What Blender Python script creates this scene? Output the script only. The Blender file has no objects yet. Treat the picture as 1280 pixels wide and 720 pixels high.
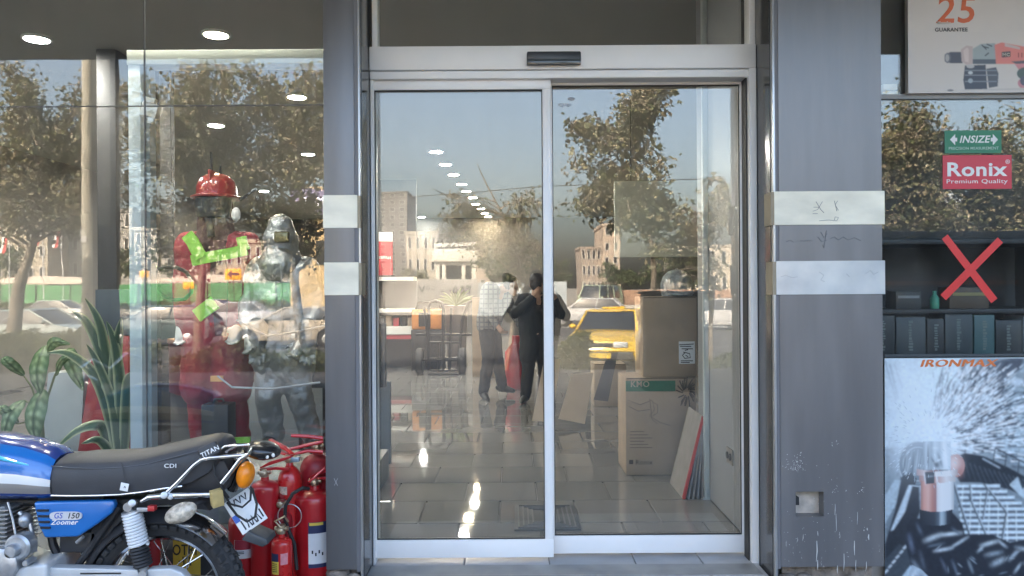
import bpy, math, random
import numpy as np
from mathutils import Vector, Matrix, Euler
rnd = random.Random(7); nrg = np.random.default_rng(7)
S = bpy.context.scene; COL = S.collection; PI = math.pi
R = math.radians
# ------------------------------------------------------------------ camera, sky, sun, exposure
F = 967.0; ROLL = R(0.37); EYE = 1.5
cd = bpy.data.cameras.new('camera'); cam = bpy.data.objects.new('camera', cd); COL.objects.link(cam)
cam.location = (0, 0, EYE); cam.rotation_mode = 'QUATERNION'
cam.rotation_quaternion = Euler((PI/2, 0, 0)).to_quaternion() @ Euler((0, 0, -ROLL)).to_quaternion()
cd.sensor_width = 36; cd.lens = 36*F/1280; cd.clip_start = 0.02; cd.clip_end = 2000
S.camera = cam
SUN = Vector((-0.50, 0.72, 0.80)).normalized()
sl = bpy.data.lights.new('sun', 'SUN'); sl.energy = 2.0; sl.angle = R(0.5); sl.color = (1, .955, .89)
so = bpy.data.objects.new('sun', sl); COL.objects.link(so); so.rotation_mode = 'QUATERNION'
so.rotation_quaternion = SUN.to_track_quat('Z', 'Y'); so.location = (-20, 20, 40)
W = bpy.data.worlds.new('World'); S.world = W; W.use_nodes = True
nt = W.node_tree; sky = nt.nodes.new('ShaderNodeTexSky'); sky.sky_type = 'NISHITA'; sky.sun_disc = False
sky.sun_elevation = math.asin(SUN.z); sky.sun_rotation = math.atan2(SUN.x, SUN.y)
sky.dust_density = 7.0; sky.air_density = 1.0; sky.ozone_density = 1.0
nt.links.new(sky.outputs[0], nt.nodes['Background'].inputs[0]); nt.nodes['Background'].inputs[1].default_value = 0.12
S.view_settings.view_transform = 'Standard'; S.view_settings.look = 'None'; S.view_settings.gamma = 1
S.view_settings.exposure = 3.88
S.render.engine = 'CYCLES'; cy = S.cycles; cy.use_denoising = True; cy.max_bounces = 9; cy.diffuse_bounces = 4
cy.glossy_bounces = 5; cy.transparent_max_bounces = 24; cy.transmission_bounces = 4
cy.caustics_reflective = False; cy.caustics_refractive = False; cy.sample_clamp_indirect = 6
cy.use_adaptive_sampling = False

# ------------------------------------------------------------------ measuring helpers
GY = 3.9                                   # mean plane of the shop glass
def P(px, py, Y):                          # a point of the photograph at depth Y
    dx, u = px-640, 360-py
    c, s = math.cos(ROLL), math.sin(ROLL)
    return Vector(((dx*c+u*s)/F*Y, Y, EYE+(-dx*s+u*c)/F*Y))
def X(px, Y): return (px-640)/F*Y
def Z(py, Y): return EYE+(360-py)/F*Y
def back(zv): return 2*GY-zv               # street depth of something mirrored at distance zv

# ------------------------------------------------------------------ materials
MATS = {}
def mat(name, col, rough=.6, metal=0., var=0., vscale=6., bump=0., bscale=40., spec=.5, emit=0., attr=None, stretch=None, coat=0., vcol=None):
    if name in MATS: return MATS[name]
    m = bpy.data.materials.new(name); m.use_nodes = True; n = m.node_tree.nodes; l = m.node_tree.links
    b = n['Principled BSDF']; b.inputs['Base Color'].default_value = (*col, 1); b.inputs['Roughness'].default_value = rough
    b.inputs['Metallic'].default_value = metal; b.inputs['Specular IOR Level'].default_value = spec
    if coat: b.inputs['Coat Weight'].default_value = coat; b.inputs['Coat Roughness'].default_value = .06
    if emit: b.inputs['Emission Color'].default_value = (*col, 1); b.inputs['Emission Strength'].default_value = emit
    tc = n.new('ShaderNodeTexCoord'); src = tc.outputs['Object']
    if stretch:
        mp = n.new('ShaderNodeMapping'); mp.inputs['Scale'].default_value = stretch; l.new(src, mp.inputs[0]); src = mp.outputs[0]
    if attr:
        a = n.new('ShaderNodeAttribute'); a.attribute_name = attr; l.new(a.outputs['Color'], b.inputs['Base Color'])
    if var:
        t = n.new('ShaderNodeTexNoise'); t.inputs['Scale'].default_value = vscale; t.inputs['Detail'].default_value = 6
        l.new(src, t.inputs['Vector'])
        rp = n.new('ShaderNodeValToRGB'); c2 = vcol or tuple(min(1, c*(1+var)) for c in col); c1 = tuple(c*(1-var) for c in col)
        rp.color_ramp.elements[0].color = (*c1, 1); rp.color_ramp.elements[1].color = (*c2, 1)
        rp.color_ramp.elements[0].position = .3; rp.color_ramp.elements[1].position = .7
        l.new(t.outputs['Fac'], rp.inputs[0])
        if attr:
            mx = n.new('ShaderNodeMix'); mx.data_type = 'RGBA'; mx.blend_type = 'MULTIPLY'; mx.inputs[0].default_value = 1
            l.new(a.outputs['Color'], mx.inputs[6]); rp.color_ramp.elements[0].color = (1-var,)*3+(1,); rp.color_ramp.elements[1].color = (1, 1, 1, 1)
            l.new(rp.outputs[0], mx.inputs[7]); l.new(mx.outputs[2], b.inputs['Base Color'])
        else: l.new(rp.outputs[0], b.inputs['Base Color'])
        mr = n.new('ShaderNodeMapRange'); mr.inputs[3].default_value = max(.02, rough*.8); mr.inputs[4].default_value = min(1, rough*1.25)
        l.new(t.outputs['Fac'], mr.inputs[0]); l.new(mr.outputs[0], b.inputs['Roughness'])
    if bump:
        t2 = n.new('ShaderNodeTexNoise'); t2.inputs['Scale'].default_value = bscale; t2.inputs['Detail'].default_value = 5
        l.new(src, t2.inputs['Vector']); bp = n.new('ShaderNodeBump'); bp.inputs['Strength'].default_value = bump; bp.inputs['Distance'].default_value = .01
        l.new(t2.outputs['Fac'], bp.inputs['Height']); l.new(bp.outputs[0], b.inputs['Normal'])
    MATS[name] = m; return m
def glass_mat(name, refl, tint):
    m = bpy.data.materials.new(name); m.use_nodes = True; n = m.node_tree.nodes; l = m.node_tree.links
    n.remove(n['Principled BSDF']); out = n['Material Output']
    t = n.new('ShaderNodeBsdfTransparent'); t.inputs[0].default_value = (*tint, 1)
    g = n.new('ShaderNodeBsdfGlossy'); g.inputs['Roughness'].default_value = 0; g.inputs[0].default_value = (1, .95, .87, 1)
    lw = n.new('ShaderNodeLayerWeight'); lw.inputs['Blend'].default_value = .5
    pw = n.new('ShaderNodeMath'); pw.operation = 'POWER'; pw.inputs[1].default_value = 5; l.new(lw.outputs['Facing'], pw.inputs[0])
    ad = n.new('ShaderNodeMath'); ad.operation = 'MULTIPLY_ADD'; ad.inputs[1].default_value = 1-refl; ad.inputs[2].default_value = refl; l.new(pw.outputs[0], ad.inputs[0])
    tc = n.new('ShaderNodeTexCoord'); nz = n.new('ShaderNodeTexNoise'); nz.inputs['Scale'].default_value = 1.6; nz.inputs['Detail'].default_value = 2
    l.new(tc.outputs['Object'], nz.inputs['Vector']); bp = n.new('ShaderNodeBump'); bp.inputs['Strength'].default_value = .012; bp.inputs['Distance'].default_value = .05
    l.new(nz.outputs['Fac'], bp.inputs['Height']); l.new(bp.outputs[0], g.inputs['Normal'])
    mx = n.new('ShaderNodeMixShader'); l.new(ad.outputs[0], mx.inputs[0]); l.new(t.outputs[0], mx.inputs[1]); l.new(g.outputs[0], mx.inputs[2])
    df = n.new('ShaderNodeBsdfDiffuse'); df.inputs[0].default_value = (.62,.60,.56,1)
    mp = n.new('ShaderNodeMapping'); mp.inputs['Scale'].default_value = (3.0,3.0,1.1); l.new(tc.outputs['Object'], mp.inputs[0])
    dn = n.new('ShaderNodeTexNoise'); dn.inputs['Scale'].default_value = 1.3; dn.inputs['Detail'].default_value = 9; dn.inputs['Roughness'].default_value = .68; l.new(mp.outputs[0], dn.inputs['Vector'])
    dr_ = n.new('ShaderNodeMapRange'); dr_.inputs[1].default_value = .4; dr_.inputs[2].default_value = .75; dr_.inputs[3].default_value = .006; dr_.inputs[4].default_value = .045; l.new(dn.outputs['Fac'], dr_.inputs[0])
    m3 = n.new('ShaderNodeMixShader'); l.new(dr_.outputs[0], m3.inputs[0]); l.new(mx.outputs[0], m3.inputs[1]); l.new(df.outputs[0], m3.inputs[2])
    l.new(m3.outputs[0], out.inputs[0]); MATS[name] = m; return m
GLASS = glass_mat('shop_glass', .061, (.955, .975, .97))

# ------------------------------------------------------------------ mesh helpers
class MB:
    def __init__(s): s.v = []; s.f = []; s.m = []; s.c = []; s.cur = 0; s.col = None; s.ringed = False
    def hollow(s): s.ringed = True; return s
    def add(s, vs, fs):
        o = len(s.v); s.v += [tuple(v) for v in vs]
        if s.col is not None: s.c += [s.col]*len(vs)
        for f in fs: s.f.append(tuple(i+o for i in f)); s.m.append(s.cur)
        return s
    def box(s, a, b, M=None):
        x0, y0, z0 = a; x1, y1, z1 = b
        v = [Vector(p) for p in ((x0,y0,z0),(x1,y0,z0),(x1,y1,z0),(x0,y1,z0),(x0,y0,z1),(x1,y0,z1),(x1,y1,z1),(x0,y1,z1))]
        if M: v = [M @ p for p in v]
        return s.add(v, ((0,3,2,1),(4,5,6,7),(0,1,5,4),(1,2,6,5),(2,3,7,6),(3,0,4,7)))
    def cbox(s, c, d, M=None):
        return s.box([c[i]-d[i]/2 for i in range(3)], [c[i]+d[i]/2 for i in range(3)], M)
    def loops(s, rings, cap=True, close=False):
        n = len(rings[0]); vs = [p for r in rings for p in r]; fs = []
        k = len(rings); rng = range(k if close else k-1)
        for i in rng:
            j = (i+1) % k
            for a in range(n):
                b = (a+1) % n; fs.append((i*n+a, i*n+b, j*n+b, j*n+a))
        if cap and not close: fs.append(tuple(range(n-1, -1, -1))); fs.append(tuple((k-1)*n+a for a in range(n)))
        return s.add(vs, fs)
    def tube(s, pts, r, n=10, cap=True, close=False, round_ends=False):
        pts = [Vector(p) for p in pts]; k = len(pts)
        rs = list(r) if hasattr(r, '__len__') else [r]*k
        if round_ends:
            d0 = (pts[0]-pts[1]).normalized(); d1 = (pts[-1]-pts[-2]).normalized()
            a = [(pts[0]+d0*rs[0]*math.sin(t), rs[0]*math.cos(t)+1e-4) for t in (1.45, 1.0, .5)]
            b = [(pts[-1]+d1*rs[-1]*math.sin(t), rs[-1]*math.cos(t)+1e-4) for t in (.5, 1.0, 1.45)]
            pts = [p for p, _ in a]+pts+[p for p, _ in b]; rs = [q for _, q in a]+rs+[q for _, q in b]; k = len(pts)
        rings = []; nrm = None
        for i in range(k):
            t = (pts[(i+1) % k]-pts[i-1]) if close else (pts[min(i+1, k-1)]-pts[max(i-1, 0)])
            if t.length < 1e-9: t = Vector((0, 0, 1))
            t.normalize()
            if nrm is None:
                up = Vector((0, 0, 1)) if abs(t.z) < .9 else Vector((1, 0, 0)); nrm = t.cross(up).normalized()
            else:
                nrm = nrm-t*nrm.dot(t)
                nrm = nrm.normalized() if nrm.length > 1e-6 else t.orthogonal().normalized()
            bi = t.cross(nrm)
            rings.append([pts[i]+(nrm*math.cos(q)+bi*math.sin(q))*rs[i] for q in [2*PI*a/n for a in range(n)]])
        return s.loops(rings, cap, close)
    def cyl(s, p0, p1, r0, r1=None, n=16): return s.tube([p0, p1], [r0, r0 if r1 is None else r1], n)
    def lathe(s, prof, c=(0, 0, 0), n=24, M=None):         # prof: (radius, height); an open profile that stays off the axis closes on itself
        ring = min(prof[0][0], prof[-1][0]) > .001 and s.ringed

        rings = [[Vector((max(r, 1e-4)*math.cos(q), max(r, 1e-4)*math.sin(q), z)) for q in [2*PI*a/n for a in range(n)]] for r, z in prof]
        T = Matrix.Translation(c) @ (M or Matrix()); return s.loops([[T @ p for p in r] for r in rings], not ring, ring)
    def ell(s, c, r, n=16, k=10, M=None):
        prof = [(math.sin(PI*i/k), -math.cos(PI*i/k)) for i in range(k+1)]
        D = Matrix.Diagonal((*r, 1)); return s.lathe(prof, c, n, (M or Matrix()) @ D)
    def prism(s, poly, y0, y1, M=None):                     # poly in x,z; extruded along y
        n = len(poly); v = [Vector((x, y0, z)) for x, z in poly]+[Vector((x, y1, z)) for x, z in poly]
        if M: v = [M @ p for p in v]
        fs = [tuple(range(n)), tuple(range(2*n-1, n-1, -1))]+[(i, i+n, (i+1) % n+n, (i+1) % n) for i in range(n)]
        return s.add(v, fs)
    def loft(s, secs, n=18):                                # secs: (centre, rx, ry) horizontal ellipses
        return s.loops([[Vector((c[0]+rx*math.cos(q), c[1]+ry*math.sin(q), c[2])) for q in [2*PI*a/n for a in range(n)]] for c, rx, ry in secs])
    def torus(s, c, Rr, r, n=32, k=8, M=None, a0=0, a1=2*PI):
        full = abs(a1-a0-2*PI) < 1e-6; m = n if full else n+1
        T = Matrix.Translation(c) @ (M or Matrix())
        return s.tube([T @ Vector((Rr*math.cos(a0+(a1-a0)*i/n), 0, Rr*math.sin(a0+(a1-a0)*i/n))) for i in range(m)], r, k, True, full)
def build(mb, name, m, parent=None, smooth=38, bevel=0, segs=2, attr=False):
    me = bpy.data.meshes.new(name); me.from_pydata(mb.v, [], mb.f)
    for q in (m if isinstance(m, (list, tuple)) else [m]): me.materials.append(q)
    if any(mb.m): me.polygons.foreach_set('material_index', mb.m)
    if mb.c and len(mb.c) == len(mb.v):
        ca = me.color_attributes.new('Col', 'FLOAT_COLOR', 'POINT'); ca.data.foreach_set('color', [q for c in mb.c for q in (*c[:3], 1)])
    me.update()
    import bmesh
    bm = bmesh.new(); bm.from_mesh(me)
    if not mb.c or attr: pass
    bmesh.ops.recalc_face_normals(bm, faces=bm.faces); 
    if bevel:
        es = [e for e in bm.edges if len(e.link_faces) == 2 and e.calc_face_angle(0) > .5]
        try: bmesh.ops.bevel(bm, geom=es, offset=bevel, segments=segs, affect='EDGES', profile=.5, clamp_overlap=True)
        except Exception: pass
    bm.to_mesh(me); bm.free()
    if smooth:
        me.polygons.foreach_set('use_smooth', [True]*len(me.polygons)); me.set_sharp_from_angle(angle=R(smooth))
    o = bpy.data.objects.new(name, me); COL.objects.link(o)
    if parent: put(o, parent)
    return o
def pieces(mb, name, m, parent, **k):       # every separate piece of the mesh as a part of its own
    up = list(range(len(mb.v)))
    def find(a):
        while up[a] != a: up[a] = up[up[a]]; a = up[a]
        return a
    for f in mb.f:
        for q in f[1:]: up[find(q)] = find(f[0])
    groups = {}
    for f in mb.f: groups.setdefault(find(f[0]), []).append(f)
    for fs in groups.values():
        ids = sorted({i for f in fs for i in f}); ix = {a: b for b, a in enumerate(ids)}
        p = MB(); p.add([mb.v[i] for i in ids], [tuple(ix[i] for i in f) for f in fs]); build(p, name, m, parent, **k)
def put(o, parent):
    o.parent = parent
    if parent.parent is None: o.matrix_parent_inverse = Matrix.Translation(-parent.location)
    return o
def remesh(mb, name, m, parent=None, voxel=.01, smooth=4, wrinkle=0, wsize=.1):
    o = build(mb, name, m, None, smooth=0)
    r = o.modifiers.new('r', 'REMESH'); r.mode = 'VOXEL'; r.voxel_size = voxel
    s = o.modifiers.new('s', 'SMOOTH'); s.iterations = smooth; s.factor = .5
    if wrinkle:
        t = bpy.data.textures.new('folds', 'CLOUDS'); t.noise_scale = wsize; t.noise_depth = 2
        d = o.modifiers.new('d', 'DISPLACE'); d.texture = t; d.strength = wrinkle; d.texture_coords = 'GLOBAL'
    dg = bpy.context.evaluated_depsgraph_get(); me = bpy.data.meshes.new_from_object(o.evaluated_get(dg))
    o.modifiers.clear(); old = o.data; o.data = me; bpy.data.meshes.remove(old)
    if not me.materials: me.materials.append(m)
    me.polygons.foreach_set('use_smooth', [True]*len(me.polygons))
    if parent: put(o, parent)
    return o
def tag(o, label=None, cat=None, group=None, kind=None):
    if label: o['label'] = label
    if cat: o['category'] = cat
    if group: o['group'] = group
    if kind: o['kind'] = kind
    return o
def thing(name, label, cat, loc, group=None):
    o = bpy.data.objects.new(name, None); COL.objects.link(o); o.location = loc; o.empty_display_size = .1
    return tag(o, label, cat, group, 'thing')
def copy_tree(o, parent=None):
    c = o.copy(); COL.objects.link(c)
    if parent: c.parent = parent
    for ch in list(o.children): copy_tree(ch, c)
    return c
FONTS = {}
def text_shape(body, size=1, bold=.0, shear=0, sx=1.0, gap=1.06):
    cu = bpy.data.curves.new('t', 'FONT'); cu.body = body; cu.size = size; cu.offset = bold*size*.55; cu.shear = shear; cu.space_character = gap
    cu.align_x = 'CENTER'; cu.align_y = 'CENTER'; cu.extrude = 0; cu.resolution_u = 3
    ob = bpy.data.objects.new('t', cu); COL.objects.link(ob)
    dg = bpy.context.evaluated_depsgraph_get(); dg.update(); me = bpy.data.meshes.new_from_object(ob.evaluated_get(dg))
    vs = [(v.co.x*sx, v.co.y) for v in me.vertices]; fs = [tuple(p.vertices) for p in me.polygons]
    bpy.data.objects.remove(ob); bpy.data.curves.remove(cu); bpy.data.meshes.remove(me)
    return vs, fs
def letters(name, body, M, size, m, parent, bold=.0, shear=0, sx=1.0, depth=.0015, width=None):
    """raised lettering; M maps text x,y (and z outwards) into the world"""
    vs, fs = text_shape(body, size, bold, shear, sx)
    if width:
        w = max(v[0] for v in vs)-min(v[0] for v in vs); k = width/w; vs = [(a*k, b) for a, b in vs]
    mb = MB(); n = len(vs)
    mb.add([M @ Vector((a, b, depth)) for a, b in vs], fs)
    edges = {}
    for f in fs:
        for i in range(len(f)):
            e = (f[i], f[(i+1) % len(f)]); edges[e] = 1
    side = [e for e in edges if (e[1], e[0]) not in edges]
    for a, b in side:
        mb.add([M @ Vector((*vs[a], depth)), M @ Vector((*vs[b], depth)), M @ Vector((*vs[b], 0)), M @ Vector((*vs[a], 0))], [(0, 3, 2, 1)])
    return build(mb, name, m, parent, smooth=0)
def front(px, py, Y):                       # a frame facing the street at a photo point: x right, y up, z towards the viewer
    p = P(px, py, Y)
    return Matrix.Translation(p) @ Matrix(((1,0,0,0),(0,0,-1,0),(0,1,0,0),(0,0,0,1)))
def grad(name, stops, rough=.4): pass

# ================================================================== THE SETTING
asphalt = mat('asphalt', (.042,.04,.039), .85, var=.25, vscale=3, bump=.3, bscale=120)
paver = mat('pavers', (.12,.115,.108), .8, var=.2, vscale=5, bump=.2, bscale=60)
soil = mat('verge_soil', (.045,.04,.028), .95, var=.4, vscale=6, bump=.4, bscale=30)
kerbm = mat('kerb_concrete', (.42,.4,.37), .8, var=.15)
def sheet(name, x0, x1, y0, y1, z, m, dz=.2):
    return tag(build(MB().box((x0,y0,z-dz),(x1,y1,z)), name, m), kind='structure')
sheet('ground', -600, 600, -900, 300, -.75, mat('far_ground', (.18,.16,.13), .95, var=.2, vscale=.05))
sheet('sidewalk', -40, 60, -6.3, 4.0, 0, paver, .7)
vb = MB().add([(-40,-8.5,-.36),(60,-8.5,-.36),(60,-6.3,-.02),(-40,-6.3,-.02),(-40,-8.5,-.74),(60,-8.5,-.74),(60,-6.3,-.74),(-40,-6.3,-.74)],
              [(0,1,2,3),(4,7,6,5),(0,4,5,1),(2,6,7,3),(1,5,6,2),(0,3,7,4)])
tag(build(vb, 'verge', soil), kind='structure')
sheet('kerb', -40, 60, -8.75, -8.5, -.34, kerbm, .3)
sheet('road', -120, 140, -50, -8.75, -.5, asphalt, .24)
sheet('far_kerb', -120, 140, -50.4, -50, -.34, kerbm, .3)
lm = mat('lane_paint', (.75,.74,.7), .7, var=.1)
mb = MB()
for i in range(-8, 10):
    for yy in (-19.5, -31): mb.box((i*9.0, yy-.07, -.5), (i*9.0+3.5, yy+.07, -.496))
tag(build(mb, 'lane_markings', lm), kind='structure')

# ------------------------------------------------------------------ the shop building
plaster = mat('soffit_plaster', (.48,.485,.475), .85, var=.12, vscale=1.5, bump=.08, bscale=8)
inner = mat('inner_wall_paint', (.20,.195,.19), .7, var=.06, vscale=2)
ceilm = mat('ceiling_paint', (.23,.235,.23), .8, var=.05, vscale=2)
stonem = mat('facade_stone', (.36,.32,.27), .7, var=.15, vscale=3)
SB = thing('shop_building', 'shop building with deep grey plaster canopy over the glazed shopfront', 'building', (0, 6, 0))
build(MB().box((-22,.8,3.58),(24,3.95,3.78)), 'soffit', plaster, SB)
build(MB().box((-22,.8,3.781),(24,1.3,8.6)).box((-22,1.3,8.3),(24,24,8.6)), 'upper_facade', stonem, SB)
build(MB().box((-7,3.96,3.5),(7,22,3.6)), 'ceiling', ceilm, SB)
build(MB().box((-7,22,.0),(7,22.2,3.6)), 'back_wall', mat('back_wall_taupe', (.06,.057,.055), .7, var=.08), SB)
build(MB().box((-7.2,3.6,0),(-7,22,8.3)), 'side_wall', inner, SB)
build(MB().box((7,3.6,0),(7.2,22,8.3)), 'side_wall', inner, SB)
build(MB().box((1.26,3.96,.14),(1.36,5.25,3.5)), 'partition_wall', mat('partition_white', (.26,.27,.285), .5, var=.04), SB)
dark = mat('dark_partition', (.10,.095,.095), .6, var=.1)
build(MB().box((1.36,4.75,.14),(6.95,4.85,3.5)), 'partition_wall', mat('display_black', (.02,.022,.026), .5, var=.2), SB)
pieces(MB().box((-22,3.6,0),(-7.2,3.95,8.3)).box((7.2,3.6,0),(24,3.95,8.3)), 'side_facade', stonem, SB)
build(MB().box((-7,3.9,0),(-.87,4.05,.12)).box((1.715,3.9,0),(7,4.05,.12)), 'plinth', stonem, SB)
# floor of the shop with loose-laid ceramic tiles
tile_m = [mat('floor_tile_%d' % i, c, .035, var=.08, vscale=3, spec=.5) for i, c in enumerate(((.19,.185,.178),(.21,.205,.198),(.172,.168,.16)))]
FL = tag(build(MB().box((-7,3.96,-.05),(7,22,.128)), 'floor', mat('tile_grout', (.09,.088,.085), .6)), kind='structure')
TS = .46
for r in range(11):
    y0 = 4.02+r*TS*1.02+.0
    for c in range(-5, 3):
        x0 = c*TS*1.02+(.23 if r % 2 else .0)+.16
        x1 = min(x0+TS, 1.255)
        if x1-x0 < .06: continue
        zt = .139+rnd.uniform(-.0006,.0006)
        build(MB().box((x0,y0,.128),(x1,y0+TS,zt)), 'tile', rnd.choice(tile_m), FL, smooth=0, bevel=.002, segs=1)
tm2 = tile_m[0]
far = MB()
for r in range(11, 39):
    y0 = 4.02+r*TS*1.02
    for c in range(-15, 14):
        x0 = c*TS*1.02+(.23 if r % 2 else 0)+.16
        if y0+TS < 21.95 and x0 > -6.95 and x0+TS < 6.95: far.cur = rnd.randrange(3); far.box((x0,y0,.128),(x0+TS,y0+TS,.139))
for r in range(11):
    y0 = 4.02+r*TS*1.02
    for c in list(range(-15, -5)):
        x0 = c*TS*1.02+(.23 if r % 2 else 0)+.16
        if x0 > -6.95: far.cur = rnd.randrange(3); far.box((x0,y0,.128),(x0+TS,y0+TS,.139))
tag(build(far, 'tile_field', tile_m, FL, smooth=0), kind='stuff')
# entrance landing of stone slabs
slab = [mat('landing_slab_%d' % i, c, .45, var=.12, vscale=7, bump=.04) for i, c in enumerate(((.40,.40,.40),(.44,.44,.435),(.37,.37,.37)))]
LD = tag(build(MB().box((-.69,3.2,.001),(1.205,4.0,.128)), 'landing', mat('landing_base', (.2,.2,.2), .8)), kind='structure')
xs = [-.685, -.245, .175, .60, .93, 1.2]
for k, (ya, yb) in enumerate(((3.62,3.955),(3.2,3.615))):
    for i in range(5):
        o = 0 if k == 0 else .1
        a = xs[i]+(o if i else 0); b = xs[i+1]+(o if i < 4 else 0)
        build(MB().box((a+.002,ya,.128),(b-.002,yb,.142+rnd.uniform(-.0008,.0008))), 'slab', slab[(i+k) % 3] if i != 3 else slab[2], LD, smooth=0, bevel=.003, segs=1)

# ------------------------------------------------------------------ pillars
def pillar_mat():
    m = mat('pillar_cladding', (.185,.19,.205), .42, spec=.7, metal=.3)
    n = m.node_tree.nodes; l = m.node_tree.links; b = n['Principled BSDF']
    tc = [q for q in n if q.bl_idname == 'ShaderNodeTexCoord'][0]
    geo = n.new('ShaderNodeNewGeometry'); sx = n.new('ShaderNodeSeparateXYZ'); l.new(geo.outputs['Position'], sx.inputs[0])
    # dried splashes: small pale specks and runs low on the cladding, on the right pillar
    mp = n.new('ShaderNodeMapping'); mp.inputs['Scale'].default_value = (60, 60, 18); l.new(geo.outputs['Position'], mp.inputs[0])
    nz = n.new('ShaderNodeTexNoise'); nz.inputs['Scale'].default_value = 1; nz.inputs['Detail'].default_value = 6; nz.inputs['Roughness'].default_value = .7
    l.new(mp.outputs[0], nz.inputs['Vector'])
    big = n.new('ShaderNodeTexNoise'); big.inputs['Scale'].default_value = 7; big.inputs['Detail'].default_value = 3; l.new(geo.outputs['Position'], big.inputs['Vector'])
    h = n.new('ShaderNodeMapRange'); h.inputs[1].default_value = .85; h.inputs[2].default_value = .15; h.inputs[3].default_value = 0; h.inputs[4].default_value = 1; l.new(sx.outputs[2], h.inputs[0])
    ml = n.new('ShaderNodeMath'); ml.operation = 'MULTIPLY'; l.new(h.outputs[0], ml.inputs[0]); l.new(big.outputs['Fac'], ml.inputs[1])
    m2 = n.new('ShaderNodeMath'); m2.operation = 'MULTIPLY_ADD'; l.new(ml.outputs[0], m2.inputs[0]); m2.inputs[1].default_value = .3; l.new(nz.outputs['Fac'], m2.inputs[2])
    st = n.new('ShaderNodeMapRange'); st.inputs[1].default_value = .76; st.inputs[2].default_value = .84; l.new(m2.outputs[0], st.inputs[0])
    xr = n.new('ShaderNodeMath'); xr.operation = 'GREATER_THAN'; xr.inputs[1].default_value = 0; l.new(sx.outputs[0], xr.inputs[0])
    fm = n.new('ShaderNodeMath'); fm.operation = 'MULTIPLY'; l.new(st.outputs[0], fm.inputs[0]); l.new(xr.outputs[0], fm.inputs[1])
    v = n.new('ShaderNodeTexNoise'); v.inputs['Scale'].default_value = 1.0; v.inputs['Detail'].default_value = 8; mq = n.new('ShaderNodeMapping'); mq.inputs['Scale'].default_value = (9,9,1.3); l.new(geo.outputs['Position'], mq.inputs[0]); l.new(mq.outputs[0], v.inputs['Vector'])
    rp = n.new('ShaderNodeValToRGB'); rp.color_ramp.elements[0].color = (.146,.144,.146,1); rp.color_ramp.elements[1].color = (.180,.177,.178,1)
    rp.color_ramp.elements[0].position = .35; rp.color_ramp.elements[1].position = .65; l.new(v.outputs['Fac'], rp.inputs[0])
    mx = n.new('ShaderNodeMix'); mx.data_type = 'RGBA'; l.new(fm.outputs[0], mx.inputs[0]); l.new(rp.outputs[0], mx.inputs[6]); mx.inputs[7].default_value = (.6,.6,.58,1)
    l.new(mx.outputs[2], b.inputs['Base Color']); 
    mr = n.new('ShaderNodeMapRange'); mr.inputs[3].default_value = .27; mr.inputs[4].default_value = .42; l.new(v.outputs['Fac'], mr.inputs[0]); l.new(mr.outputs[0], b.inputs['Roughness'])
    return m
PM = pillar_mat(); reveal_m = mat('polished_granite', (.055,.056,.058), .16, var=.35, vscale=90, spec=.6)
alu = mat('white_aluminium', (.80,.79,.77), .38, var=.05, vscale=3, spec=.5)
bead = mat('corner_bead', (.5,.5,.49), .3, metal=.6, var=.1)
foot = mat('rough_mortar', (.24,.20,.165), .95, var=.4, vscale=25, bump=.8, bscale=50)
Yf = 3.58; LX0, LX1 = -.868, -.696; RX0, RX1 = 1.208, 1.714
zb = Z(711, Yf)
PL = thing('pillar', 'narrow grey clad pillar left of the sliding doors', 'pillar', ((LX0+LX1)/2, 3.8, 0))
build(MB().box((LX0,Yf,zb),(LX1-.03,4.05,3.58)), 'cladding', PM, PL, bevel=.003)
build(MB().box((LX1-.03,Yf+.004,zb-.01),(LX1-.012,Yf+.03,3.58)), 'shadow_gap', mat('gap_grey', (.15,.15,.16), .5), PL)
build(MB().box((LX1-.012,Yf+.0,.0),(LX1-.003,Yf+.03,3.58)), 'corner_bead', bead, PL, bevel=.002)
build(MB().box((LX1-.03,Yf+.031,.0),(LX1,4.05,3.58)), 'reveal', reveal_m, PL)
fb = MB()
for i in range(26):
    c = (rnd.uniform(LX0+.02,LX1-.04), rnd.uniform(3.56,3.72), rnd.uniform(.0,zb-.03)); q = rnd.uniform(.02,.05)
    fb.ell(c, (q*1.3,q,q*.8), 8, 6)
fb.box((LX0+.02,3.64,0),(LX1-.04,4.0,zb))
build(fb, 'broken_footing', foot, PL)
PR = thing('pillar', 'wide grey clad pillar right of the sliding doors with splashes and a square hole', 'pillar', ((RX0+RX1)/2, 3.8, 0))
hx0, hx1 = X(993,Yf), X(1028,Yf); hz0, hz1 = Z(650,Yf)+.007, Z(619,Yf)+.007
xa = RX0+.03
cl = MB().box((xa,Yf,hz1),(RX1,4.05,3.58)).box((xa,Yf,zb),(RX1,4.05,hz0))
cl2 = MB()
def clad_ring(mb):
    v = []
    o = [(xa,zb),(RX1,zb),(RX1,3.58),(xa,3.58)]; h = [(hx0,hz0),(hx1,hz0),(hx1,hz1),(hx0,hz1)]
    for x, z in o: v.append((x,Yf,z))
    for x, z in h: v.append((x,Yf,z))
    for x, z in h: v.append((x,Yf+.07,z))
    for x, z in o: v.append((x,4.05,z))
    f = [(0,1,5,4),(1,2,6,5),(2,3,7,6),(3,0,4,7)]+[(4+i,4+(i+1)%4,8+(i+1)%4,8+i) for i in range(4)]+[(i,12+i,12+(i+1)%4,(i+1)%4) for i in range(4)]+[(12,15,14,13)]
    mb.add(v, f)
clad_ring(cl2)
build(cl2, 'cladding', PM, PR, smooth=0)
hb = build(MB().box((hx0+.001,Yf+.055,hz0+.001),(hx1-.001,Yf+.069,hz1-.001)), 'hole_back', mat('raw_block', (.50,.44,.37), .9, var=.25, vscale=20, bump=.4), PR)
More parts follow.
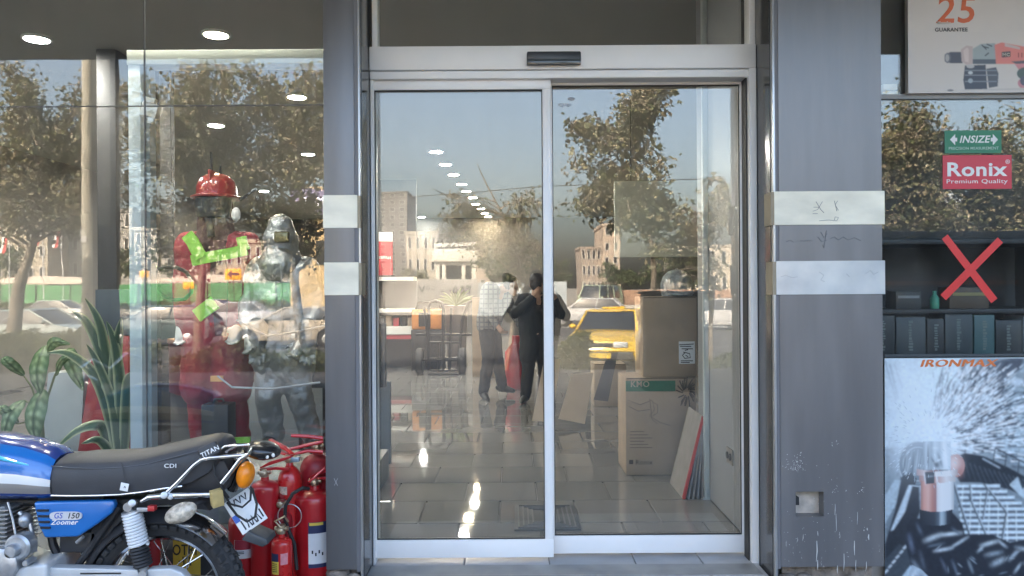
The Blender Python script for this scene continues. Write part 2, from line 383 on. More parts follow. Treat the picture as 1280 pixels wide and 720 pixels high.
build(MB().box((hx0-.004,Yf+.012,hz0+.05),(hx0+.02,Yf+.052,hz0+.085)), 'cable_stub', mat('black_rubber', (.02,.02,.02), .7), PR)
build(MB().box((xa-.015,Yf+.004,zb-.01),(xa,Yf+.03,3.58)), 'shadow_gap', MATS['gap_grey'], PR)
build(MB().box((RX0+.003,Yf,.0),(xa-.016,Yf+.03,3.58)), 'corner_bead', bead, PR, bevel=.002)
build(MB().box((RX0,Yf+.031,.0),(xa,4.05,3.58)), 'reveal', reveal_m, PR)
fb = MB().box((xa+.03,3.66,0),(RX1-.02,4.0,zb))
for i in range(30):
    c = (rnd.uniform(xa,RX1-.06), rnd.uniform(3.62,3.74), rnd.uniform(0,zb-.05)); q = rnd.uniform(.02,.05); fb.ell(c, (q*1.3,q,q*.8), 8, 6)
build(fb, 'broken_footing', foot, PR)
# cream paper bands wrapped round the pillars
band = mat('cream_band', (.80,.755,.61), .32, var=.16, vscale=4, bump=.22, bscale=9, stretch=(1,1,2.2))
band2 = mat('pale_glossy_band', (.60,.63,.64), .15, var=.22, vscale=4.5, bump=.25, bscale=8, vcol=(.72,.72,.68))
brown = mat('band_side', (.30,.25,.17), .6, var=.2)
def bnd(x0, x1, y0, y1, m, label, side):
    z1 = P((x0+x1)/2, y0, Yf).z; z0 = P((x0+x1)/2, y1, Yf).z; a, b = X(x0,Yf), X(x1,Yf)
    t = thing('cream_band', label, 'tape band', ((a+b)/2, Yf, z0))
    build(MB().box((a,Yf-.005,z0),(b,Yf-.001,z1)), 'front_strip', m, t, bevel=.001, segs=1)
    xs = LX1 if side < 0 else RX0
    if side < 0: build(MB().box((b-.002,Yf-.004,z0),(b+.014,Yf+.09,z1-.003)), 'side_strip', brown, t)
    else: build(MB().box((a-.016,Yf-.004,z0),(a+.0,Yf+.09,z1-.003)), 'side_strip', brown, t)
    return t
bnd(404.5, 447.5, 244, 285, band, 'upper cream paper band on the narrow pillar left of the doors', -1)
bnd(405.5, 448.5, 328, 369, band, 'lower cream paper band on the narrow pillar left of the doors', -1)
tA = bnd(968, 1106, 239, 281, band, 'upper cream band with pen scribbles on the wide right pillar', 1)
tB = bnd(970, 1106, 326, 368, band2, 'lower pale glossy band reflecting the sky on the wide right pillar', 1)
ink = mat('pen_ink', (.16,.16,.17), .6); fink = mat('faint_marker', (.10,.105,.115), .5)
def scribble(name, strokes, Y, m, parent, w=.0022):
    mb = MB()
    for st in strokes:
        mb.tube([P(a, b, Y) for a, b in st], w*.5, 6)
    if len(strokes) > 1 and parent is not None: return pieces(mb, name, m, parent)
    return build(mb, name, m, parent)
scribble('handwriting', [[(1043,251),(1046,264)],[(1047,251),(1044,256),(1048,263)],[(1020,252),(1026,262),(1030,266)],[(1028,252),(1022,262),(1016,264)],[(1017,259),(1024,259)],[(1016,267),(1022,267)],[(1024,276),(1036,275),(1046,276),(1048,272),(1044,271),(1043,275)]], Yf-.0055, ink, tA)
scribble('handwriting', [[(1026,290),(1030,297),(1034,292)],[(1033,288),(1030,310),(1028,306)],[(1038,298),(1043,296),(1048,300),(1054,296),(1060,300),(1068,297),(1076,301)],[(1000,301),(1014,301)],[(983,302),(988,300),(992,303)],[(1022,296),(1027,302),(1034,300)]], Yf-.0005, fink, PR, .003)
scribble('handwriting', [[(976,346),(982,344),(990,347),(997,346)],[(1024,340),(1030,344),(1026,350),(1031,352)],[(1082,342),(1088,338),(1092,343),(1098,340)],[(1058,342),(1062,346)]], Yf-.0055, mat('faint_grey_pen', (.36,.37,.38), .5), tB)
scribble('scratch', [[(417.5,598),(422,607)],[(422,598),(418,607)]], Yf-.0005, mat('scratch_white', (.55,.55,.55), .6), PL, .0018)
# paint splashes on the wide pillar, as small raised drips
dr = MB()
def drip(px, py, L, w): dr.tube([P(px,py,Yf-.0004), P(px+rnd.uniform(-.6,.6),py+L*.5,Yf-.0006), P(px+rnd.uniform(-1,1),py+L,Yf-.0004)], [w*.5,w,w*.35], 6)
for px, py, L, w in ((1021,676,26,.0024),(1022,700,12,.002),(1055,692,22,.0018),(1068,676,18,.002),(1084,660,3,.002),(1080,662,2,.002),(1086,668,7,.0035),(1044,630,14,.0012),(1045,642,22,.0012),(1072,640,16,.001),(1004,668,8,.0012),(1047,707,10,.0018),(1070,700,15,.0015),(1083,702,12,.0015),(997,672,6,.001),(1022,664,6,.0015)): drip(px, py, L, w)
for i in range(70):
    px = min(1008, max(978, rnd.gauss(994, 7))); py = min(592, 584-abs(rnd.gauss(0, 8))+rnd.uniform(0,7)); dr.ell(P(px,py,Yf-.0002), (rnd.uniform(.0008,.0024),.0006,rnd.uniform(.0008,.0024)), 6, 4)
for i in range(60): dr.ell(P(rnd.uniform(980,1098), rnd.uniform(560,706), Yf-.0002), (rnd.uniform(.0006,.0018),.0005,rnd.uniform(.0006,.0022)), 6, 4)
for cx, cy in ((1044,555),(1044,612),(1078,612)):
    for i in range(9): dr.ell(P(cx+rnd.uniform(-4,4), cy+rnd.uniform(-5,4), Yf-.0002), (rnd.uniform(.0008,.002),.0005,rnd.uniform(.0008,.002)), 6, 4)
tag(build(dr, 'paint_splashes', mat('splash_white', (.62,.62,.6), .7), PR), kind='stuff')

# ------------------------------------------------------------------ door frame, leaves, sensor
gasket = mat('black_gasket', (.025,.025,.025), .6)
Yd = 3.8
jx0, jx1 = LX1+.002, RX0-.002
DF = thing('entrance_portal', 'white aluminium door frame with wide header and transom glass above the doors', 'door frame', (.25, Yd, .14))
zh1, zh0, zr = Z(57,Yd), Z(86.5,Yd), Z(97,Yd)
xjr = X(938,Yd)
build(MB().box((jx0,Yd,zh0),(jx1,Yd+.20,zh1)), 'header', alu, DF, bevel=.003)
build(MB().box((jx0,Yd+.012,zr),(xjr,Yd+.19,zh0-.004)), 'track_cover', alu, DF, bevel=.002)
build(MB().box((xjr,Yd-.004,.13),(jx1,Yd+.18,zh0-.002)), 'jamb', alu, DF, bevel=.003)
build(MB().box((xjr-.008,Yd+.03,.142),(xjr-.002,Yd+.1,zr)), 'gasket', gasket, DF)
build(MB().box((jx0,Yd+.02,.13),(jx0+.012,Yd+.16,zr)), 'jamb', alu, DF, bevel=.002)
build(MB().box((X(466,Yd),Yd+.02,zh1),(X(472.5,Yd),Yd+.1,3.5)), 'transom_post', alu, DF, bevel=.002)
build(MB().box((X(940,Yd),Yd+.02,zh1),(X(948,Yd),Yd+.1,3.5)), 'transom_post', alu, DF, bevel=.002)
build(MB().box((X(472.5,Yd),Yd+.05,zh1-.004),(X(940,Yd),Yd+.06,3.5)), 'transom_glass', GLASS, DF)
build(MB().box((jx0,3.64,.1425),(xjr,3.78,.147)), 'threshold_strip', mat('worn_steel', (.33,.33,.32), .45, metal=.5, var=.2), DF)
def leaf(label, px0, px1, pyt, pyb, gx0, gx1, gyt, gyb, Y, dpt):
    z0, z1 = Z(pyb,Y)+.0, Z(pyt,Y); x0, x1 = X(px0,Y), X(px1,Y); a0, a1 = X(gx0,Y), X(gx1,Y); b0, b1 = Z(gyb,Y), Z(gyt,Y)
    t = thing('sliding_door', label, 'sliding door', ((x0+x1)/2, Y, z0), 'pair of automatic sliding doors')
    build(MB().box((x0,Y,b1),(x1,Y+dpt,z1)), 'top_rail', alu, t, bevel=.002)
    build(MB().box((x0,Y,z0),(x1,Y+dpt,b0)), 'bottom_rail', alu, t, bevel=.002)
    build(MB().box((x0,Y+.001,b0),(a0,Y+dpt-.001,b1)), 'stile', alu, t, bevel=.002)
    build(MB().box((a1,Y+.001,b0),(x1,Y+dpt-.001,b1)), 'stile', alu, t, bevel=.002)
    g = build(MB().box((a0,Y+.018,b0),(a1,Y+.024,b1)), 'glass', GLASS, t)
    w = .006
    build(MB().box((a0,Y+.008,b1-w),(a1,Y+.017,b1)).box((a0,Y+.008,b0),(a1,Y+.017,b0+w)).box((a0,Y+.008,b0+w),(a0+w*.7,Y+.017,b1-w)).box((a1-w*.7,Y+.008,b0+w),(a1,Y+.017,b1-w)), 'gasket', gasket, t)
    return t
leaf('left sliding glass door in white frame, hand truck seen behind it', 464, 690, 98, 697, 469, 679.5, 111.5, 674.5, 3.84, .04)
leaf('right sliding glass door in white frame, yellow taxi mirrored in it', 683, 938, 94, 692.5, 691.5, 926, 107, 670.5, 3.905, .04)
SE = thing('motion_sensor', 'small black motion sensor box on the white door header', 'sensor', P(692,75,Yd-.03))
sb = P(692,75,Yd)
build(MB().prism([(sb.x-.132,sb.z-.028),(sb.x+.132,sb.z-.028),(sb.x+.132,sb.z+.028),(sb.x+.128,sb.z+.034),(sb.x-.128,sb.z+.034),(sb.x-.132,sb.z+.028)], Yd-.03, Yd-.001), 'housing', mat('sensor_black', (.035,.037,.04), .35, var=.1), SE, bevel=.003)
build(MB().box((sb.x-.13,Yd-.036,sb.z-.03),(sb.x+.13,Yd-.0305,sb.z-.005)), 'lens_strip', mat('sensor_lens', (.06,.07,.075), .12), SE, bevel=.001)
pm_ = MB()
for k in range(7): c = P(698+k*2.3,131,3.92); pm_.box((c.x,3.9212,c.z-.004-.003*(k % 3)),(c.x+.006,3.9228,c.z+.006+.002*(k % 2)))
c = P(714,123.5,3.92); pm_.ell((c.x,3.9222,c.z),(.018,.0008,.009),10,5)
build(pm_, 'door_sticker', mat('frost_print', (.30,.31,.34), .5), None)
o = bpy.data.objects['door_sticker']; tag(o, 'tiny faint grey sticker lettering high on the right door glass', 'sticker', kind='thing')

# ------------------------------------------------------------------ shop windows
WY = 3.88
def pane(t, x0, x1, z0, z1): return build(MB().box((x0,WY,z0),(x1,WY+.01,z1)), 'glass_pane', GLASS, t)
jx = X(182,WY); jz = Z(129.5,WY); g = .0025
WL = thing('shop_window', 'large left shop window of butted glass sheets showing the mannequins', 'shop window', (-3, WY, .12))
for x0, x1 in ((-6.98, -4.6), (-4.6+2*g, jx-g), (jx+g, LX0-.002)):
    pane(WL, x0, x1, .125, jz-g); pane(WL, x0, x1, jz+g, 3.5)
sil = mat('silicone_joint', (.12,.12,.12), .5)
build(MB().box((jx-g,WY-.001,.125),(jx+g,WY+.011,3.5)), 'silicone_joint', sil, WL)
build(MB().box((-6.98,WY+.0005,jz-g),(jx-g,WY+.0095,jz+g)).box((jx+g,WY+.0005,jz-g),(LX0-.002,WY+.0095,jz+g)), 'silicone_joint', sil, WL)
WR = thing('shop_window', 'right shop window with stickers and advertising posters on its glass', 'shop window', (3, WY, .12))
zj = P(1190,121,WY).z
pane(WR, RX1+.002, 6.98, .125, zj-.012); pane(WR, RX1+.002, 6.98, zj+.012, 3.5)
build(MB().box((RX1+.002,WY-.012,zj-.012),(6.98,WY+.03,zj+.012)), 'transom_bar', mat('grey_bar', (.30,.30,.29), .5, var=.1), WR)
# the old inner aluminium frame behind the left window
IFr = thing('aluminium_portal', 'pale aluminium frame standing inside behind the left shop window', 'frame', (X(172,4.1), 4.1, .14))
palu = mat('pale_aluminium', (.50,.55,.555), .4, var=.05)
build(MB().box((X(161.5,4.08),4.08,.14),(X(177,4.08),4.2,P(170,80,4.08).z)), 'post', palu, IFr, bevel=.004)
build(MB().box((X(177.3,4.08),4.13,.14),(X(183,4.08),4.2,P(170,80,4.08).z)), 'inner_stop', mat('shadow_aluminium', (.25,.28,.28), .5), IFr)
build(MB().box((X(160.5,4.08),4.076,P(280,80,4.08).z),(-.90,4.2,P(280,62,4.08).z)), 'head_beam', mat('head_beam_paint', (.62,.63,.53), .5, var=.05), IFr, bevel=.003)
sp = P(187,136,4.06)
t = thing('spotlight', 'small silver metal spotlight bracket fixed to the inner frame post', 'spotlight', sp)
Mx = Matrix.Translation(sp) @ Euler((0, R(15), 0)).to_matrix().to_4x4()
build(MB().box((-.035,-.02,-.045),(.05,.03,.03), Mx), 'body', mat('brushed_steel', (.5,.5,.49), .35, metal=.8, var=.1), t, bevel=.004)
build(MB().box((-.025,-.03,.03),(.03,.0,.055), Mx).box((.015,-.024,-.075),(.045,-.018,-.045), Mx), 'bracket', MATS['brushed_steel'], t)

# ================================================================== THE MOTORCYCLE (parked along the window, heading left)
YB = 3.07
chrome = mat('chrome', (.72,.72,.72), .12, metal=1, var=.06, vscale=20)
blackm = mat('matt_black', (.022,.022,.024), .55, var=.2, vscale=20)
blackr = mat('black_rubber', (.02,.02,.02), .7)
tyre_m = mat('tyre_rubber', (.028,.028,.029), .75, var=.25, vscale=30, bump=.15, bscale=90)
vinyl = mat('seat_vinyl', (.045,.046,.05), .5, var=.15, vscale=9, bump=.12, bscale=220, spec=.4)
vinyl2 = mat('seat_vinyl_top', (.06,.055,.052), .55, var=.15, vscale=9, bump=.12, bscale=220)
bluep = mat('blue_paint', (.010,.145,.46), .25, var=.12, vscale=4, coat=.9)
dblue = mat('deep_blue_paint', (.012,.045,.22), .25, coat=.9, var=.1)
cyanp = mat('cyan_highlight_paint', (.05,.55,.75), .3, coat=.8)
whitep = mat('white_stripe', (.72,.72,.70), .3, coat=.6)
silverp = mat('silver_stripe', (.33,.31,.29), .35, metal=.4, coat=.4)
gmetal = mat('cast_aluminium', (.46,.47,.48), .38, metal=.7, var=.2, vscale=25)
gcase = mat('painted_case', (.48,.50,.51), .4, metal=.25, var=.12, vscale=10)
ax = P(208,736,YB); AX, AZ = ax.x, .305
MC = thing('motorcycle', 'blue motorcycle with black seat and chrome rear rack parked before the left window', 'motorcycle', (AX, YB, 0))
Q = lambda px, py, Y=YB-.06: P(px, py, Y)
def wheel(cx, cz, tw, parent, rt=.305):
    T = build(MB(), 'wheel', blackm, None) if False else None
    w = MB().hollow().lathe([(rt-.075,-tw*.62),(rt-.055,-tw),(rt-.03,-tw*1.05),(rt-.012,-tw*.8),(rt-.004,-tw*.45),(rt,0),(rt-.004,tw*.45),(rt-.012,tw*.8),(rt-.03,tw*1.05),(rt-.055,tw),(rt-.075,tw*.62)], (cx,YB,cz), 56, Euler((PI/2,0,0)).to_matrix().to_4x4())
    ty = build(w, 'wheel', tyre_m, parent)
    tr = MB()
    for k in range(46):                                     # tread blocks, three across and staggered
        for j in range(-2, 3):
            a = 2*PI*(k+(.5 if j % 2 else 0))/46
            rr = rt+.001-abs(j)*.0045-(.020 if abs(j) == 2 else 0); yy = j*tw*(.40 if abs(j) < 2 else .50)
            M = Matrix.Translation((cx+rr*math.cos(a), YB+yy, cz+rr*math.sin(a))) @ Euler((0, -a, 0)).to_matrix().to_4x4() @ Euler((0, 0, -j*(.38 if abs(j) < 2 else .60))).to_matrix().to_4x4()
            tr.cbox((0,0,0), (.018,tw*.34,.027) if abs(j) < 2 else (.034,tw*.42,.026), M)
    tag(build(tr, 'tread', tyre_m, ty, smooth=0, bevel=.0025, segs=1), kind='stuff')
    rm = MB(); Ey = Euler((PI/2,0,0)).to_matrix().to_4x4()
    rm.hollow().lathe([(.222,-.034),(.232,-.036),(.236,-.030),(.224,-.02),(.214,-.008),(.214,.008),(.224,.02),(.236,.030),(.232,.036),(.222,.034),(.208,.008),(.208,-.008)], (cx,YB,cz), 64, Ey)
    build(rm, 'rim', chrome, ty)
    hb = MB().lathe([(.0,-.06),(.03,-.06),(.062,-.05),(.075,-.045),(.075,.045),(.062,.05),(.03,.06),(0,.06)], (cx,YB,cz), 24, Ey)
    build(hb, 'hub', gmetal, ty)
    for k in range(36):
        s = 1 if k % 2 else -1; a0 = 2*PI*k/36; a1 = a0+(.62 if (k//2) % 2 else -.62)
        p0 = (cx+.07*math.cos(a0), YB+s*.04, cz+.07*math.sin(a0)); p1 = (cx+.212*math.cos(a1), YB+s*.006, cz+.212*math.sin(a1))
        build(MB().cyl(p0, p1, .0021, n=5), 'spoke', chrome, ty)
    return ty
wheel(AX, AZ, .046, MC)
wheel(AX-1.27, AZ, .040, MC)
# seat: lofted along the bike, black vinyl with a pale top panel
def seat():
    mb = MB(); rings = []
    st = [(60,586,617,.085),(66,578,620,.105),(90,575.5,620,.118),(120,575,619.5,.122),(150,574,618.5,.125),(180,570,616,.125),(210,562.5,610.5,.122),(238,556,603,.115),(258,551.5,592,.105),(272,552,580,.09),(279,557,569,.07)]
    for px, t, b, w in st:
        pt = P(px, t, YB-w); pb = P(px, b, YB-w); x = pt.x; zt, z0 = pt.z, pb.z; h = zt-z0
        prof = [(-w*.96,z0),(-w*1.02,z0+h*.35),(-w*.99,z0+h*.72),(-w*.86,z0+h*.90),(-w*.55,zt-h*.01+.004),(0,zt+.012),(w*.55,zt-h*.01+.004),(w*.86,z0+h*.90),(w*.99,z0+h*.72),(w*1.02,z0+h*.35),(w*.96,z0)]
        rings.append([Vector((x, YB+y, z)) for y, z in prof])
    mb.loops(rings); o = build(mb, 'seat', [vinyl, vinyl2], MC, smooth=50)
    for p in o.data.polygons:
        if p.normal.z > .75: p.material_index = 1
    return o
SEAT = seat()
# seam welt and trim
build(MB().tube([P(px, y, YB-.121) for px, y in ((64,582.5),(90,585),(120,586),(150,584.5),(180,581),(210,573.5),(240,565.5),(262,560))], .0022, 6), 'piping', mat('welt', (.07,.07,.075), .4), SEAT)
build(MB().tube([P(px, y, YB-.128) for px, y in ((64,619.5),(90,619.8),(120,619.5),(150,618.3),(180,614.8),(205,610.5),(228,607.8))], .0045, 8), 'chrome_trim', chrome, MC)
white_print = mat('white_print', (.75,.75,.74), .5)
letters('seat_lettering', 'CDI', front(213,582.5,YB-.1275), .022, white_print, SEAT, bold=.012, sx=1.25, depth=.0015)
tg = MB().cbox((0,0,0), (.031,.003,.030), Matrix.Translation(P(155.5,608.8,YB-.136)) @ Euler((0,R(12),0)).to_matrix().to_4x4())
TG = build(tg, 'hang_tag', mat('tag_white', (.78,.78,.76), .4), MC, bevel=.001)
letters('tag_mark', '^', front(156,610,YB-.1378), .02, blackm, TG, bold=.02, depth=.0004)
build(MB().tube([P(152,578,YB-.126), P(155,592,YB-.131), P(157,603,YB-.135)], .0012, 5), 'tag_string', blackm, MC)
# rear pad bearing the white lettering
Mp = Matrix.Translation(P(262,563.5,YB-.115)) @ Euler((R(-12),R(-26),R(4))).to_matrix().to_4x4()
PAD = build(MB().cbox((0,0,0),(.075,.03,.052),Mp), 'back_pad', vinyl, MC, bevel=.008, segs=3)
letters('pad_lettering', 'TITAN', Mp @ Matrix.Translation((.006,-.0152,-.006)) @ Euler((PI/2,0,0)).to_matrix().to_4x4(), .026, white_print, PAD, bold=.02, sx=.95, depth=.0008)
# fuel tank
def tank():
    rings = []; mb = MB()
    st = [(66,578,622,.06),(62,574,623.5,.105),(50,567.5,625,.122),(20,557.5,625.5,.132),(-20,551,626,.142),(-70,549,626,.148),(-120,553,624,.142),(-160,570,618,.11),(-178,585,608,.06)]
    for px, t, b, w in st:
        pt = P(px, t, YB-w); pb = P(px, b, YB-w); zt, z0 = pt.z, pb.z; h = zt-z0; pr = []
        for k, (yy, zz) in enumerate(((-.80,0),(-.97,.12),(-1.0,.30),(-.98,.47),(-.94,.60),(-.84,.76),(-.62,.92),(-.30,1.0),(.30,1.0),(.62,.92),(.84,.76),(.94,.60),(.98,.47),(1.0,.30),(.97,.12),(.80,0))): pr.append(Vector((pt.x, YB+w*yy, z0+h*zz)))
        rings.append(pr)
    mb.loops(rings); o = build(mb, 'fuel_tank', [bluep, dblue, whitep, silverp, cyanp], MC, smooth=60)
    n = 16
    for p in o.data.polygons:
        if len(p.vertices) != 4: continue
        k = p.index % n
        p.material_index = {0:1, 1:3, 2:2, 3:0, 4:0, 5:4 if p.index//n > 1 and False else 0, 6:1, 7:1, 8:1, 9:0}.get(k, {10:0,11:0,12:2,13:3,14:1,15:1}.get(k, 0))
    return o
TK = tank()
build(MB().tube([P(-60,560,YB-.143),P(0,572.5,YB-.128),P(25,579,YB-.118),P(45,583.5,YB-.107)], [.010,.008,.005,.001], 8), 'cyan_highlight', cyanp, TK)  # cyan highlight along the tank put into colour, partly decal
# side cover with louvres and badge
SC = build(MB().prism([(q.x,q.z) for q in (Q(42,627.5,2.97),Q(142,625,2.97),Q(144,632,2.97),Q(140,641,2.97),Q(122,655,2.97),Q(98,671,2.97),Q(56,672.5,2.97),Q(48,655,2.97))], 2.965, 3.00), 'side_cover', bluep, MC, bevel=.010, segs=4)
for k in range(4):
    yy = 638.2+7.2*k
    build(MB().prism([(q.x,q.z) for q in (Q(46+k*1.3,yy-1.2,2.96),Q(60+k*.8,yy-1.2,2.96),Q(60+k*.8,yy+1.2,2.96),Q(46.8+k*1.3,yy+1.2,2.96))], 2.958, 2.966), 'louvre', mat('louvre_black', (.008,.01,.02), .5), SC)
bd = MB(); c0 = P(82,645,2.96)
ov = [(c0.x+.062*math.copysign(abs(math.cos(a))**.45, math.cos(a)), c0.z+.016*math.copysign(abs(math.sin(a))**.7, math.sin(a))+.010*math.cos(a)*.0) for a in [2*PI*i/28 for i in range(28)]]
BD = build(MB().prism(ov, 2.960, 2.966), 'badge', mat('badge_silver', (.62,.62,.64), .3, metal=.2), SC)
letters('badge_lettering', 'GS', front(72.5,645,2.9598), .03, mat('badge_blue', (.05,.09,.42), .4), BD, bold=.02, shear=.2, depth=.0006, sx=.9)
letters('badge_lettering', '150', front(91,645,2.9598), .03, blackm, BD, bold=.03, shear=.25, depth=.0006, sx=1.0)
letters('model_lettering', 'Zoomer', front(80,653,2.9646), .026, white_print, SC, bold=.03, shear=.3, depth=.0012, sx=1.1)
# frame, battery box and inner black
build(MB().tube([Q(-60,628,3.07),Q(60,627,3.07),Q(150,632,3.07),Q(240,622,3.07)], .018, 10).box((P(38,0,3).x,3.03,.60),(P(120,0,3).x,3.14,.74)).tube([Q(60,630,3.06),Q(66,680,3.06),Q(90,730,3.06)], .016, 8).tube([Q(150,632,3.0),Q(110,690,3.02),Q(80,730,3.02)], .014, 8), 'frame', blackm, MC)
build(MB().box((P(66,0,3).x,3.02,Z(690,3)),(P(112,0,3).x,3.13,Z(664,3))), 'battery_box', mat('box_black', (.03,.03,.032), .5), MC, bevel=.006)
# inner mudguard and rear fender
fe = MB(); rings = []
for i in range(22):
    a = R(176-i*(176-44)/21); rr = .335
    rings.append([Vector((AX+(rr-.018*abs(j)**2.2/5)*math.cos(a), YB+j*.024, AZ+(rr-.018*abs(j)**2.2/5)*math.sin(a))) for j in (-3,-2,-1,0,1,2,3)]+[Vector((AX+(rr-.006-.018*abs(j)**2.2/5)*math.cos(a), YB+j*.023, AZ+(rr-.006-.018*abs(j)**2.2/5)*math.sin(a))) for j in (3,2,1,0,-1,-2,-3)])
FE = build(fe.loops(rings), 'rear_fender', [chrome, blackm], MC, smooth=60)
for p in FE.data.polygons:
    if p.center.x < AX+.06: p.material_index = 1
build(MB().prism([(q.x,q.z) for q in (Q(120,626),Q(245,622),Q(262,640),Q(240,637),Q(205,632),Q(165,640),Q(140,662),Q(126,690),Q(108,690),Q(112,660))], YB-.05, YB+.05), 'inner_mudguard', mat('mudguard_black', (.03,.03,.032), .6, var=.2), MC, bevel=.006)
build(MB().prism([(q.x,q.z) for q in (Q(196,613),Q(238,583),Q(262,573),Q(283,574),Q(292,592),Q(283,612),Q(262,620),Q(196,622))], YB-.085, YB+.085), 'tail_cowl', blackm, MC, bevel=.008)
# shock absorber
def shock(y, px0=0):
    a, b = P(163,632,y), P(181,716,y); d = b-a
    sh = build(MB().tube([a+d*.02, a+d*.98], .011, 10), 'shock_absorber', chrome, MC)
    sp = []
    for i in range(11*14+1):
        t = i/(11*14); ang = 2*PI*11*t; c = a+d*(.10+.50*t); u = d.normalized(); e1 = u.cross(Vector((0,1,0))).normalized(); e2 = u.cross(e1)
        sp.append(c+(e1*math.cos(ang)+e2*math.sin(ang))*.033)
    build(MB().tube(sp, .0058, 6), 'coil_spring', mat('spring_white', (.74,.75,.76), .3, coat=.4), sh)
    rb = MB(); prof = []
    for i in range(13): prof.append(a+d*(.61+.29*i/12))
    build(rb.tube(prof, [.036 if i % 2 else .031 for i in range(13)], 18), 'dust_cover', blackm, sh)
    pieces(MB().tube([a+d*.07,a+d*.10], .036, 18).cyl(a+Vector((0,-.024,0)), a+Vector((0,.024,0)), .017).cyl(b+Vector((0,-.02,0)), b+Vector((0,.02,0)), .015).tube([a+d*.9,b], [.02,.012], 12), 'mount', gmetal, sh)
shock(2.955); shock(3.185)
# grab rail, rack
for s in (-1, 1):
    y = YB+s*.135; GR = MB()
    GR.tube([P(176,627,y),P(186,621.5,y),P(215,619.5,y),P(264,618,y)], [.006,.011,.0125,.011], 10)
    GR.tube([P(204,620,y),P(222,603,y),P(243,581,y),P(252,574.5,y),P(262,572.3,y),P(310,568.5,y)], .0078, 10)
    GR.tube([P(277,604,y+.0),P(290,588,y),P(301,573,y),P(308,569.5,y)], .0085, 10)
    build(GR, 'grab_rail', chrome, MC, smooth=60)
RK = MB()
for s in (-.9, -.35, .35, .9): RK.tube([P(262,571,YB+s*.12),P(282,557.5,YB+s*.12),P(313,556,YB+s*.12)], .0055, 8)
RK.tube([P(311,569,YB-.135),P(314,561,YB-.12),P(314,557,YB),P(314,561,YB+.12),P(311,569,YB+.135)], .006, 8)
RK.tube([P(283,565,YB-.13),P(298,556,YB-.02)], .005, 8)
build(RK, 'rear_rack', chrome, MC, smooth=60)
pieces(MB().cyl(P(205,619,2.95),P(205,619,2.90),.013).cyl(P(213,621,2.95),P(213,621,2.92),.011).cyl(P(165,629,2.96),P(165,629,2.915),.014).box((P(168,0,2.93).x,2.92,Z(636,2.93)),(P(182,0,2.93).x,2.935,Z(631,2.93))), 'bracket_bolt', gmetal, MC, bevel=.002)
build(MB().box((P(182,0,2.93).x,2.915,Z(635,2.93)),(P(191,0,2.93).x,2.94,Z(628.5,2.93))), 'red_clip', mat('red_plastic', (.45,.03,.03), .4), MC, bevel=.003)
# indicators and tail lamp
def indicator(px, py, y, m, name='indicator'):
    c = P(px,py,y); M = Matrix.Translation(c) @ Euler((0,R(-24),0)).to_matrix().to_4x4()
    o = build(MB().ell((0,0,0),(.064,.03,.036),20,12,M), name, m, MC)
    for i in range(-3, 4): build(MB().tube([M @ Vector((i*.014, -.0305*math.sqrt(max(0,1-(i*.014/.064)**2-(zz/.036)**2)), zz)) for zz in (-.028*math.sqrt(max(0,1-(i*.014/.064)**2)), 0, .028*math.sqrt(max(0,1-(i*.014/.064)**2)))], .0014, 5), 'lens_rib', m, o)
    build(MB().ell((.012,.004,.0),(.024,.024,.018),12,8,M), 'bulb', mat('amber_bulb', (.75,.30,.04), .3), o)
    build(MB().tube([c+Vector((.045,.02,.025)), c+Vector((.085,.08,.035)), c+Vector((.09,.12,.04))], .009, 8), 'stem', blackm, o)
    return o
clear = mat('clear_amber_lens', (.55,.48,.38), .12, var=.6, vscale=38, bump=.5, bscale=55)
orange = mat('orange_lens', (.85,.25,.01), .2, var=.18, vscale=20, bump=.2, bscale=70)
indicator(226,641,2.90,clear); 
oi = P(307,593.5,3.0)
IN2 = build(MB().ell(oi,(.034,.045,.053),20,12,Euler((0,R(12),0)).to_matrix().to_4x4()) if False else MB().ell((0,0,0),(.033,.045,.053),20,14,Matrix.Translation(oi) @ Euler((0,R(10),0)).to_matrix().to_4x4()), 'indicator', orange, MC)
build(MB().tube([oi+Vector((0,.04,0)), oi+Vector((-.02,.10,.01))], .012, 8), 'stem', blackm, IN2)
TLm = MB().ell((0,0,0),(.072,.07,.036),22,12,Matrix.Translation(P(328,562.5,3.02)) @ Euler((0,R(8),0)).to_matrix().to_4x4())
TLm.tube([P(302,575,3.05),P(296,596,3.06),P(290,612,3.07)], [.03,.022,.02], 10)
TL = build(TLm, 'tail_housing', mat('gloss_black', (.015,.015,.016), .25, coat=.3, var=.1), MC)
for px, py in ((334,571),(341.5,569)):
    build(MB().ell(P(px,py,2.965),(.0065,.004,.008),10,6), 'bolt', whitep, TL)
# foam block, plate, cables, mudflap
Mf = Matrix.Translation(P(271,622.5,2.93)) @ Euler((R(8),R(-8),R(35))).to_matrix().to_4x4()
build(MB().cbox((0,0,0),(.043,.035,.062),Mf), 'foam_block', mat('yellow_foam', (.50,.37,.15), .85, var=.15, vscale=30, bump=.3, bscale=90), MC, bevel=.003)
pc = [P(282.5,628.5,3.06),P(312.5,608.5,3.10),P(331.5,647.5,3.06),P(300.5,671.5,3.02)]
pu = (pc[1]-pc[0]).normalized(); pvv = (pc[3]-pc[0]); pvv = (pvv-pu*pvv.dot(pu)).normalized(); pn = pu.cross(pvv).normalized()
if pn.y > 0: pn = -pn
ctr = sum(pc, Vector())/4; hw, hh = (pc[1]-pc[0]).length/2*1.04, ((pc[3]-pc[0]).length)/2*1.0
MPl = Matrix.Translation(ctr) @ Matrix((( pu.x,-pvv.x,pn.x,0),(pu.y,-pvv.y,pn.y,0),(pu.z,-pvv.z,pn.z,0),(0,0,0,1)))
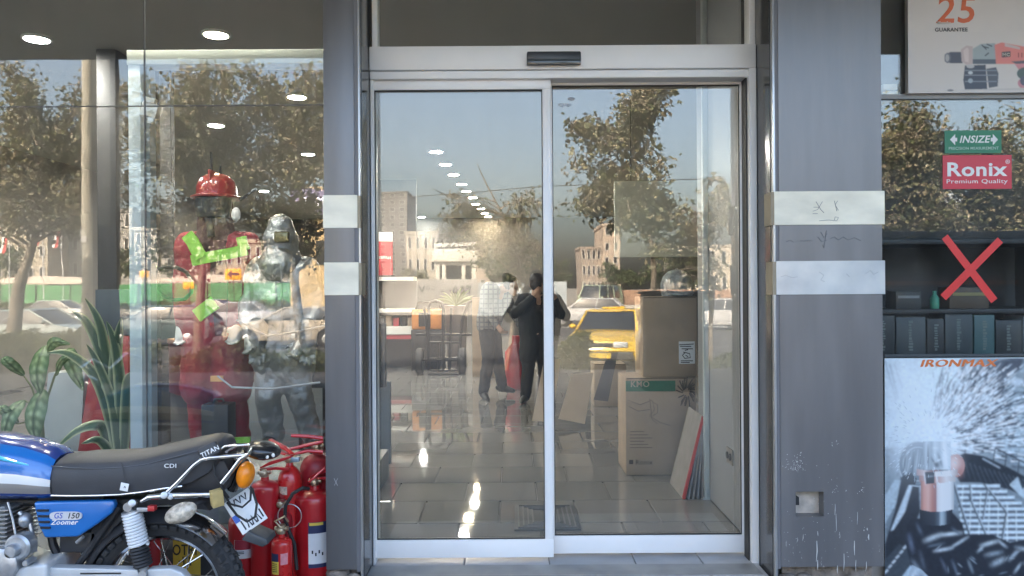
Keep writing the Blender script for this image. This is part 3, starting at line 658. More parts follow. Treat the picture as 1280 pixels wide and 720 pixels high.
PLt = build(MB().box((-hw,-hh,-.004),(hw,hh,0),MPl), 'number_plate', mat('plate_white', (.74,.75,.74), .35, var=.08, vscale=15), MC, bevel=.002)
pinkm = mat('plate_ink', (.02,.02,.025), .5)
def strokes(lst, w, parent, name, m):
    mb = MB()
    for st in lst: mb.tube([MPl @ Vector((a*hw, b*hh, .0008)) for a, b in st], w, 5)
    build(mb, name, m, parent)
dg = []
for i, cx in enumerate((-.42,.02,.46)): dg.append([(cx-.17,.86),(cx,.52),(cx+.17,.86)])
strokes(dg, .0032, PLt, 'digit', pinkm)
dg = [[(-.62,-.32),(-.62,-.86)]]
for cx in (-.22,.14,.50): dg.append([(cx-.14,-.86),(cx,-.36),(cx+.14,-.86)])
dg.append([(.82,-.30),(.82,-.80)])
strokes(dg, .0032, PLt, 'digit', pinkm)
build(MB().box((-hw*.99,-hh*.30,.0001),(-hw*.60,hh*.12,.0012),MPl), 'blue_patch', mat('plate_blue', (.03,.10,.45), .4), PLt)
build(MB().tube([P(272,600,3.0),P(280,618,2.98),P(288,630,2.99),P(303,634,2.99),P(313,625,2.99),P(314,608,3.0)], .0042, 8), 'cable', blackr, MC)
build(MB().tube([P(284,628,3.0),P(296,644,2.97),P(309,652,2.97),P(319,646,2.98),P(321,630,3.0),P(315,610,3.02)], .0048, 8), 'cable', blackr, MC)
build(MB().tube([P(267,575,2.98),P(268,592,2.96),P(277,610,2.95),P(286,622,2.97)], .004, 8), 'cable', blackr, MC)
mfp = [P(305,672,3.04),P(313,661,3.04),P(336,671,3.04),P(338,677,3.04),P(331,681,3.04)]
build(MB().prism([(q.x,q.z) for q in mfp], 3.01, 3.12), 'mudflap', mat('flap_plastic', (.045,.052,.058), .5, var=.15), MC, bevel=.004)
# chain case, swing arm, exhaust, engine
build(MB().prism([(q.x,q.z) for q in (Q(62,709,2.95),Q(172,711.5,2.95),Q(176,722,2.95),Q(172,752,2.95),Q(62,752,2.95))], 2.945, 2.99), 'chain_case', gcase, MC, bevel=.006, segs=3)
build(MB().box((P(95,0,2.94).x,2.9425,Z(714.8,2.94)),(P(146,0,2.94).x,2.9465,Z(713,2.94))), 'slot', blackm, MC)
build(MB().prism([(q.x,q.z) for q in (Q(184,711,2.95),Q(214,710,2.95),Q(228,715,2.95),Q(238,728,2.95),Q(238,752,2.95),Q(184,752,2.95))], 2.945, 2.99), 'chain_case', gcase, MC, bevel=.008, segs=3)
build(MB().prism([(q.x,q.z) for q in (Q(-60,720,2.94),Q(-10,700,2.94),Q(20,712,2.94),Q(38,705,2.94),Q(62,703,2.94),Q(62,790,2.94),Q(0,812,2.94),Q(-70,790,2.94))], 2.92, 3.16), 'crankcase', gcase, MC, bevel=.012, segs=3)
for px, py, r, y0 in ((4,705,.062,2.90),(17,688,.026,2.90),(25,683,.05,2.93),(36,702,.012,2.91)):
    c = P(px,py,y0+.02)
    build(MB().lathe([(0,-.004),(r*.82,-.004),(r,.004),(r,.05),(0,.05)], (c.x,y0,c.z), 28, Euler((-PI/2,0,0)).to_matrix().to_4x4()), 'engine_cover', gmetal, MC)
for k in range(11):
    a = P(-14,634+5.4*k,3.0); b = P(17+k*.5,632+5.6*k,3.0)
    build(MB().box((P(-30,0,3).x,2.96,a.z-.004),(P(14-k*.3,0,3).x,3.16,a.z+.001), None), 'cooling_fin', gmetal, MC, smooth=0)
build(MB().box((P(-26,0,3).x,2.985,Z(694,3)),(P(5,0,3).x,3.14,Z(628,3))), 'cylinder', mat('cyl_grey', (.30,.31,.32), .5, metal=.5), MC)
pieces(MB().tube([P(10,628,2.97),P(16,650,2.95),P(20,672,2.95)], .004, 6).tube([P(24,640,3.0),P(38,655,3.0),P(44,690,3.0)], .009, 8).ell(P(32,650,3.0),(.025,.03,.03),10,8).tube([P(96,678,2.99),P(104,671,2.98)], .007, 8), 'carburettor', gmetal, MC)
# front end out of the picture: fork, bars, lamp
hx = AX-1.27
FK = MB()
for s in (-1, 1): FK.tube([(hx,YB+s*.085,AZ),(hx+.10,YB+s*.085,.62),(hx+.2,YB+s*.085,.98)], [.022,.024,.018], 12)
FK.tube([(hx+.22,YB-.36,1.06),(hx+.2,YB-.2,1.1),(hx+.2,YB,1.02),(hx+.2,YB+.2,1.1),(hx+.22,YB+.36,1.06)], .011, 10)
build(FK, 'fork', chrome, MC)
build(MB().lathe([(0,-.1),(.05,-.09),(.085,-.02),(.09,.0),(.0,.02)], (hx+.06,YB,.9), 24, Euler((0,-PI/2,0)).to_matrix().to_4x4()), 'headlamp', chrome, MC)
build(MB().tube([P(-20,705,3.2),P(60,745,3.22),P(150,760,3.22),P(240,745,3.22)], [.018,.02,.04,.045], 14), 'exhaust', chrome, MC)
build(MB().tube([(AX-.55,2.99,.33),(AX-.62,2.86,.02)], .011, 8), 'side_stand', blackm, MC)

# ================================================================== FIRE EXTINGUISHERS
redp = mat('extinguisher_red', (.42,.012,.018), .3, var=.16, vscale=9, coat=.5)
redb = mat('extinguisher_bright_red', (.55,.018,.018), .28, var=.12, vscale=9, coat=.5)
redd = mat('extinguisher_dull_red', (.32,.018,.024), .45, var=.25, vscale=8)
brass = mat('brass_valve', (.50,.42,.30), .3, metal=.8, var=.2, vscale=30)
labelw = mat('label_white', (.70,.71,.72), .5, var=.06)
def extinguisher(label, px, pytop, r, Y, m, z0=0, lever=True, hose=0, rot=0, neck=.05, dome=.6):
    c = P(px, pytop, Y); h = c.z; x, y = c.x, Y
    t = thing('fire_extinguisher', label, 'fire extinguisher', (x, y, z0), 'fire extinguishers on the pavement by the pillar')
    d = r*dome
    build(MB().lathe([(r*.9,z0),(r,z0+.012),(r,h-d-.02),(r*.985,h-d),(r*.93,h-d*.68),(r*.78,h-d*.36),(r*.5,h-d*.10),(r*.30,h),(r*.26,h+neck*.4),(0,h+neck*.4)], (x,y,0), 32), 'cylinder', m, t, smooth=50)
    build(MB().hollow().lathe([(r*1.004,z0+.002),(r*1.012,z0+.006),(r*1.012,z0+.04),(r*1.004,z0+.045)], (x,y,0), 32), 'foot_ring', blackr, t)
    vz = h+neck*.4
    build(MB().cyl((x,y,vz-.004),(x,y,vz+.035),.019).cyl((x-.03,y,vz+.018),(x+.03,y,vz+.018),.011).cyl((x,y-.03,vz+.016),(x,y,vz+.016),.014).ell((x,y-.032,vz+.016),(.016,.006,.016),12,6), 'valve', brass, t)
    if lever:
        M = Matrix.Translation((x,y,vz+.04)) @ Euler((0,0,rot)).to_matrix().to_4x4()
        build(MB().prism([(-.02,-.006),(.06,.004),(.125,.0),(.125,-.010),(.06,-.008),(-.02,-.016)], -.011, .011, M), 'carry_handle', m, t, bevel=.002)
        build(MB().prism([(-.022,.0),(.03,.030),(.13,.058),(.132,.048),(.04,.016),(-.02,-.004)], -.010, .010, M), 'lever', m, t, bevel=.002)
    return t, (x, y, vz, r, h)
def wrap_label(t, x, y, r, z0, z1, a0, a1, m, name='label'):
    mb = MB(); n = 10; rr = r+.0012
    v = [Vector((x+rr*math.sin(a0+(a1-a0)*i/n), y-rr*math.cos(a0+(a1-a0)*i/n), z)) for z in (z0, z1) for i in range(n+1)]
    ri = r+.0002
    v += [Vector((x+ri*math.sin(a0+(a1-a0)*i/n), y-ri*math.cos(a0+(a1-a0)*i/n), z)) for z in (z0, z1) for i in range(n+1)]
    q = n+1
    fs = [(i,i+1,q+i+1,q+i) for i in range(n)]+[(2*q+i,3*q+i,3*q+i+1,2*q+i+1) for i in range(n)]+[(q+i,q+i+1,3*q+i+1,3*q+i) for i in range(n)]+[(i,2*q+i,2*q+i+1,i+1) for i in range(n)]+[(0,q,3*q,2*q),(n,2*q+n,3*q+n,q+n)]
    return build(MB().add(v, fs), name, m, t)
navy = mat('label_navy', (.02,.03,.09), .5); yel = mat('label_yellow', (.70,.52,.08), .5); pink = mat('label_pink', (.65,.25,.28), .5, var=.2, vscale=40)
# big one at the pillar
t, (x,y,v,r,h) = extinguisher('big red extinguisher half hidden by the pillar, white and navy label', 394, 611, .098, 3.73, redp, rot=R(-20), dome=.35)
L = wrap_label(t, x, y, r, Z(703,3.64), Z(665,3.64), R(-5), R(70), labelw)
wrap_label(t, x, y, r+.0003, Z(665,3.64), Z(651,3.64), R(-5), R(70), navy)
wrap_label(t, x, y, r+.001, Z(655,3.64), Z(651.5,3.64), R(-2), R(35), yel)
wrap_label(t, x, y, r+.0003, Z(708,3.64), Z(703,3.64), R(-5), R(60), navy)
for i in range(4): wrap_label(t, x, y, r+.001, Z(690+3*(i % 2),3.64), Z(686+3*(i % 2),3.64), R(4+9*i), R(8+9*i), blackm, 'print')
build(MB().tube([P(386,611,3.66),P(378,610,3.62),P(366,617,3.6),P(357,632,3.6),P(356,648,3.6),P(361,663,3.6),P(368,680,3.6),P(371,712,3.6)], .0085, 10), 'hose', blackr, t)
# back right, with raised red levers
t, (x,y,v,r,h) = extinguisher('extinguisher behind the big one with long red squeeze levers raised', 397, 567, .085, 3.83, redd, lever=False, dome=.8)
for a, b in (((404,549),(366,545)),((404,545),(372,556)),((372,556),(404,566)),((366,545),(404,549)),((360,567),(405,561))):
    pass
build(MB().tube([P(404,548,3.76),P(385,545.5,3.76),P(364,544.5,3.75)], [.010,.009,.008], 8).tube([P(404,552,3.76),P(386,556,3.76),P(360,562,3.75)], [.008,.009,.007], 8), 'lever', redb, t)
build(MB().tube([P(404,565,3.75),P(385,563.5,3.75),P(357,570,3.75)], [.009,.008,.006], 8), 'carry_handle', redb, t)
build(MB().tube([P(406,585,3.70),P(396,594,3.69),P(386,603,3.66)], .006, 8), 'trigger', redb, t)
# centre, rounded shoulder
t, (x,y,v,r,h) = extinguisher('round shouldered red extinguisher in the middle of the cluster, torn sticker', 362, 582, .0585, 3.72, redb, lever=True, rot=R(150), dome=1.5)
wrap_label(t, x, y, r, Z(617,3.66), Z(607,3.66), R(-48), R(4), mat('torn_sticker', (.62,.5,.38), .7, var=.4, vscale=60))
build(MB().box((x-.012,y-.02,v-.0),(x+.05,y+.012,v+.022)), 'valve_block', mat('pale_blue_metal', (.35,.45,.52), .35, metal=.4), t, bevel=.004)
# tall one behind the plate
t, (x,y,v,r,h) = extinguisher('tall red extinguisher right behind the motorcycle number plate', 331, 600, .066, 3.66, redp, rot=R(-8), dome=.5)
# one hidden behind the mudflap, with a red and white label
t, (x,y,v,r,h) = extinguisher('red extinguisher with white label low behind the rear tyre', 306, 640, .075, 3.72, redp, rot=R(200), dome=.5, lever=False)
wrap_label(t, x, y, r, Z(695,3.66), Z(672,3.66), R(-20), R(50), labelw)
wrap_label(t, x, y, r+.001, Z(684,3.66), Z(672,3.66), R(-18), R(40), mat('label_maroon', (.35,.03,.05), .5))
for i in range(5): wrap_label(t, x, y, r+.001, Z(687+2*(i//2),3.66), Z(686+2*(i//2),3.66), R(-14+12*(i % 2)), R(2+14*(i % 2)), blackm, 'print')
# small front one with a yellow label
t, (x,y,v,r,h) = extinguisher('small bright red extinguisher at the front with yellow label', 352, 671, .047, 3.54, redb, rot=R(170), dome=.6, lever=False)
wrap_label(t, x, y, r, Z(716,3.5), Z(700,3.5), R(-45), R(0), yel)
wrap_label(t, x, y, r, Z(700,3.5), Z(690,3.5), R(-50), R(-2), navy)
wrap_label(t, x, y, r, Z(704,3.5), Z(690,3.5), R(10), R(50), pink)
for i in range(5): wrap_label(t, x, y, r+.001, Z(703+2.4*i,3.5), Z(702.2+2.4*i,3.5), R(-40), R(-8), blackm, 'print')
build(MB().tube([(x,y-.02,v+.03),(x-.02,y-.03,v+.06),(x+.02,y-.02,v+.08),(x+.03,y,v+.05)], .005, 8), 'pull_ring', brass, t)
# small dull one between, with wires
t, (x,y,v,r,h) = extinguisher('small dull red extinguisher squeezed between the tall and round ones', 352, 638, .05, 3.66, redd, rot=R(120), dome=.7)
build(MB().torus(P(362,645,3.6), .055, .0022, 28, 6, Euler((0,R(10),0)).to_matrix().to_4x4()), 'wire_loop', mat('silver_wire', (.45,.45,.45), .35, metal=.7), t)
# extinguisher lying / standing behind the wheel with red tube, and the yellow notice
t, (x,y,v,r,h) = extinguisher('dark red extinguisher standing behind the spokes of the rear wheel', 187, 650, .05, 3.5, redd, rot=R(100), dome=.6, lever=False)
wrap_label(t, x, y, r, .12, Z(668,3.45), R(-35), R(5), mat('label_straw', (.50,.47,.25), .6, var=.2))
NB = thing('notice_board', 'yellow notice with black writing leaning behind the motorcycle wheel', 'sign', (X(231,3.6), 3.6, 0))
build(MB().box((X(214,3.6),3.6,.02),(X(248,3.6),3.605,Z(666,3.6))), 'board', mat('notice_yellow', (.62,.42,.05), .6, var=.1), NB, bevel=.001)
letters('notice_lettering', 'OTRI', front(231,688,3.5995), .07, blackm, NB, bold=.02, depth=.0008, sx=.7)
letters('notice_lettering', '۰۲۱', front(231,702,3.5995), .06, blackm, NB, bold=.02, depth=.0008)
CB = thing('crate', 'dark crate standing low behind the motorcycle by the window', 'crate', (X(260,3.7), 3.7, 0))
build(MB().box((X(120,3.75),3.7,.0),(X(285,3.75),3.86,.26)), 'box', mat('crate_dark', (.03,.032,.035), .6, var=.3, vscale=8), CB, bevel=.006)

# ================================================================== RIGHT WINDOW: posters, stickers, tape, stock
printm = mat('print_ink', (.5,.5,.5), .45, attr='Col')
printg = mat('print_photo', (.5,.5,.5), .4, attr='Col', var=.45, vscale=30)
class Print:
    """flat print: the shapes are drawn into a fine grid whose vertices carry the ink colours"""
    def __init__(s, Y, x0, y0, x1, y1, base, k=1.5):
        s.Y = Y; s.b = (x0,y0,x1,y1); s.sc = k; s.w = int((x1-x0)*k)+1; s.h = int((y1-y0)*k)+1
        s.a = np.ones((s.h,s.w,3))*np.array(base)
    def poly(s, pts, col, soft=0):
        x0,y0,_,_ = s.b; q = [((a-x0)*s.sc,(b-y0)*s.sc) for a, b in pts]
        xa = max(0,int(min(p[0] for p in q))-1); xb = min(s.w-1,int(max(p[0] for p in q))+2); ya = max(0,int(min(p[1] for p in q))-1); yb = min(s.h-1,int(max(p[1] for p in q))+2)
        if xa >= xb or ya >= yb: return
        cov = np.zeros((yb-ya+1,xb-xa+1))
        for ox in (-.25,.25):
            for oy in (-.25,.25):
                gx, gy = np.meshgrid(np.arange(xa,xb+1)+ox, np.arange(ya,yb+1)+oy); ins = np.zeros(gx.shape, bool)
                for i in range(len(q)):
                    (ax_,ay_),(bx_,by_) = q[i-1], q[i]
                    if ay_ == by_: continue
                    c = ((ay_ > gy) != (by_ > gy)) & (gx < (bx_-ax_)*(gy-ay_)/(by_-ay_)+ax_); ins ^= c
                cov += ins*.25
        v = s.a[ya:yb+1,xa:xb+1]; v += (np.array(col)-v)*cov[...,None]
    def line(s, a, b, w, col, w2=None):
        d = Vector((b[0]-a[0], b[1]-a[1])); n = Vector((-d.y, d.x)).normalized()*w*.5; n2 = n if w2 is None else n*(w2/w)
        s.poly([(a[0]+n.x,a[1]+n.y),(a[0]-n.x,a[1]-n.y),(b[0]-n2.x,b[1]-n2.y),(b[0]+n2.x,b[1]+n2.y)], col)
    def oval(s, c, rx, ry, col, rot=0, n=24):
        ca, sa = math.cos(rot), math.sin(rot)
        s.poly([(c[0]+rx*math.cos(t)*ca-ry*math.sin(t)*sa, c[1]+rx*math.cos(t)*sa+ry*math.sin(t)*ca) for t in [2*PI*i/n for i in range(n)]], col)
    def glow(s, c, rx, ry, col, k=1., p=1.):
        gx, gy = np.meshgrid(np.arange(s.w)/s.sc+s.b[0], np.arange(s.h)/s.sc+s.b[1]); f = np.clip(k*np.exp(-(((gx-c[0])/rx)**2+((gy-c[1])/ry)**2)**p),0,1)[...,None]
        s.a += (np.array(col)-s.a)*f
    def fold(s, a, b, w, col, k=1.):
        gx, gy = np.meshgrid(np.arange(s.w)/s.sc+s.b[0], np.arange(s.h)/s.sc+s.b[1]); dx, dy = b[0]-a[0], b[1]-a[1]; L2 = dx*dx+dy*dy
        t = np.clip(((gx-a[0])*dx+(gy-a[1])*dy)/L2,0,1); d2 = (gx-a[0]-t*dx)**2+(gy-a[1]-t*dy)**2; f = np.clip(k*np.exp(-d2/(w*w))*np.sin(np.pi*(.12+.76*t)),0,1)[...,None]
        s.a += (np.array(col)-s.a)*f
    def cyl(s, x0, x1, y0, y1, stops, bow=0.):
        gx, gy = np.meshgrid(np.arange(s.w)/s.sc+s.b[0], np.arange(s.h)/s.sc+s.b[1]); t = (gx-x0)/(x1-x0); sag = bow*np.sin(np.pi*np.clip(t,0,1))
        m = ((t >= 0)&(t <= 1)&(gy >= y0+sag)&(gy <= y1+sag)); c = np.stack([np.interp(t,[q[0] for q in stops],[q[1][k] for q in stops]) for k in range(3)],-1); s.a[m] = c[m]
    def blur(s, n=1):
        for _ in range(n):
            p = np.pad(s.a, ((1,1),(1,1),(0,0)), 'edge'); s.a = (p[1:-1,1:-1]*4+p[:-2,1:-1]*2+p[2:,1:-1]*2+p[1:-1,:-2]*2+p[1:-1,2:]*2+p[:-2,:-2]+p[:-2,2:]+p[2:,:-2]+p[2:,2:])/16
    def noise(s, amp, cell):
        h, w = s.h//cell+2, s.w//cell+2; g = nrg.normal(size=(h,w)); yy = np.arange(s.h)/cell; xx = np.arange(s.w)/cell
        y0 = yy.astype(int); x0 = xx.astype(int); fy = (yy-y0)[:,None]; fx = (xx-x0)[None]
        v = (g[y0][:,x0]*(1-fy)*(1-fx)+g[y0+1][:,x0]*fy*(1-fx)+g[y0][:,x0+1]*(1-fy)*fx+g[y0+1][:,x0+1]*fy*fx)
        s.a *= np.clip(1+amp*v,.2,2)[...,None]
    def done(s, name, m, parent, off=.0006):
        x0,y0,x1,y1 = s.b; y = s.Y-off; me = bpy.data.meshes.new(name); gx, gy = np.meshgrid(np.arange(s.w)/s.sc+x0, np.arange(s.h)/s.sc+y0)
        dx = gx-640; u = 360-gy; c, sn = math.cos(ROLL), math.sin(ROLL)
        co = np.stack([(dx*c+u*sn)/F*s.Y, np.full(gx.shape,y), EYE+(-dx*sn+u*c)/F*s.Y], -1).reshape(-1,3)
        i = np.arange(s.h*s.w).reshape(s.h,s.w); f = np.stack([i[:-1,:-1],i[1:,:-1],i[1:,1:],i[:-1,1:]],-1).reshape(-1,4)
        me.vertices.add(len(co)); me.vertices.foreach_set('co', co.ravel()); me.loops.add(f.size); me.polygons.add(len(f))
        me.loops.foreach_set('vertex_index', f.ravel().astype(np.int32)); me.polygons.foreach_set('loop_start', np.arange(0,f.size,4,dtype=np.int32)); me.update(calc_edges=True)
        ca = me.color_attributes.new('Col', 'FLOAT_COLOR', 'POINT'); ca.data.foreach_set('color', np.concatenate([np.clip(s.a,.004,.85).reshape(-1,3), np.ones((len(co),1))],1).ravel().astype(np.float32))
        me.materials.append(m); o = bpy.data.objects.new(name, me); COL.objects.link(o); put(o, parent); return o
def board_of(px0, py0, px1, py1, Y, th, label, name, cat, m):
    a, b = X(px0,Y), X(px1,Y); z1, z0 = Z(py0,Y), Z(py1,Y)
    cx = (px0+px1)/2
    dz = P(cx,360,Y).z-EYE
    t = thing(name, label, cat, ((a+b)/2, Y, z0+dz))
    build(MB().box((a,Y,z0+dz),(b,Y+th,z1+dz)), 'panel', m, t)
    return t
# --- large advert at the bottom
PY = 3.862
ipale = (.52,.60,.64); idark = (.022,.03,.042)
PO = board_of(1105, 447, 1420, 790, PY, .004, 'big sparks and grinder advertising poster low on the right window', 'poster', 'poster', mat('poster_paper', ipale, .4))
pr = Print(PY, 1106, 448, 1345, 745, (.68,.72,.745))
def clip(p): return (min(max(p[0],1106),1418), min(max(p[1],448),788))
pr.poly([(1106,448),(1212,448),(1190,520),(1160,560),(1106,560)], (0.638,0.742,0.789))
pr.poly([(1200,448),(1418,448),(1418,788),(1106,788),(1106,560),(1160,560),(1190,520)], (0.2,0.245,0.275))
pr.poly([(1222,458),(1262,448),(1280,448),(1268,480),(1240,520),(1220,500)], (0.05,0.06,0.085))
pr.poly([(1262,470),(1300,448),(1418,448),(1418,610),(1300,600),(1250,560),(1238,530)], (0.383,0.464,0.51))
for i in range(9): 
    y = 486+13*i; pr.line((1250+i*2,y+6),(1418,y-2+i*3), 3.2 if i % 2 else 1.8, (0.07,0.09,0.115))
for i in range(5): pr.line((1292+i*24,452),(1262+i*24,560), 2.2, (0.09,0.11,0.13))
pr.oval((1275,475),14,10,(0.25,0.3,0.33)); pr.oval((1272,478),8,5,(0.58,0.65,0.696))
pr.noise(.12,18); pr.blur(3)
# beams at left
for a, b, w in (((1112,455),(1128,520),2.2),((1106,450),(1120,500),1.6),((1118,455),(1133,500),1.2),((1137,520),(1139,560),1.6)): pr.line(a, b, w, (0.22,0.27,0.31))
pr.blur(1); pr.glow((1160,535),44,72,(.70,.79,.84),1.3,1.6); pr.glow((1185,520),60,70,(.62,.71,.76),.75)
# spray of sparks
pr.oval((1166,520),46,62,(0.696,0.8,0.8)); pr.oval((1170,545),26,30,(0.766,0.8,0.8))
rs = random.Random(5)
cx, cy = 1160, 556
for i in range(3600):
    a = rs.gauss(-.66, .40)
    if a < -1.5 or a > .2: continue
    d0 = 26+abs(rs.gauss(0, 58))
    if d0 > 160 or rs.random() < max(0, (d0-75)/110): continue
    ln = 5+rs.random()*11; w = .8+rs.random()*.9
    p0 = (cx+math.cos(a)*d0, cy+math.sin(a)*d0); a2 = a+rs.gauss(0,.10); p1 = (p0[0]+math.cos(a2)*ln, p0[1]+math.sin(a2)*ln)
    if p1[1] < 450 or p0[1] > 598: continue
    dk = rs.random() < .46 and d0 > 34
    pr.line(p0, p1, w*(1.5 if not dk else 1.2), (.035,.045,.065) if dk else rs.choice(((.78,.84,.88),(.70,.78,.82),(.84,.85,.85))), w*.4)
for i in range(26):
    a = rs.uniform(-1.1,-.35); d0 = rs.uniform(70,130); p0 = (cx+math.cos(a)*d0, cy+math.sin(a)*d0); p1 = (p0[0]+math.cos(a)*16, p0[1]+math.sin(a)*16)
    if p1[1] > 449: pr.line(p0, p1, 1.1, (0.8,0.8,0.8), .4)
for i in range(160):
    a = rs.uniform(-PI*1.05,-PI*.45); d0 = rs.uniform(20,60); p0 = (1146+math.cos(a)*d0*.5, 640+math.sin(a)*d0*1.6); 
    if 1107 < p0[0] < 1140 and p0[1] < 640: pr.line(p0, (p0[0]-3,p0[1]+9), .9, (0.3,0.36,0.4), .4)
pr.glow((1160,548),26,30,(.74,.82,.86),1.1)
# arm coming from the right
pr.poly([(1194,572),(1206,566),(1230,570),(1262,585),(1300,606),(1418,650),(1418,720),(1300,630),(1262,612),(1225,603),(1200,603),(1192,590)], idark)
for i in range(14): pr.line((1200+i*6,575+i*1.8),(1206+i*7,598+i*2), 1.4, (0.09,0.11,0.13), .4)
pr.poly([(1262,606),(1272,596),(1278,612),(1290,600),(1300,628),(1278,622)], (0.487,0.58,0.626)); pr.line((1228,573),(1250,585),1.5,(0.464,0.534,0.58))
# stairs
for i in range(13):
    y = 606+i*7.2; pr.poly([(1196+i*.6,y),(1250+i*9,y-.6),(1250+i*9,y+3.2),(1196+i*.6,y+3.4)], (0.65,0.742,0.789)); pr.poly([(1196+i*.6,y+3.4),(1250+i*9,y+3.2),(1250+i*9,y+6.4),(1196+i*.6,y+6.6)], (0.1,0.125,0.15))
for i in range(8): pr.line((1204+i*11,606+i*5),(1199+i*12,672+i*3), 1.1, (0.719,0.8,0.8))
for a, b, w in (((1192,604),(1213,672),3),((1211,620),(1232,668),2.2),((1230,605),(1258,640),2.6),((1258,640),(1252,676),2.4),((1234,612),(1228,650),1.6),((1212,606),(1214,628),1.4)):
    pr.line(a, b, w, (0.06,0.075,0.09)); pr.line((a[0]+1.4,a[1]),(b[0]+1.4,b[1]), .9, (0.58,0.661,0.708))
for a, b, w in (((1244,560),(1300,588),2),((1244,560),(1241,580),1.6),((1258,566),(1256,585),1.6),((1274,574),(1272,592),1.6)): pr.line(a, b, w, (0.05,0.06,0.075))
# dark leg and lower left
pr.poly([(1127,590),(1148,584),(1150,640),(1128,690),(1106,718),(1106,680),(1118,640)], (0.028,0.034,0.044))
pr.poly([(1136,606),(1142,602),(1131,640),(1117,662),(1113,664)], (0.58,0.661,0.708)); pr.poly([(1106,655),(1120,630),(1126,600),(1118,600),(1106,620)], (0.487,0.58,0.626))
pr.poly([(1106,700),(1124,680),(1150,690),(1200,788),(1106,788)], (0.06,0.075,0.09))
for i in range(7): pr.line((1106+i*4.6,716-i*6),(1110+i*4.6,712-i*6), 2.4, (0.638,0.696,0.731))
pr.poly([(1128,720),(1140,704),(1162,716),(1170,760),(1120,760)], (0.464,0.58,0.65))
pr.blur(1)
# glove and sleeve
K0 = (.022,.027,.038)
pr.poly([(1134,655),(1140,648),(1152,648),(1156,640),(1190,640),(1203,654),(1206,668),(1240,668),(1262,678),(1300,672),(1345,680),(1345,745),(1168,745),(1152,722),(1138,706),(1132,680)], K0)
pr.blur(2)
for a, b, w, c, k in (((1156,676),(1176,668),3.2,(.50,.56,.59),1),((1174,669),(1202,666),2.4,(.55,.61,.64),1),((1168,689),(1190,685),2.2,(.50,.56,.60),1),((1188,685),(1210,671),2.0,(.42,.48,.52),1),((1160,683),(1180,679),2,(.12,.15,.18),.9),
    ((1140,700),(1150,714),3,(.20,.24,.28),.8),((1136,668),(1141,690),3,(.13,.16,.22),.9),((1146,655),(1152,668),2.4,(.10,.125,.16),.9),((1150,690),(1156,712),2.6,(.09,.11,.14),.9),((1190,660),(1200,668),2,(.12,.15,.18),.9),
    ((1226,682),(1248,676),2.6,(.48,.55,.58),1),((1222,690),(1230,682),2,(.38,.44,.47),1),((1248,676),(1258,684),2,(.40,.46,.50),.9),((1232,694),(1252,690),3,(.30,.36,.40),.8),((1240,706),(1256,698),3.5,(.42,.49,.53),.85),((1262,700),(1272,688),2.4,(.40,.46,.50),.9),
    ((1270,684),(1296,690),2.6,(.36,.42,.46),.9),((1282,704),(1300,696),3,(.44,.50,.54),.9),((1268,716),(1276,704),2,(.36,.42,.46),.9),((1300,690),(1335,700),3,(.30,.35,.40),.8),((1210,700),(1216,716),2,(.22,.27,.31),.8),((1190,700),(1198,722),2,(.12,.15,.19),.8),((1176,698),(1184,716),2,(.10,.12,.16),.8),((1290,720),(1330,712),4,(.26,.31,.36),.7)): pr.fold(a, b, w, c, k)
for q in range(46):
    x0, y0 = rs.uniform(1160,1340), rs.uniform(684,740); a = rs.gauss(.2,.8); l = rs.uniform(4,12); pr.fold((x0,y0),(x0+l*math.cos(a),y0+l*math.sin(a)), rs.uniform(.6,1.4), rs.choice(((.2,.25,.29),(.34,.4,.44),(.02,.025,.035))), .7)
pr.poly([(1126,745),(1140,706),(1152,712),(1166,726),(1172,745)], (.42,.50,.56)); pr.fold((1134,735),(1146,712),2.5,(.66,.72,.76)); pr.fold((1158,740),(1150,718),3,(.10,.13,.17))
pr.noise(.08,4)
# guard and disc at the left of the head
pr.oval((1147,580),24,28,(.16,.20,.23)); 
for q, rr in enumerate((25,22,19)): 
    pr.oval((1147,580),rr,rr*1.15,(.44,.50,.53) if q % 2 == 0 else (.20,.245,.275)); pr.oval((1148,580),rr-1.2,(rr-1.2)*1.15,(.17,.21,.24))
for q in range(12): pr.fold((1132+q*2.6,562+(q % 3)*4),(1128+q*2.7,604-(q % 4)*5), .8, rs.choice(((.06,.075,.09),(.55,.61,.64),(.40,.46,.49))), .85)
pr.poly([(1127,596),(1138,590),(1146,598),(1144,606),(1130,606)], (.03,.036,.045))
# knob, gear head, collar, body, tail
pr.oval((1194.5,582),11.5,14.5,(.50,.26,.23)); pr.glow((1192,579),8,11,(.76,.62,.58),1); pr.glow((1200,590),4,6,(.42,.18,.16),.7)
pr.cyl(1154,1188,552,588,[(0,(.22,.26,.29)),(.12,(.55,.61,.64)),(.3,(.30,.36,.39)),(.42,(.60,.66,.69)),(.6,(.48,.54,.57)),(.75,(.74,.78,.80)),(1,(.62,.68,.71))])
for a, b, w, c in (((1160,556),(1160,586),1.4,(.10,.13,.15)),((1166,560),(1172,560),1.6,(.70,.75,.77)),((1172,566),(1178,584),1.8,(.22,.27,.30)),((1164,572),(1170,582),1.6,(.12,.15,.18)),((1180,556),(1184,586),1.6,(.80,.83,.84)),((1156,588),(1188,588),1.2,(.16,.19,.21)),((1168,578),(1176,574),1.4,(.78,.81,.82))): pr.fold(a, b, w, c)
pr.glow((1171,581),3.4,4,(.07,.09,.11),1)
pr.cyl(1146,1197,586,594,[(0,(.48,.30,.27)),(.2,(.66,.54,.50)),(.5,(.74,.72,.70)),(.8,(.76,.74,.72)),(1,(.44,.36,.34))], 3)
pr.cyl(1149,1194,594,602,[(0,(.42,.22,.19)),(.25,(.62,.42,.37)),(.5,(.55,.34,.30)),(.75,(.72,.68,.66)),(1,(.50,.46,.44))], 2)
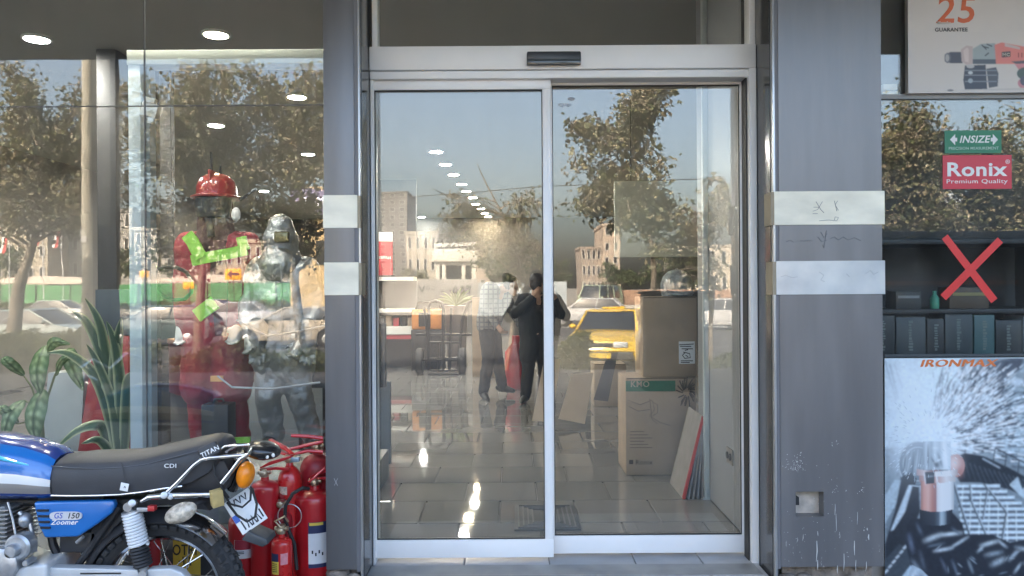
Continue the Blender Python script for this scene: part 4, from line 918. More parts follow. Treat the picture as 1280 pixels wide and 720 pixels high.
pr.cyl(1151,1192,601,637,[(0,(.40,.17,.13)),(.1,(.66,.34,.27)),(.22,(.70,.42,.35)),(.36,(.50,.22,.18)),(.46,(.36,.19,.18)),(.5,(.68,.64,.63)),(.62,(.76,.76,.75)),(.9,(.70,.71,.71)),(1,(.46,.48,.49))], 3)
pr.poly([(1156,590),(1168,589),(1168,604),(1157,605)], (.035,.04,.05)); pr.fold((1158,596),(1167,595),1.2,(.22,.25,.28)); pr.fold((1170,589),(1172,608),1.1,(.80,.78,.76)); pr.fold((1155,590),(1157,606),.9,(.78,.74,.72)); pr.fold((1158,589),(1176,588),1,(.30,.12,.10))
pr.cyl(1150,1190,637,654,[(0,(.02,.025,.035)),(.45,(.045,.055,.07)),(.58,(.10,.13,.16)),(.66,(.42,.50,.54)),(.74,(.30,.37,.41)),(.85,(.04,.05,.065)),(1,(.02,.025,.035))], 3)
pr.blur(1)
pr.glow((1140,505),44,70,(.78,.84,.88),.75)
for i in range(240):
    a = rs.uniform(0,2*PI); d0 = rs.uniform(22,64); p0 = (1160+math.cos(a)*d0*.9, 545+math.sin(a)*d0); pr.line(p0, (p0[0]+math.cos(a)*4,p0[1]+math.sin(a)*4), .8, (.5,.58,.62) if rs.random() < .5 else (.78,.84,.87), .3)
pr.done('printed_picture', printm, PO)
orange_ink = mat('orange_ink', (.72,.20,.055), .4)
for k in range(3): letters('poster_lettering', 'IRONMAX', front(1196.4+.75*k,454.6-.25*k,PY-.0012-.0007*k), .05, orange_ink, PO, bold=0, shear=.22, width=.385, depth=.0006)
build(MB().box((X(1105,PY),PY-.002,Z(447.5,PY)-.006),(X(1420,PY),PY+.002,Z(446,PY)+.0)), 'dark_edge', mat('poster_edge', (.05,.06,.065), .5), PO)
# --- upper sign
SY = 3.84
SG = board_of(1137, -60, 1420, 115.5, SY, .03, 'white sign with orange 25 months guarantee and a picture of a drill', 'guarantee_sign', 'sign', mat('sign_white', (.66,.62,.58), .35, var=.03))
sg = Print(SY, 1139, 40, 1340, 114.5, (.66,.62,.58), 1.6)
navyc = (.05,.06,.09); gr_ = (.28,.33,.36)
sg.poly([(1181,68),(1188,65),(1203,65),(1203,79),(1188,79),(1181,77)], (.09,.10,.13)); sg.oval((1184.5,72.5),4,6.5,(.16,.17,.2)); sg.oval((1184,72.5),2.4,4.6,(.45,.44,.43))
sg.poly([(1201,62),(1208,57),(1216,58),(1216,80),(1208,81),(1202,77)], (.55,.45,.43)); sg.poly([(1204,63),(1209,59),(1211,62),(1211,78),(1206,77)], (.68,.58,.55))
sg.poly([(1216,61),(1226,55),(1244,54),(1246,80),(1216,80)], (.36,.42,.43)); sg.poly([(1216,74),(1245,74),(1245,80),(1216,80)], (.12,.14,.17)); 
for a, b in (((1227,56),(1233,62)),((1233,55),(1240,58)),((1236,60),(1228,58)),((1231,70),(1236,66))): sg.line(a, b, 1.5, (.08,.09,.1))
sg.poly([(1243,56),(1252,53),(1300,62),(1300,80),(1245,80)], (.72,.25,.22)); sg.poly([(1256,54),(1275,59),(1275,62),(1256,58)], (.60,.5,.47)); sg.poly([(1264,77),(1300,74),(1300,82),(1270,80)], (.13,.13,.15))
sg.poly([(1252,65),(1263,64),(1263,71),(1252,72)], (.10,.10,.10))
for x in range(1273,1300,4): sg.line((x,66),(x,72),1.3,(.30,.08,.07))
sg.poly([(1206,82),(1232,81),(1234,112),(1206,112),(1204,100)], (.075,.09,.12)); sg.poly([(1233,86),(1245,84),(1248,92),(1247,108),(1236,110)], (.11,.125,.15))
for a in (88,94,102): sg.line((1206,a),(1246,a), 1.2, (.26,.29,.33))
sg.oval((1213,91),3,2,(.55,.6,.62)); sg.oval((1213,101),3,3,(.36,.42,.47)); sg.oval((1213,83),5,2.4,(.5,.5,.5))
sg.poly([(1268,80),(1300,78),(1300,90),(1274,88)], (.65,.28,.30)); sg.oval((1282,92),11,8,(.10,.14,.13)); sg.oval((1284,104),12,8,(.55,.25,.28)); sg.oval((1280,101),5,6,(.12,.13,.17)); 
sg.poly([(1180,113),(1300,109),(1300,113)], (.55,.52,.49)); sg.oval((1188,113),4,1.4,(.25,.24,.23))
sg.blur(1); sg.done('printed_picture', printm, SG)
ow = mat('sign_orange', (.66,.14,.05), .4)
ks = SY-.0012
letters('sign_numerals', '25', front(1194,14,ks), .185, ow, SG, bold=.02, shear=.12, width=.195, depth=.001)
letters('sign_lettering', 'GUARANTEE', front(1189,37.3,ks), .026, mat('sign_black', (.05,.05,.05), .5), SG, bold=.03, width=.162, depth=.001)
letters('sign_lettering', 'Months', front(1180,28.5,ks-.001), .02, mat('sign_cream', (.72,.66,.58), .4), SG, bold=.03, width=.065, depth=.001)
letters('sign_lettering', 'MC', front(1257.5,68.5,ks-.0005), .022, mat('sign_cream', (.72,.66,.58), .4), SG, bold=.03, width=.036, depth=.001)
# --- stickers
STY = WY-.003
st = board_of(1182, 163, 1253, 191.5, STY, .002, 'small green measuring brand sticker above the red sticker on the right window', 'green_sticker', 'sticker', mat('sticker_green', (.022,.20,.10), .35))
ww = mat('sticker_white', (.78,.78,.76), .4)
letters('sticker_lettering', 'INSIZE', front(1217.5,174.5,STY-.0004), .05, ww, st, bold=.035, shear=.25, width=.155, depth=.001)
letters('sticker_lettering', 'PRECISION MEASUREMENT', front(1217,185.5,STY-.0004), .02, mat('sticker_pale_green', (.45,.62,.52), .4), st, bold=.01, width=.25, depth=.001)
ar = Print(STY, 1183, 164.5, 1252, 190, (.022,.20,.10), 2.2)

for s, x in ((-1,1187.5),(1,1247.5)): ar.poly([(x,174.5),(x-s*6.5,167.5),(x-s*6.5,172.3),(x-s*9,172.3),(x-s*9,176.7),(x-s*6.5,176.7),(x-s*6.5,181.5)], (.78,.78,.76))
ar.done('arrows', printm, st, .0003)
st = board_of(1179.5, 194, 1265.5, 236, STY, .002, 'red sticker with white lettering reading Ronix on the right window', 'red_sticker', 'sticker', mat('sticker_red', (.60,.028,.05), .35))
letters('sticker_lettering', 'Ronix', front(1220,212.5,STY-.0004), .095, ww, st, bold=.045, width=.30, depth=.001)
letters('sticker_lettering', 'Premium Quality', front(1221,226.8,STY-.0004), .03, ww, st, bold=.0, width=.305, depth=.001)
letters('sticker_lettering', '®', front(1259.5,202.5,STY-.0004), .03, ww, st, depth=.001)
TX = thing('tape_cross', 'cross of two bright red tape strips on the right shop window', 'tape', P(1216,336,STY))
rt = mat('red_tape', (.68,.035,.03), .4, var=.06, vscale=30)
for k, (a, b) in enumerate((((1181,296),(1243,376)),((1250.5,300),(1179,372)))):
    pa, pb = P(*a, STY-.0012*k), P(*b, STY-.0012*k); d = (pb-pa); n = Vector((-d.z,0,d.x)).normalized()*.0185; y = STY-.0012*k
    v = [pa+n, pa-n, pb-n*1.05, pb+n*1.05]; vv = [(q.x,y,q.z) for q in v]+[(q.x,y+.0009,q.z) for q in v]
    build(MB().add(vv, [(0,1,2,3),(7,6,5,4),(0,4,5,1),(1,5,6,2),(2,6,7,3),(3,7,4,0)]), 'strip', rt, TX)
# --- stock on the shelf inside the right window
shm = mat('shelf_black', (.03,.032,.036), .45, var=.1)
SH = thing('display_shelf', 'black display shelf unit inside the right shop window', 'shelf', (3, 4.5, .14))
for zt in (P(1190,386,4.3).z, P(1190,443,4.3).z, P(1190,300,4.3).z, .5):
    build(MB().box((1.75,4.25,zt-.025),(5.2,4.7,zt)), 'shelf_board', shm, SH, bevel=.003)
for xx in (1.75, 3.05, 5.18): build(MB().box((xx,4.26,.14),(xx+.03,4.69,P(1190,298,4.3).z)), 'upright', shm, SH)
sz = P(1190,443,4.3).z
pack = [mat('pack_%s' % n, c, .45, var=.1) for n, c in (('slate',(.06,.075,.085)),('green',(.03,.16,.09)),('charcoal',(.035,.04,.045)),('teal',(.06,.13,.14)),('grey',(.16,.18,.19)))]
gp = mat('pack_print', (.17,.20,.19), .5)
xcur = 1.83; i = 0
while xcur < 2.98:
    w = (.075,.075,.14,.17,.10,.16,.12,.15,.12)[i % 9]; hgt = (.15,.15,.22,.21,.20,.23,.22,.19,.21)[i % 9]; m = pack[(1,1,2,0,2,0,3,2,4)[i % 9]]
    lab = ('slim green boxed tool pack at the left end of the right window shelf' if i == 0 else 'plain dark pack at the far right end of the shelf','second slim green tool pack beside the first on the shelf','wide charcoal tool pack right of the green packs','slate coloured tool pack with pale upright lettering','narrow charcoal pack in the shelf middle','tall slate tool pack right of the shelf middle','teal tinted tool pack on the right window shelf','dark pack with faint lettering near the shelf right','light grey pack at the right end of the shelf')[i % 9]
    t = thing('tool_pack', lab, 'package', (xcur+w/2, 4.3, sz), 'tool packs on the right window shelf')
    build(MB().box((xcur,4.27,sz),(xcur+w-.008,4.34+.1,sz+hgt)), 'box', m, t, bevel=.003)
    M = Matrix.Translation((xcur+w/2,4.2698,sz+hgt/2)) @ Matrix(((1,0,0,0),(0,0,-1,0),(0,1,0,0),(0,0,0,1))) @ Euler((0,0,PI/2)).to_matrix().to_4x4()
    pm_ = MB(); zc = sz+hgt*.12
    while zc < sz+hgt*.85:
        l_ = rnd.uniform(.006,.014); pm_.box((xcur+w*.40+rnd.uniform(-.002,.002),4.2688,zc),(xcur+w*.40+.020+rnd.uniform(-.006,.004),4.2698,zc+l_)); zc += l_+.005
    tag(build(pm_, 'print', gp, t, smooth=0), kind='stuff')
    xcur += w; i += 1
sz2 = P(1190,386,4.3).z
for k, (px, w, hh, c, lab) in enumerate(((1168,.05,.09,(.08,.40,.26),'small green bottle on the upper shelf of the right window'),(1205,.22,.12,(.10,.07,.05),'brown boxed kit on the upper shelf behind the tape cross'),(1130,.14,.10,(.05,.05,.05),'black case at the left end of the upper shelf'))):
    x = X(px,4.35); t = thing('boxed_kit' if k else 'bottle', lab, 'box' if k else 'bottle', (x, 4.35, sz2))
    if k: build(MB().box((x-w/2,4.3,sz2),(x+w/2,4.42,sz2+hh)), 'box', mat('kit_%d' % k, c, .5), t, bevel=.004); build(MB().box((x-w*.42,4.297,sz2+hh*.6),(x+w*.42,4.3,sz2+hh*.75)), 'stripe', mat('kit_stripe_%d' % k, (.3,.25,.1) if k == 1 else (.3,.3,.3), .5), t)
    else:
        zb2 = P(1168,319,4.35).z-.09+.02; 
        build(MB().lathe([(.022,sz2),(.024,sz2+.01),(.024,sz2+.06),(.01,sz2+.08),(.01,sz2+.1),(0,sz2+.1)], (x,4.35,0), 16), 'body', mat('bottle_green', c, .3), t)
EB = thing('wall_bracket', 'cream metal bracket under the sign beside the wide pillar', 'bracket', P(1112,112,3.99))
build(MB().box((X(1103,3.95),3.93,P(1110,112,3.93).z),(X(1121,3.95),4.05,P(1110,105,3.93).z)).box((X(1103,3.95),3.93,P(1110,125,3.93).z),(X(1122,3.95),4.05,P(1110,114,3.93).z)), 'plate', mat('bracket_cream', (.66,.60,.50), .5, var=.15), EB, bevel=.003)
build(MB().box((X(1103,4.2),4.2,P(1110,125,4.2).z),(X(1135,4.2),4.3,3.5)), 'wall_strip', mat('strip_grey', (.28,.27,.25), .6, var=.1), EB)

# ================================================================== INSIDE THE SHOP
FZ = .14
def FY(py, z=FZ): return (EYE-z)/((py-360)/F)           # depth of a floor point seen at row py
lamp_w = mat('lamp_white', (1,.97,.90), .5, emit=56); lamp_y = mat('lamp_warm', (1,.80,.52), .5, emit=56)
lamp_fw = mat('lamp_white_strong', (1,.96,.88), .5, emit=76); lamp_fy = mat('lamp_warm_strong', (1,.78,.50), .5, emit=76); trim_w = mat('lamp_trim', (.75,.75,.73), .4)
lights = [(46,43,0),(270,39,1),(202,120,1),(371,118,0),(270,153,0),(385,190,0),(545,188,0),(557,204,0),(567,217,1),(577,229,0),(583,238,1),(591,246,0),(595,254,1),(601,260,0),(606,266,0),(610,270,1),(613,274,0),
          (470,238,0),(484,246,1),(496,254,1),(508,260,0),(527,270,0),(535,275,1),(922,222,1),(330,236,0)]
for px, py, w in lights:
    d = 2.0/((360-py+ (px-640)*math.sin(ROLL)*-1*0)/F)
    q = P(px, py, d); x, y = q.x, d
    if abs(x) > 6.8 or y > 21.5: continue
    lab = {(46,43):'bright white downlight at the top left corner of the left window',(270,39):'warm downlight at the top of the left window above the portal beam',(202,120):'warm downlight just right of the pale portal post',(371,118):'white downlight near the pillar in the left window, second row',(270,153):'white downlight above the red helmet',(385,190):'small white downlight beside the pillar above the silver hood',(922,222):'warm downlight at the right edge of the right door',(545,188):'nearest downlight of the long row behind the left door'}.get((px,py), 'small %s ceiling downlight far back inside the shop' % ('warm' if w else 'white'))
    t = thing('downlight', lab, 'downlight', (x, y, 3.49), 'ceiling downlights in the shop')
    build(MB().lathe([(0,3.484),(.088,3.484),(.088,3.49),(0,3.49)], (x,y,0), 24), 'lamp', (lamp_y if w else lamp_w) if y < 9.6 else (lamp_fy if w else lamp_fw), t)
    build(MB().hollow().lathe([(.089,3.480),(.108,3.482),(.108,3.4995),(.089,3.4995)], (x,y,0), 24), 'trim', trim_w, t)
for k in range(5):                                   # added row behind the window glass, out of view, to brighten the display
    x, y = -4.4+.75*k, 4.02
    t = thing('downlight', 'added white ceiling downlight out of view behind the left window glass, brightens the display', 'downlight', (x, y, 3.49), 'ceiling downlights in the shop')
    build(MB().lathe([(0,3.484),(.088,3.484),(.088,3.49),(0,3.49)], (x,y,0), 24), 'lamp', mat('fill_lamp', (1,.97,.90), .5, emit=19), t)
    build(MB().hollow().lathe([(.089,3.480),(.108,3.482),(.108,3.4995),(.089,3.4995)], (x,y,0), 24), 'trim', trim_w, t)
card = mat('cardboard', (.34,.255,.18), .8, var=.12, vscale=5, bump=.08, bscale=25)
card2 = mat('cardboard_light', (.42,.34,.26), .75, var=.1, vscale=5)
tapem = mat('parcel_tape', (.40,.30,.19), .3); cprint = mat('carton_print', (.06,.045,.035), .6)
def carton(label, px0, px1, pyt, pyb, Y, dep, m=card, z0=None):
    a, b = X(px0,Y), X(px1,Y); z1 = P((px0+px1)/2,pyt,Y).z; z0 = FZ if z0 is None else z0
    t = thing('cardboard_box', label, 'box', ((a+b)/2, Y, z0))
    build(MB().box((a,Y,z0),(b,Y+dep,z1)), 'carton', m, t, bevel=.006)
    build(MB().box((a+.01,Y-.001,z1-.008),(b-.01,Y+.0,z1-.003)), 'flap_seam', cprint, t)
    return t, a, b, z1
YB1 = FY(595)
t, a, b, zt1 = carton('tall lower carton with green band and line drawing under the taped carton', 781, 869, 472, 595, YB1, .4)
gb = mat('carton_green', (.03,.14,.08), .6)
build(MB().box((a+.002,YB1-.003,P(820,489,YB1).z),(a+.36,YB1-.0005,P(820,476,YB1).z)), 'green_band', gb, t)
letters('band_lettering', 'KMO', front(800,480.5,YB1-.003), .06, card2, t, bold=.02, depth=.0008)
scribble('line_drawing', [[(785,500),(800,506),(815,500),(818,512),(812,520),(825,528),(838,532)],[(786,508),(798,514),(812,512)],[(815,502),(822,506),(822,516),(816,520)],[(812,498),(815,524),(822,530)]], YB1-.002, mat('faint_print', (.20,.15,.11), .7), t, .005)
letters('carton_lettering', 'Ronix', front(805,578,YB1-.002), .05, cprint, t, depth=.0008); build(MB().box((X(785,YB1),YB1-.003,P(787,580,YB1).z),(X(790,YB1),YB1-.001,P(787,575,YB1).z)), 'print_square', cprint, t)
for k in range(6): build(MB().box((X(786,YB1),YB1-.002,P(800,540+k*4,YB1).z),(X(786+18+5*(k % 3),YB1),YB1-.001,P(800,540+k*4,YB1).z+.006)), 'print_line', mat('faint_print', (.20,.15,.11), .7), t)
t2, a2, b2, zt2 = carton('upper carton with white label sticker standing on the tall green banded carton', 803, 871, 371, 470, YB1+.02, .36, z0=zt1+.002)
LB = build(MB().box((X(848,YB1+.02),YB1+.017,P(858,455,YB1).z),(X(868,YB1+.02),YB1+.0195,P(858,427,YB1).z)), 'white_label', labelw, t2)
scribble('label_print', [[(849,431),(867,430)],[(850,433),(864,433)],[(852,436),(866,436)],[(854,440),(862,442),(863,447),(856,448),(853,444),(856,441)],[(856,438),(860,437)],[(857,444),(860,446)],[(851,451),(866,451)],[(851,453),(862,453)]], YB1+.0165, blackm, LB, .007)
# lion's head drawing on the side of the stack, radiating strokes
ln = []
lr = random.Random(3)
for i in range(34):
    aa = lr.uniform(0, 2*PI); r0 = lr.uniform(4,7); r1 = r0+lr.uniform(6,13)
    ln.append([(858+r0*math.cos(aa)*.7, 490+r0*math.sin(aa)), (858+.5*(r0+r1)*math.cos(aa+.2)*.7, 490+.5*(r0+r1)*math.sin(aa+.2)*1.05), (858+min(r1*math.cos(aa+.3)*.72, 10.5), 490+r1*math.sin(aa+.3)*1.1)])
scribble('lion_print', ln, YB1-.0025, cprint, t, .008)
cp = P(846,352,YB1+.2); cm = mat('cap_cloth', (.20,.23,.26), .8, var=.4, vscale=30)
CP = thing('cap', 'grey peaked cap lying on the upper carton with the white label', 'cap', (cp.x, cp.y, zt2)); k_ = 1.15
build(MB().lathe([(.098*k_,zt2+.002),(.106*k_,zt2+.05),(.104*k_,zt2+.10),(.09*k_,zt2+.15),(.06*k_,zt2+.185),(.025*k_,zt2+.20),(0,zt2+.202)], (cp.x,cp.y,0), 24), 'crown', cm, CP)
build(MB().loops([[Vector((cp.x+.10*math.cos(q),cp.y-.12+.09*math.sin(q),zt2+.03+h+.02*math.sin(q))) for q in [2*PI*i/20 for i in range(20)]] for h in (0,.010)]), 'peak', cm, CP)
build(MB().ell((cp.x,cp.y,zt2+.205),(.012,.012,.008),10,6), 'button', cm, CP)
# boards leaning on the partition at the right
BL = [(850,620),(884,520)]
yb_ = FY(620)-.1
for k, lab in enumerate(('front leaning board with red edge by the right partition','second leaning board behind the red edged one','third thin board in the leaning row by the partition','fourth thin board in the leaning row by the partition','rearmost thin board of the leaning row')):
    xo = X(852,yb_)+k*.03; xt = min(1.24, X(881,yb_)+.012*k)
    t = thing('leaning_board', lab, 'board', (xo, yb_+.2, FZ), 'boards leaning by the right partition')
    zt = P(884,521,yb_).z
    v = [(xo,yb_,FZ),(xo+.012,yb_,FZ),(xo+.012,yb_+.42,FZ),(xo,yb_+.42,FZ)]; w = [(xt-.014,yb_+.03,zt-.004*k),(xt-.004,yb_+.03,zt-.004*k),(xt-.004,yb_+.42,zt-.004*k),(xt-.014,yb_+.42,zt-.004*k)]
    build(MB().loops([[Vector(p) for p in v],[Vector(p) for p in w]]), 'sheet', mat('board_%d' % (k % 2), ((.24,.22,.205),(.20,.21,.23))[k % 2], .5, var=.2, vscale=12), t)
    if k == 0:
        v = [(xo-.004,yb_-.004,FZ),(xo+.014,yb_-.004,FZ),(xo+.014,yb_-.0005,FZ+.02),(xo-.004,yb_-.0005,FZ+.02)]; q = [(p[0]+xt-.016-xo+.002,p[1]+.03,zt) for p in v]
        build(MB().loops([[Vector(p) for p in v],[Vector(p) for p in q]]), 'red_edge', mat('edge_red', (.45,.03,.03), .5), t)
SW = thing('wall_socket', 'small metal socket plate low on the right partition', 'socket', (1.255, 4.4, 1.5-210/F*4.5))
ys = 1.257/((911-640)/F); zs = P(911,570,ys).z
build(MB().box((1.252,ys-.06,zs-.045),(1.2595,ys+.06,zs+.045)), 'plate', mat('socket_metal', (.30,.27,.24), .4, metal=.5), SW, bevel=.002)
build(MB().cyl((1.2515,ys-.03,zs),(1.246,ys-.03,zs),.02).cyl((1.2515,ys+.03,zs),(1.246,ys+.03,zs),.02), 'outlet', blackm, SW)
xv = X(874,YB1); PV = thing('post', 'slim pale vertical post standing against the right partition', 'post', (1.24, 5.0, FZ))
build(MB().box((1.225,4.95,FZ),(1.2585,4.985,3.49)), 'profile', palu, PV, bevel=.003); build(MB().box((1.215,4.94,FZ),(1.2585,4.995,FZ+.01)), 'foot_plate', palu, PV)
DM = thing('door_mat', 'small dark ribbed floor mat lying just behind the doors', 'mat', (.19, 4.55, FZ))
mx0, mx1, my0, my1 = X(641,4.45), X(722,4.45), FY(664), FY(633)
build(MB().box((mx0,my0,FZ+.001),(mx1,my1,FZ+.010)), 'base', mat('mat_rubber', (.05,.052,.055), .7, var=.2), DM, bevel=.002)
for k in range(4):
    e = .022+.028*k; dd = .008
    build(MB().box((mx0+e,my0+e,FZ+.010),(mx1-e,my0+e+dd,FZ+.016)).box((mx0+e,my1-e-dd,FZ+.010),(mx1-e,my1-e,FZ+.016)).box((mx0+e,my0+e+dd,FZ+.010),(mx0+e+dd,my1-e-dd,FZ+.016)).box((mx1-e-dd,my0+e+dd,FZ+.010),(mx1-e,my1-e-dd,FZ+.016)), 'rib', mat('mat_rib', (.09,.092,.095), .6), DM)
# leaning cardboard sheets in the middle
for lab, pts, Y, m in (('leaning cardboard sheet cut by the middle door stile',[(665,526),(690,528),(702,452),(682,448)],7.6,card2),('wide pale cardboard sheet leaning beside the taxi reflection',[(698,524),(731,530),(744,468),(716,470)],7.5,card2),('dark narrow panel leaning behind the cardboard sheets',[(742,500),(760,502),(776,440),(764,438)],7.9,dark)):
    v = [P(a,b,Y) for a, b in pts]; lo = min(q.z for q in v)
    for q in v: q.y += (q.z-lo)*.35
    t = thing('cardboard_sheet', lab, 'sheet', v[0]); dz = FZ-lo
    v = [q+Vector((0,0,dz*.0)) for q in v]
    build(MB().loops([v, [q+Vector((0.004,.03,0)) for q in v]]), 'sheet', m, t)
# tall cartons and red bag behind the people
carton('tall plain carton standing left of the man in the checked shirt', 590, 622, 372, 470, FY(471), .35)
carton('brown carton standing behind the dark panel in mid shop', 742, 782, 455, 520, FY(520)+.6, .4, card2)
RG = thing('red_sack', 'red plastic sack standing on the floor behind the two people', 'sack', (.0, 10.4, FZ))
yr = 10.4
build(MB().loft([((X(645,yr),yr,FZ),.09,.07),((X(645,yr),yr,FZ+.06),.13,.1),((X(643,yr),yr,FZ+.3),.14,.11),((X(642,yr),yr,FZ+.5),.12,.09),((X(644,yr),yr,FZ+.62),.05,.04),((X(646,yr),yr,FZ+.72),.07,.05)],20), 'bag', mat('red_plastic_film', (.38,.02,.03), .35, var=.2, bump=.4, bscale=20), RG)
# hand truck with an orange tool case
YH = FY(467); steel = mat('dark_steel', (.018,.016,.016), .45, metal=.3, var=.3, vscale=20)
HT = thing('hand_truck', 'dark steel hand truck with two rubber wheels standing in the shop aisle', 'hand truck', (X(552,YH), YH, FZ))
def HP(px, py): return P(px, py, YH)
for px in (525, 578):
    c = HP(px, 450); rr = .21
    w = build(MB().hollow().lathe([(rr*.55,-.05),(rr*.9,-.055),(rr,-.03),(rr,.03),(rr*.9,.055),(rr*.55,.05)], (c.x,YH,FZ+rr), 28, Euler((0,PI/2,0)).to_matrix().to_4x4() @ Euler((0,0,0)).to_matrix().to_4x4()), 'wheel', tyre_m, HT)
    build(MB().lathe([(0,-.03),(rr*.5,-.04),(rr*.56,-.02),(rr*.56,.02),(rr*.5,.04),(0,.03)], (c.x,YH,FZ+rr), 20, Euler((0,PI/2,0)).to_matrix().to_4x4()), 'rim', steel, w)
for pts in ([(536,463),(536,385),(538,378),(545,376),(552,379),(554,386),(554,463)],[(536,460),(533,400),(530,384)],[(572,463),(578,400),(586,378),(592,376)]):
    build(MB().tube([HP(*q) for q in pts], .026, 8), 'handle', steel, HT)
for pts in ([(534,428),(574,428)],[(534,448),(574,448)],[(536,463),(574,463)],[(548,463),(548,428)],[(562,463),(564,385)],[(520,418),(590,418)],[(525,450),(578,450)]):
    build(MB().tube([HP(*q) for q in pts], .021, 8), 'rail', steel, HT)
build(MB().box((HP(536,463).x,YH-.22,FZ+.005),(HP(574,463).x,YH,FZ+.02)), 'toe_plate', steel, HT)
OC = thing('generator', 'orange portable machine with black base behind the hand truck', 'machine', (X(533,YH+.5), YH+.5, FZ+.3))
yo = YH+.6; bx0, bx1 = X(514,yo), X(553,yo); bz1, bz0 = P(533,387,yo).z, P(533,412,yo).z
build(MB().box((bx0,yo,bz0),(bx1,yo+.4,bz1)), 'housing', mat('machine_orange', (.50,.18,.03), .45, var=.15), OC, bevel=.03, segs=3)
build(MB().box((bx0-.01,yo+.01,FZ),(bx1+.01,yo+.41,bz0-.0)), 'base', steel, OC, bevel=.02)
build(MB().box((bx0+.12,yo-.02,bz0+.05),(bx1-.2,yo,bz1-.05)), 'engine_panel', steel, OC, bevel=.01); build(MB().tube([(bx0+.05,yo+.2,bz1),(bx0+.08,yo+.2,bz1+.12),(bx1-.08,yo+.2,bz1+.12),(bx1-.05,yo+.2,bz1)], .018, 8), 'handle', steel, OC)
# back of the shop: shelves with red panels, cabinet, wall block
whs = mat('shelf_white', (.62,.60,.57), .5, var=.05); redpan = mat('red_panel', (.38,.03,.04), .45, var=.1)
YS = 13.0
S1 = thing('shelving_unit', 'white wall shelf with red sign panel at the far left of the door view', 'shelf', (X(500,YS), YS, FZ))
xa_, xb_ = X(440,YS), X(517,YS)
for py in (346, 386, 408): build(MB().box((xa_,YS,P(500,py,YS).z-.06),(xb_,YS+.45,P(500,py,YS).z)), 'shelf_board', whs, S1)
build(MB().box((xa_,YS+.02,P(500,424,YS).z),(xb_,YS+.44,P(500,419,YS).z)), 'kick_board', redpan, S1)
build(MB().box((xa_,YS+.46,FZ),(xb_,YS+.5,3.4)), 'back_panel', dark, S1)
build(MB().box((xa_,YS-.02,P(480,344,YS).z),(X(491,YS),YS+.03,P(480,302,YS).z)), 'red_sign', redpan, S1)
build(MB().box((xa_,YS-.02,P(480,302,YS).z),(X(491,YS),YS+.03,P(480,290,YS).z)), 'pale_strip', whs, S1)
pm_ = MB()
for k in range(6): c = P(474+k*2.6,322+rnd.uniform(-.4,.4),YS-.02); pm_.box((c.x,YS-.024,c.z-.02),(c.x+.022,YS-.0205,c.z+.02))
tag(build(pm_, 'sign_lettering', whs, S1, smooth=0), kind='stuff')
build(MB().box((xa_,YS+.0,P(500,418,YS).z),(xb_,YS+.44,P(500,408,YS).z-.061)), 'drawer_front', whs, S1)
for k in range(5):
    c = P(478+9*k, 396, YS+.2); build(MB().box((c.x-.05,YS+.1,P(500,408,YS).z),(c.x+.05,YS+.3,P(500,408,YS).z+.14+.03*(k % 2))), 'goods', (dark, card, redpan, steel, card2)[k], S1, bevel=.01)
YW = 8.0
HB = thing('hanging_board', 'pale rectangular board hanging in the shop behind the right door', 'board', (X(836,YW), YW, 2.6))
build(MB().box((X(769,YW),YW,P(836,321,YW).z),(X(905,YW),YW+.06,P(836,226,YW).z)), 'panel', mat('pale_panel', (.62,.65,.60), .6, var=.05), HB, bevel=.004)
for px in (790, 884): build(MB().cyl((X(px,YW),YW+.03,P(836,226,YW).z),(X(px,YW),YW+.03,3.5),.004,n=6), 'wire', steel, HB)
RC = thing('red_case', 'small red case fixed on the hanging pale board', 'case', (X(880,YW), YW, 2.0))
build(MB().box((X(873,YW),YW-.08,P(880,306,YW).z),(X(889,YW),YW-.001,P(880,256,YW).z)), 'body', redpan, RC, bevel=.01)
build(MB().box((X(876,YW),YW-.09,P(880,285,YW).z),(X(886,YW),YW-.0801,P(880,280,YW).z)), 'latch', steel, RC)
TN = thing('silver_tinsel', 'crumpled silver foil sheet hanging behind the upper carton', 'foil', P(888,440,5.5))
build(MB().tube([P(884,402,5.5),P(889,425,5.48),P(886,445,5.5),P(890,465,5.49),P(888,500,5.5)], [.02,.045,.035,.05,.02], 12), 'foil', mat('foil', (.75,.75,.76), .2, metal=1, bump=1, bscale=35), TN)
# ------------------------------------------------------------------ left window display
maroon = mat('desk_maroon', (.16,.018,.028), .35, var=.08); redc = mat('cabinet_red', (.26,.022,.03), .45, var=.08)
gpan = mat('grey_panel', (.20,.22,.23), .5, var=.06); slate = mat('slate_panel', (.045,.06,.075), .5)
PF = thing('display_platform', 'low grey platform under the mannequins in the left window', 'platform', (-2.4, 5, FZ))
build(MB().box((-4.6,4.5,FZ),(-.9,5.6,.34)), 'deck', gpan, PF, bevel=.004)
RCb = thing('display_cabinet', 'red and pale grey display cabinet behind the plants in the left window', 'cabinet', (X(110,5.7), 5.7, FZ))
y = 5.7
def quad(px_pts, Y0, dep, name, m, par): return build(MB().prism([(P(a,b,Y0).x,P(a,b,Y0).z) for a, b in px_pts], Y0, Y0+dep), name, m, par, bevel=.003)
quad([(118,421),(160,421),(160,600),(92,600)], y, .4, 'red_body', redc, RCb)
quad([(60,466),(106,466),(97,600),(48,600)], y+.02, .4, 'grey_body', mat('pale_grey_panel', (.26,.29,.30), .5, var=.05), RCb)
quad([(119,362),(163,362),(163,419),(119,419)], y+.05, .35, 'slate_top', slate, RCb)
quad([(121,448),(152,440),(160,450),(140,466)], y-.05, .04, 'pale_trim', gpan, RCb) if False else None
CL = thing('column', 'dark square column inside the shop behind the inner frame', 'column', (X(134,6.4), 6.4, FZ))
build(MB().box((X(122,6.4),6.4,FZ),(X(146,6.4),6.75,3.5)), 'shaft', mat('column_dark', (.022,.022,.024), .6, var=.1), CL, bevel=.005)
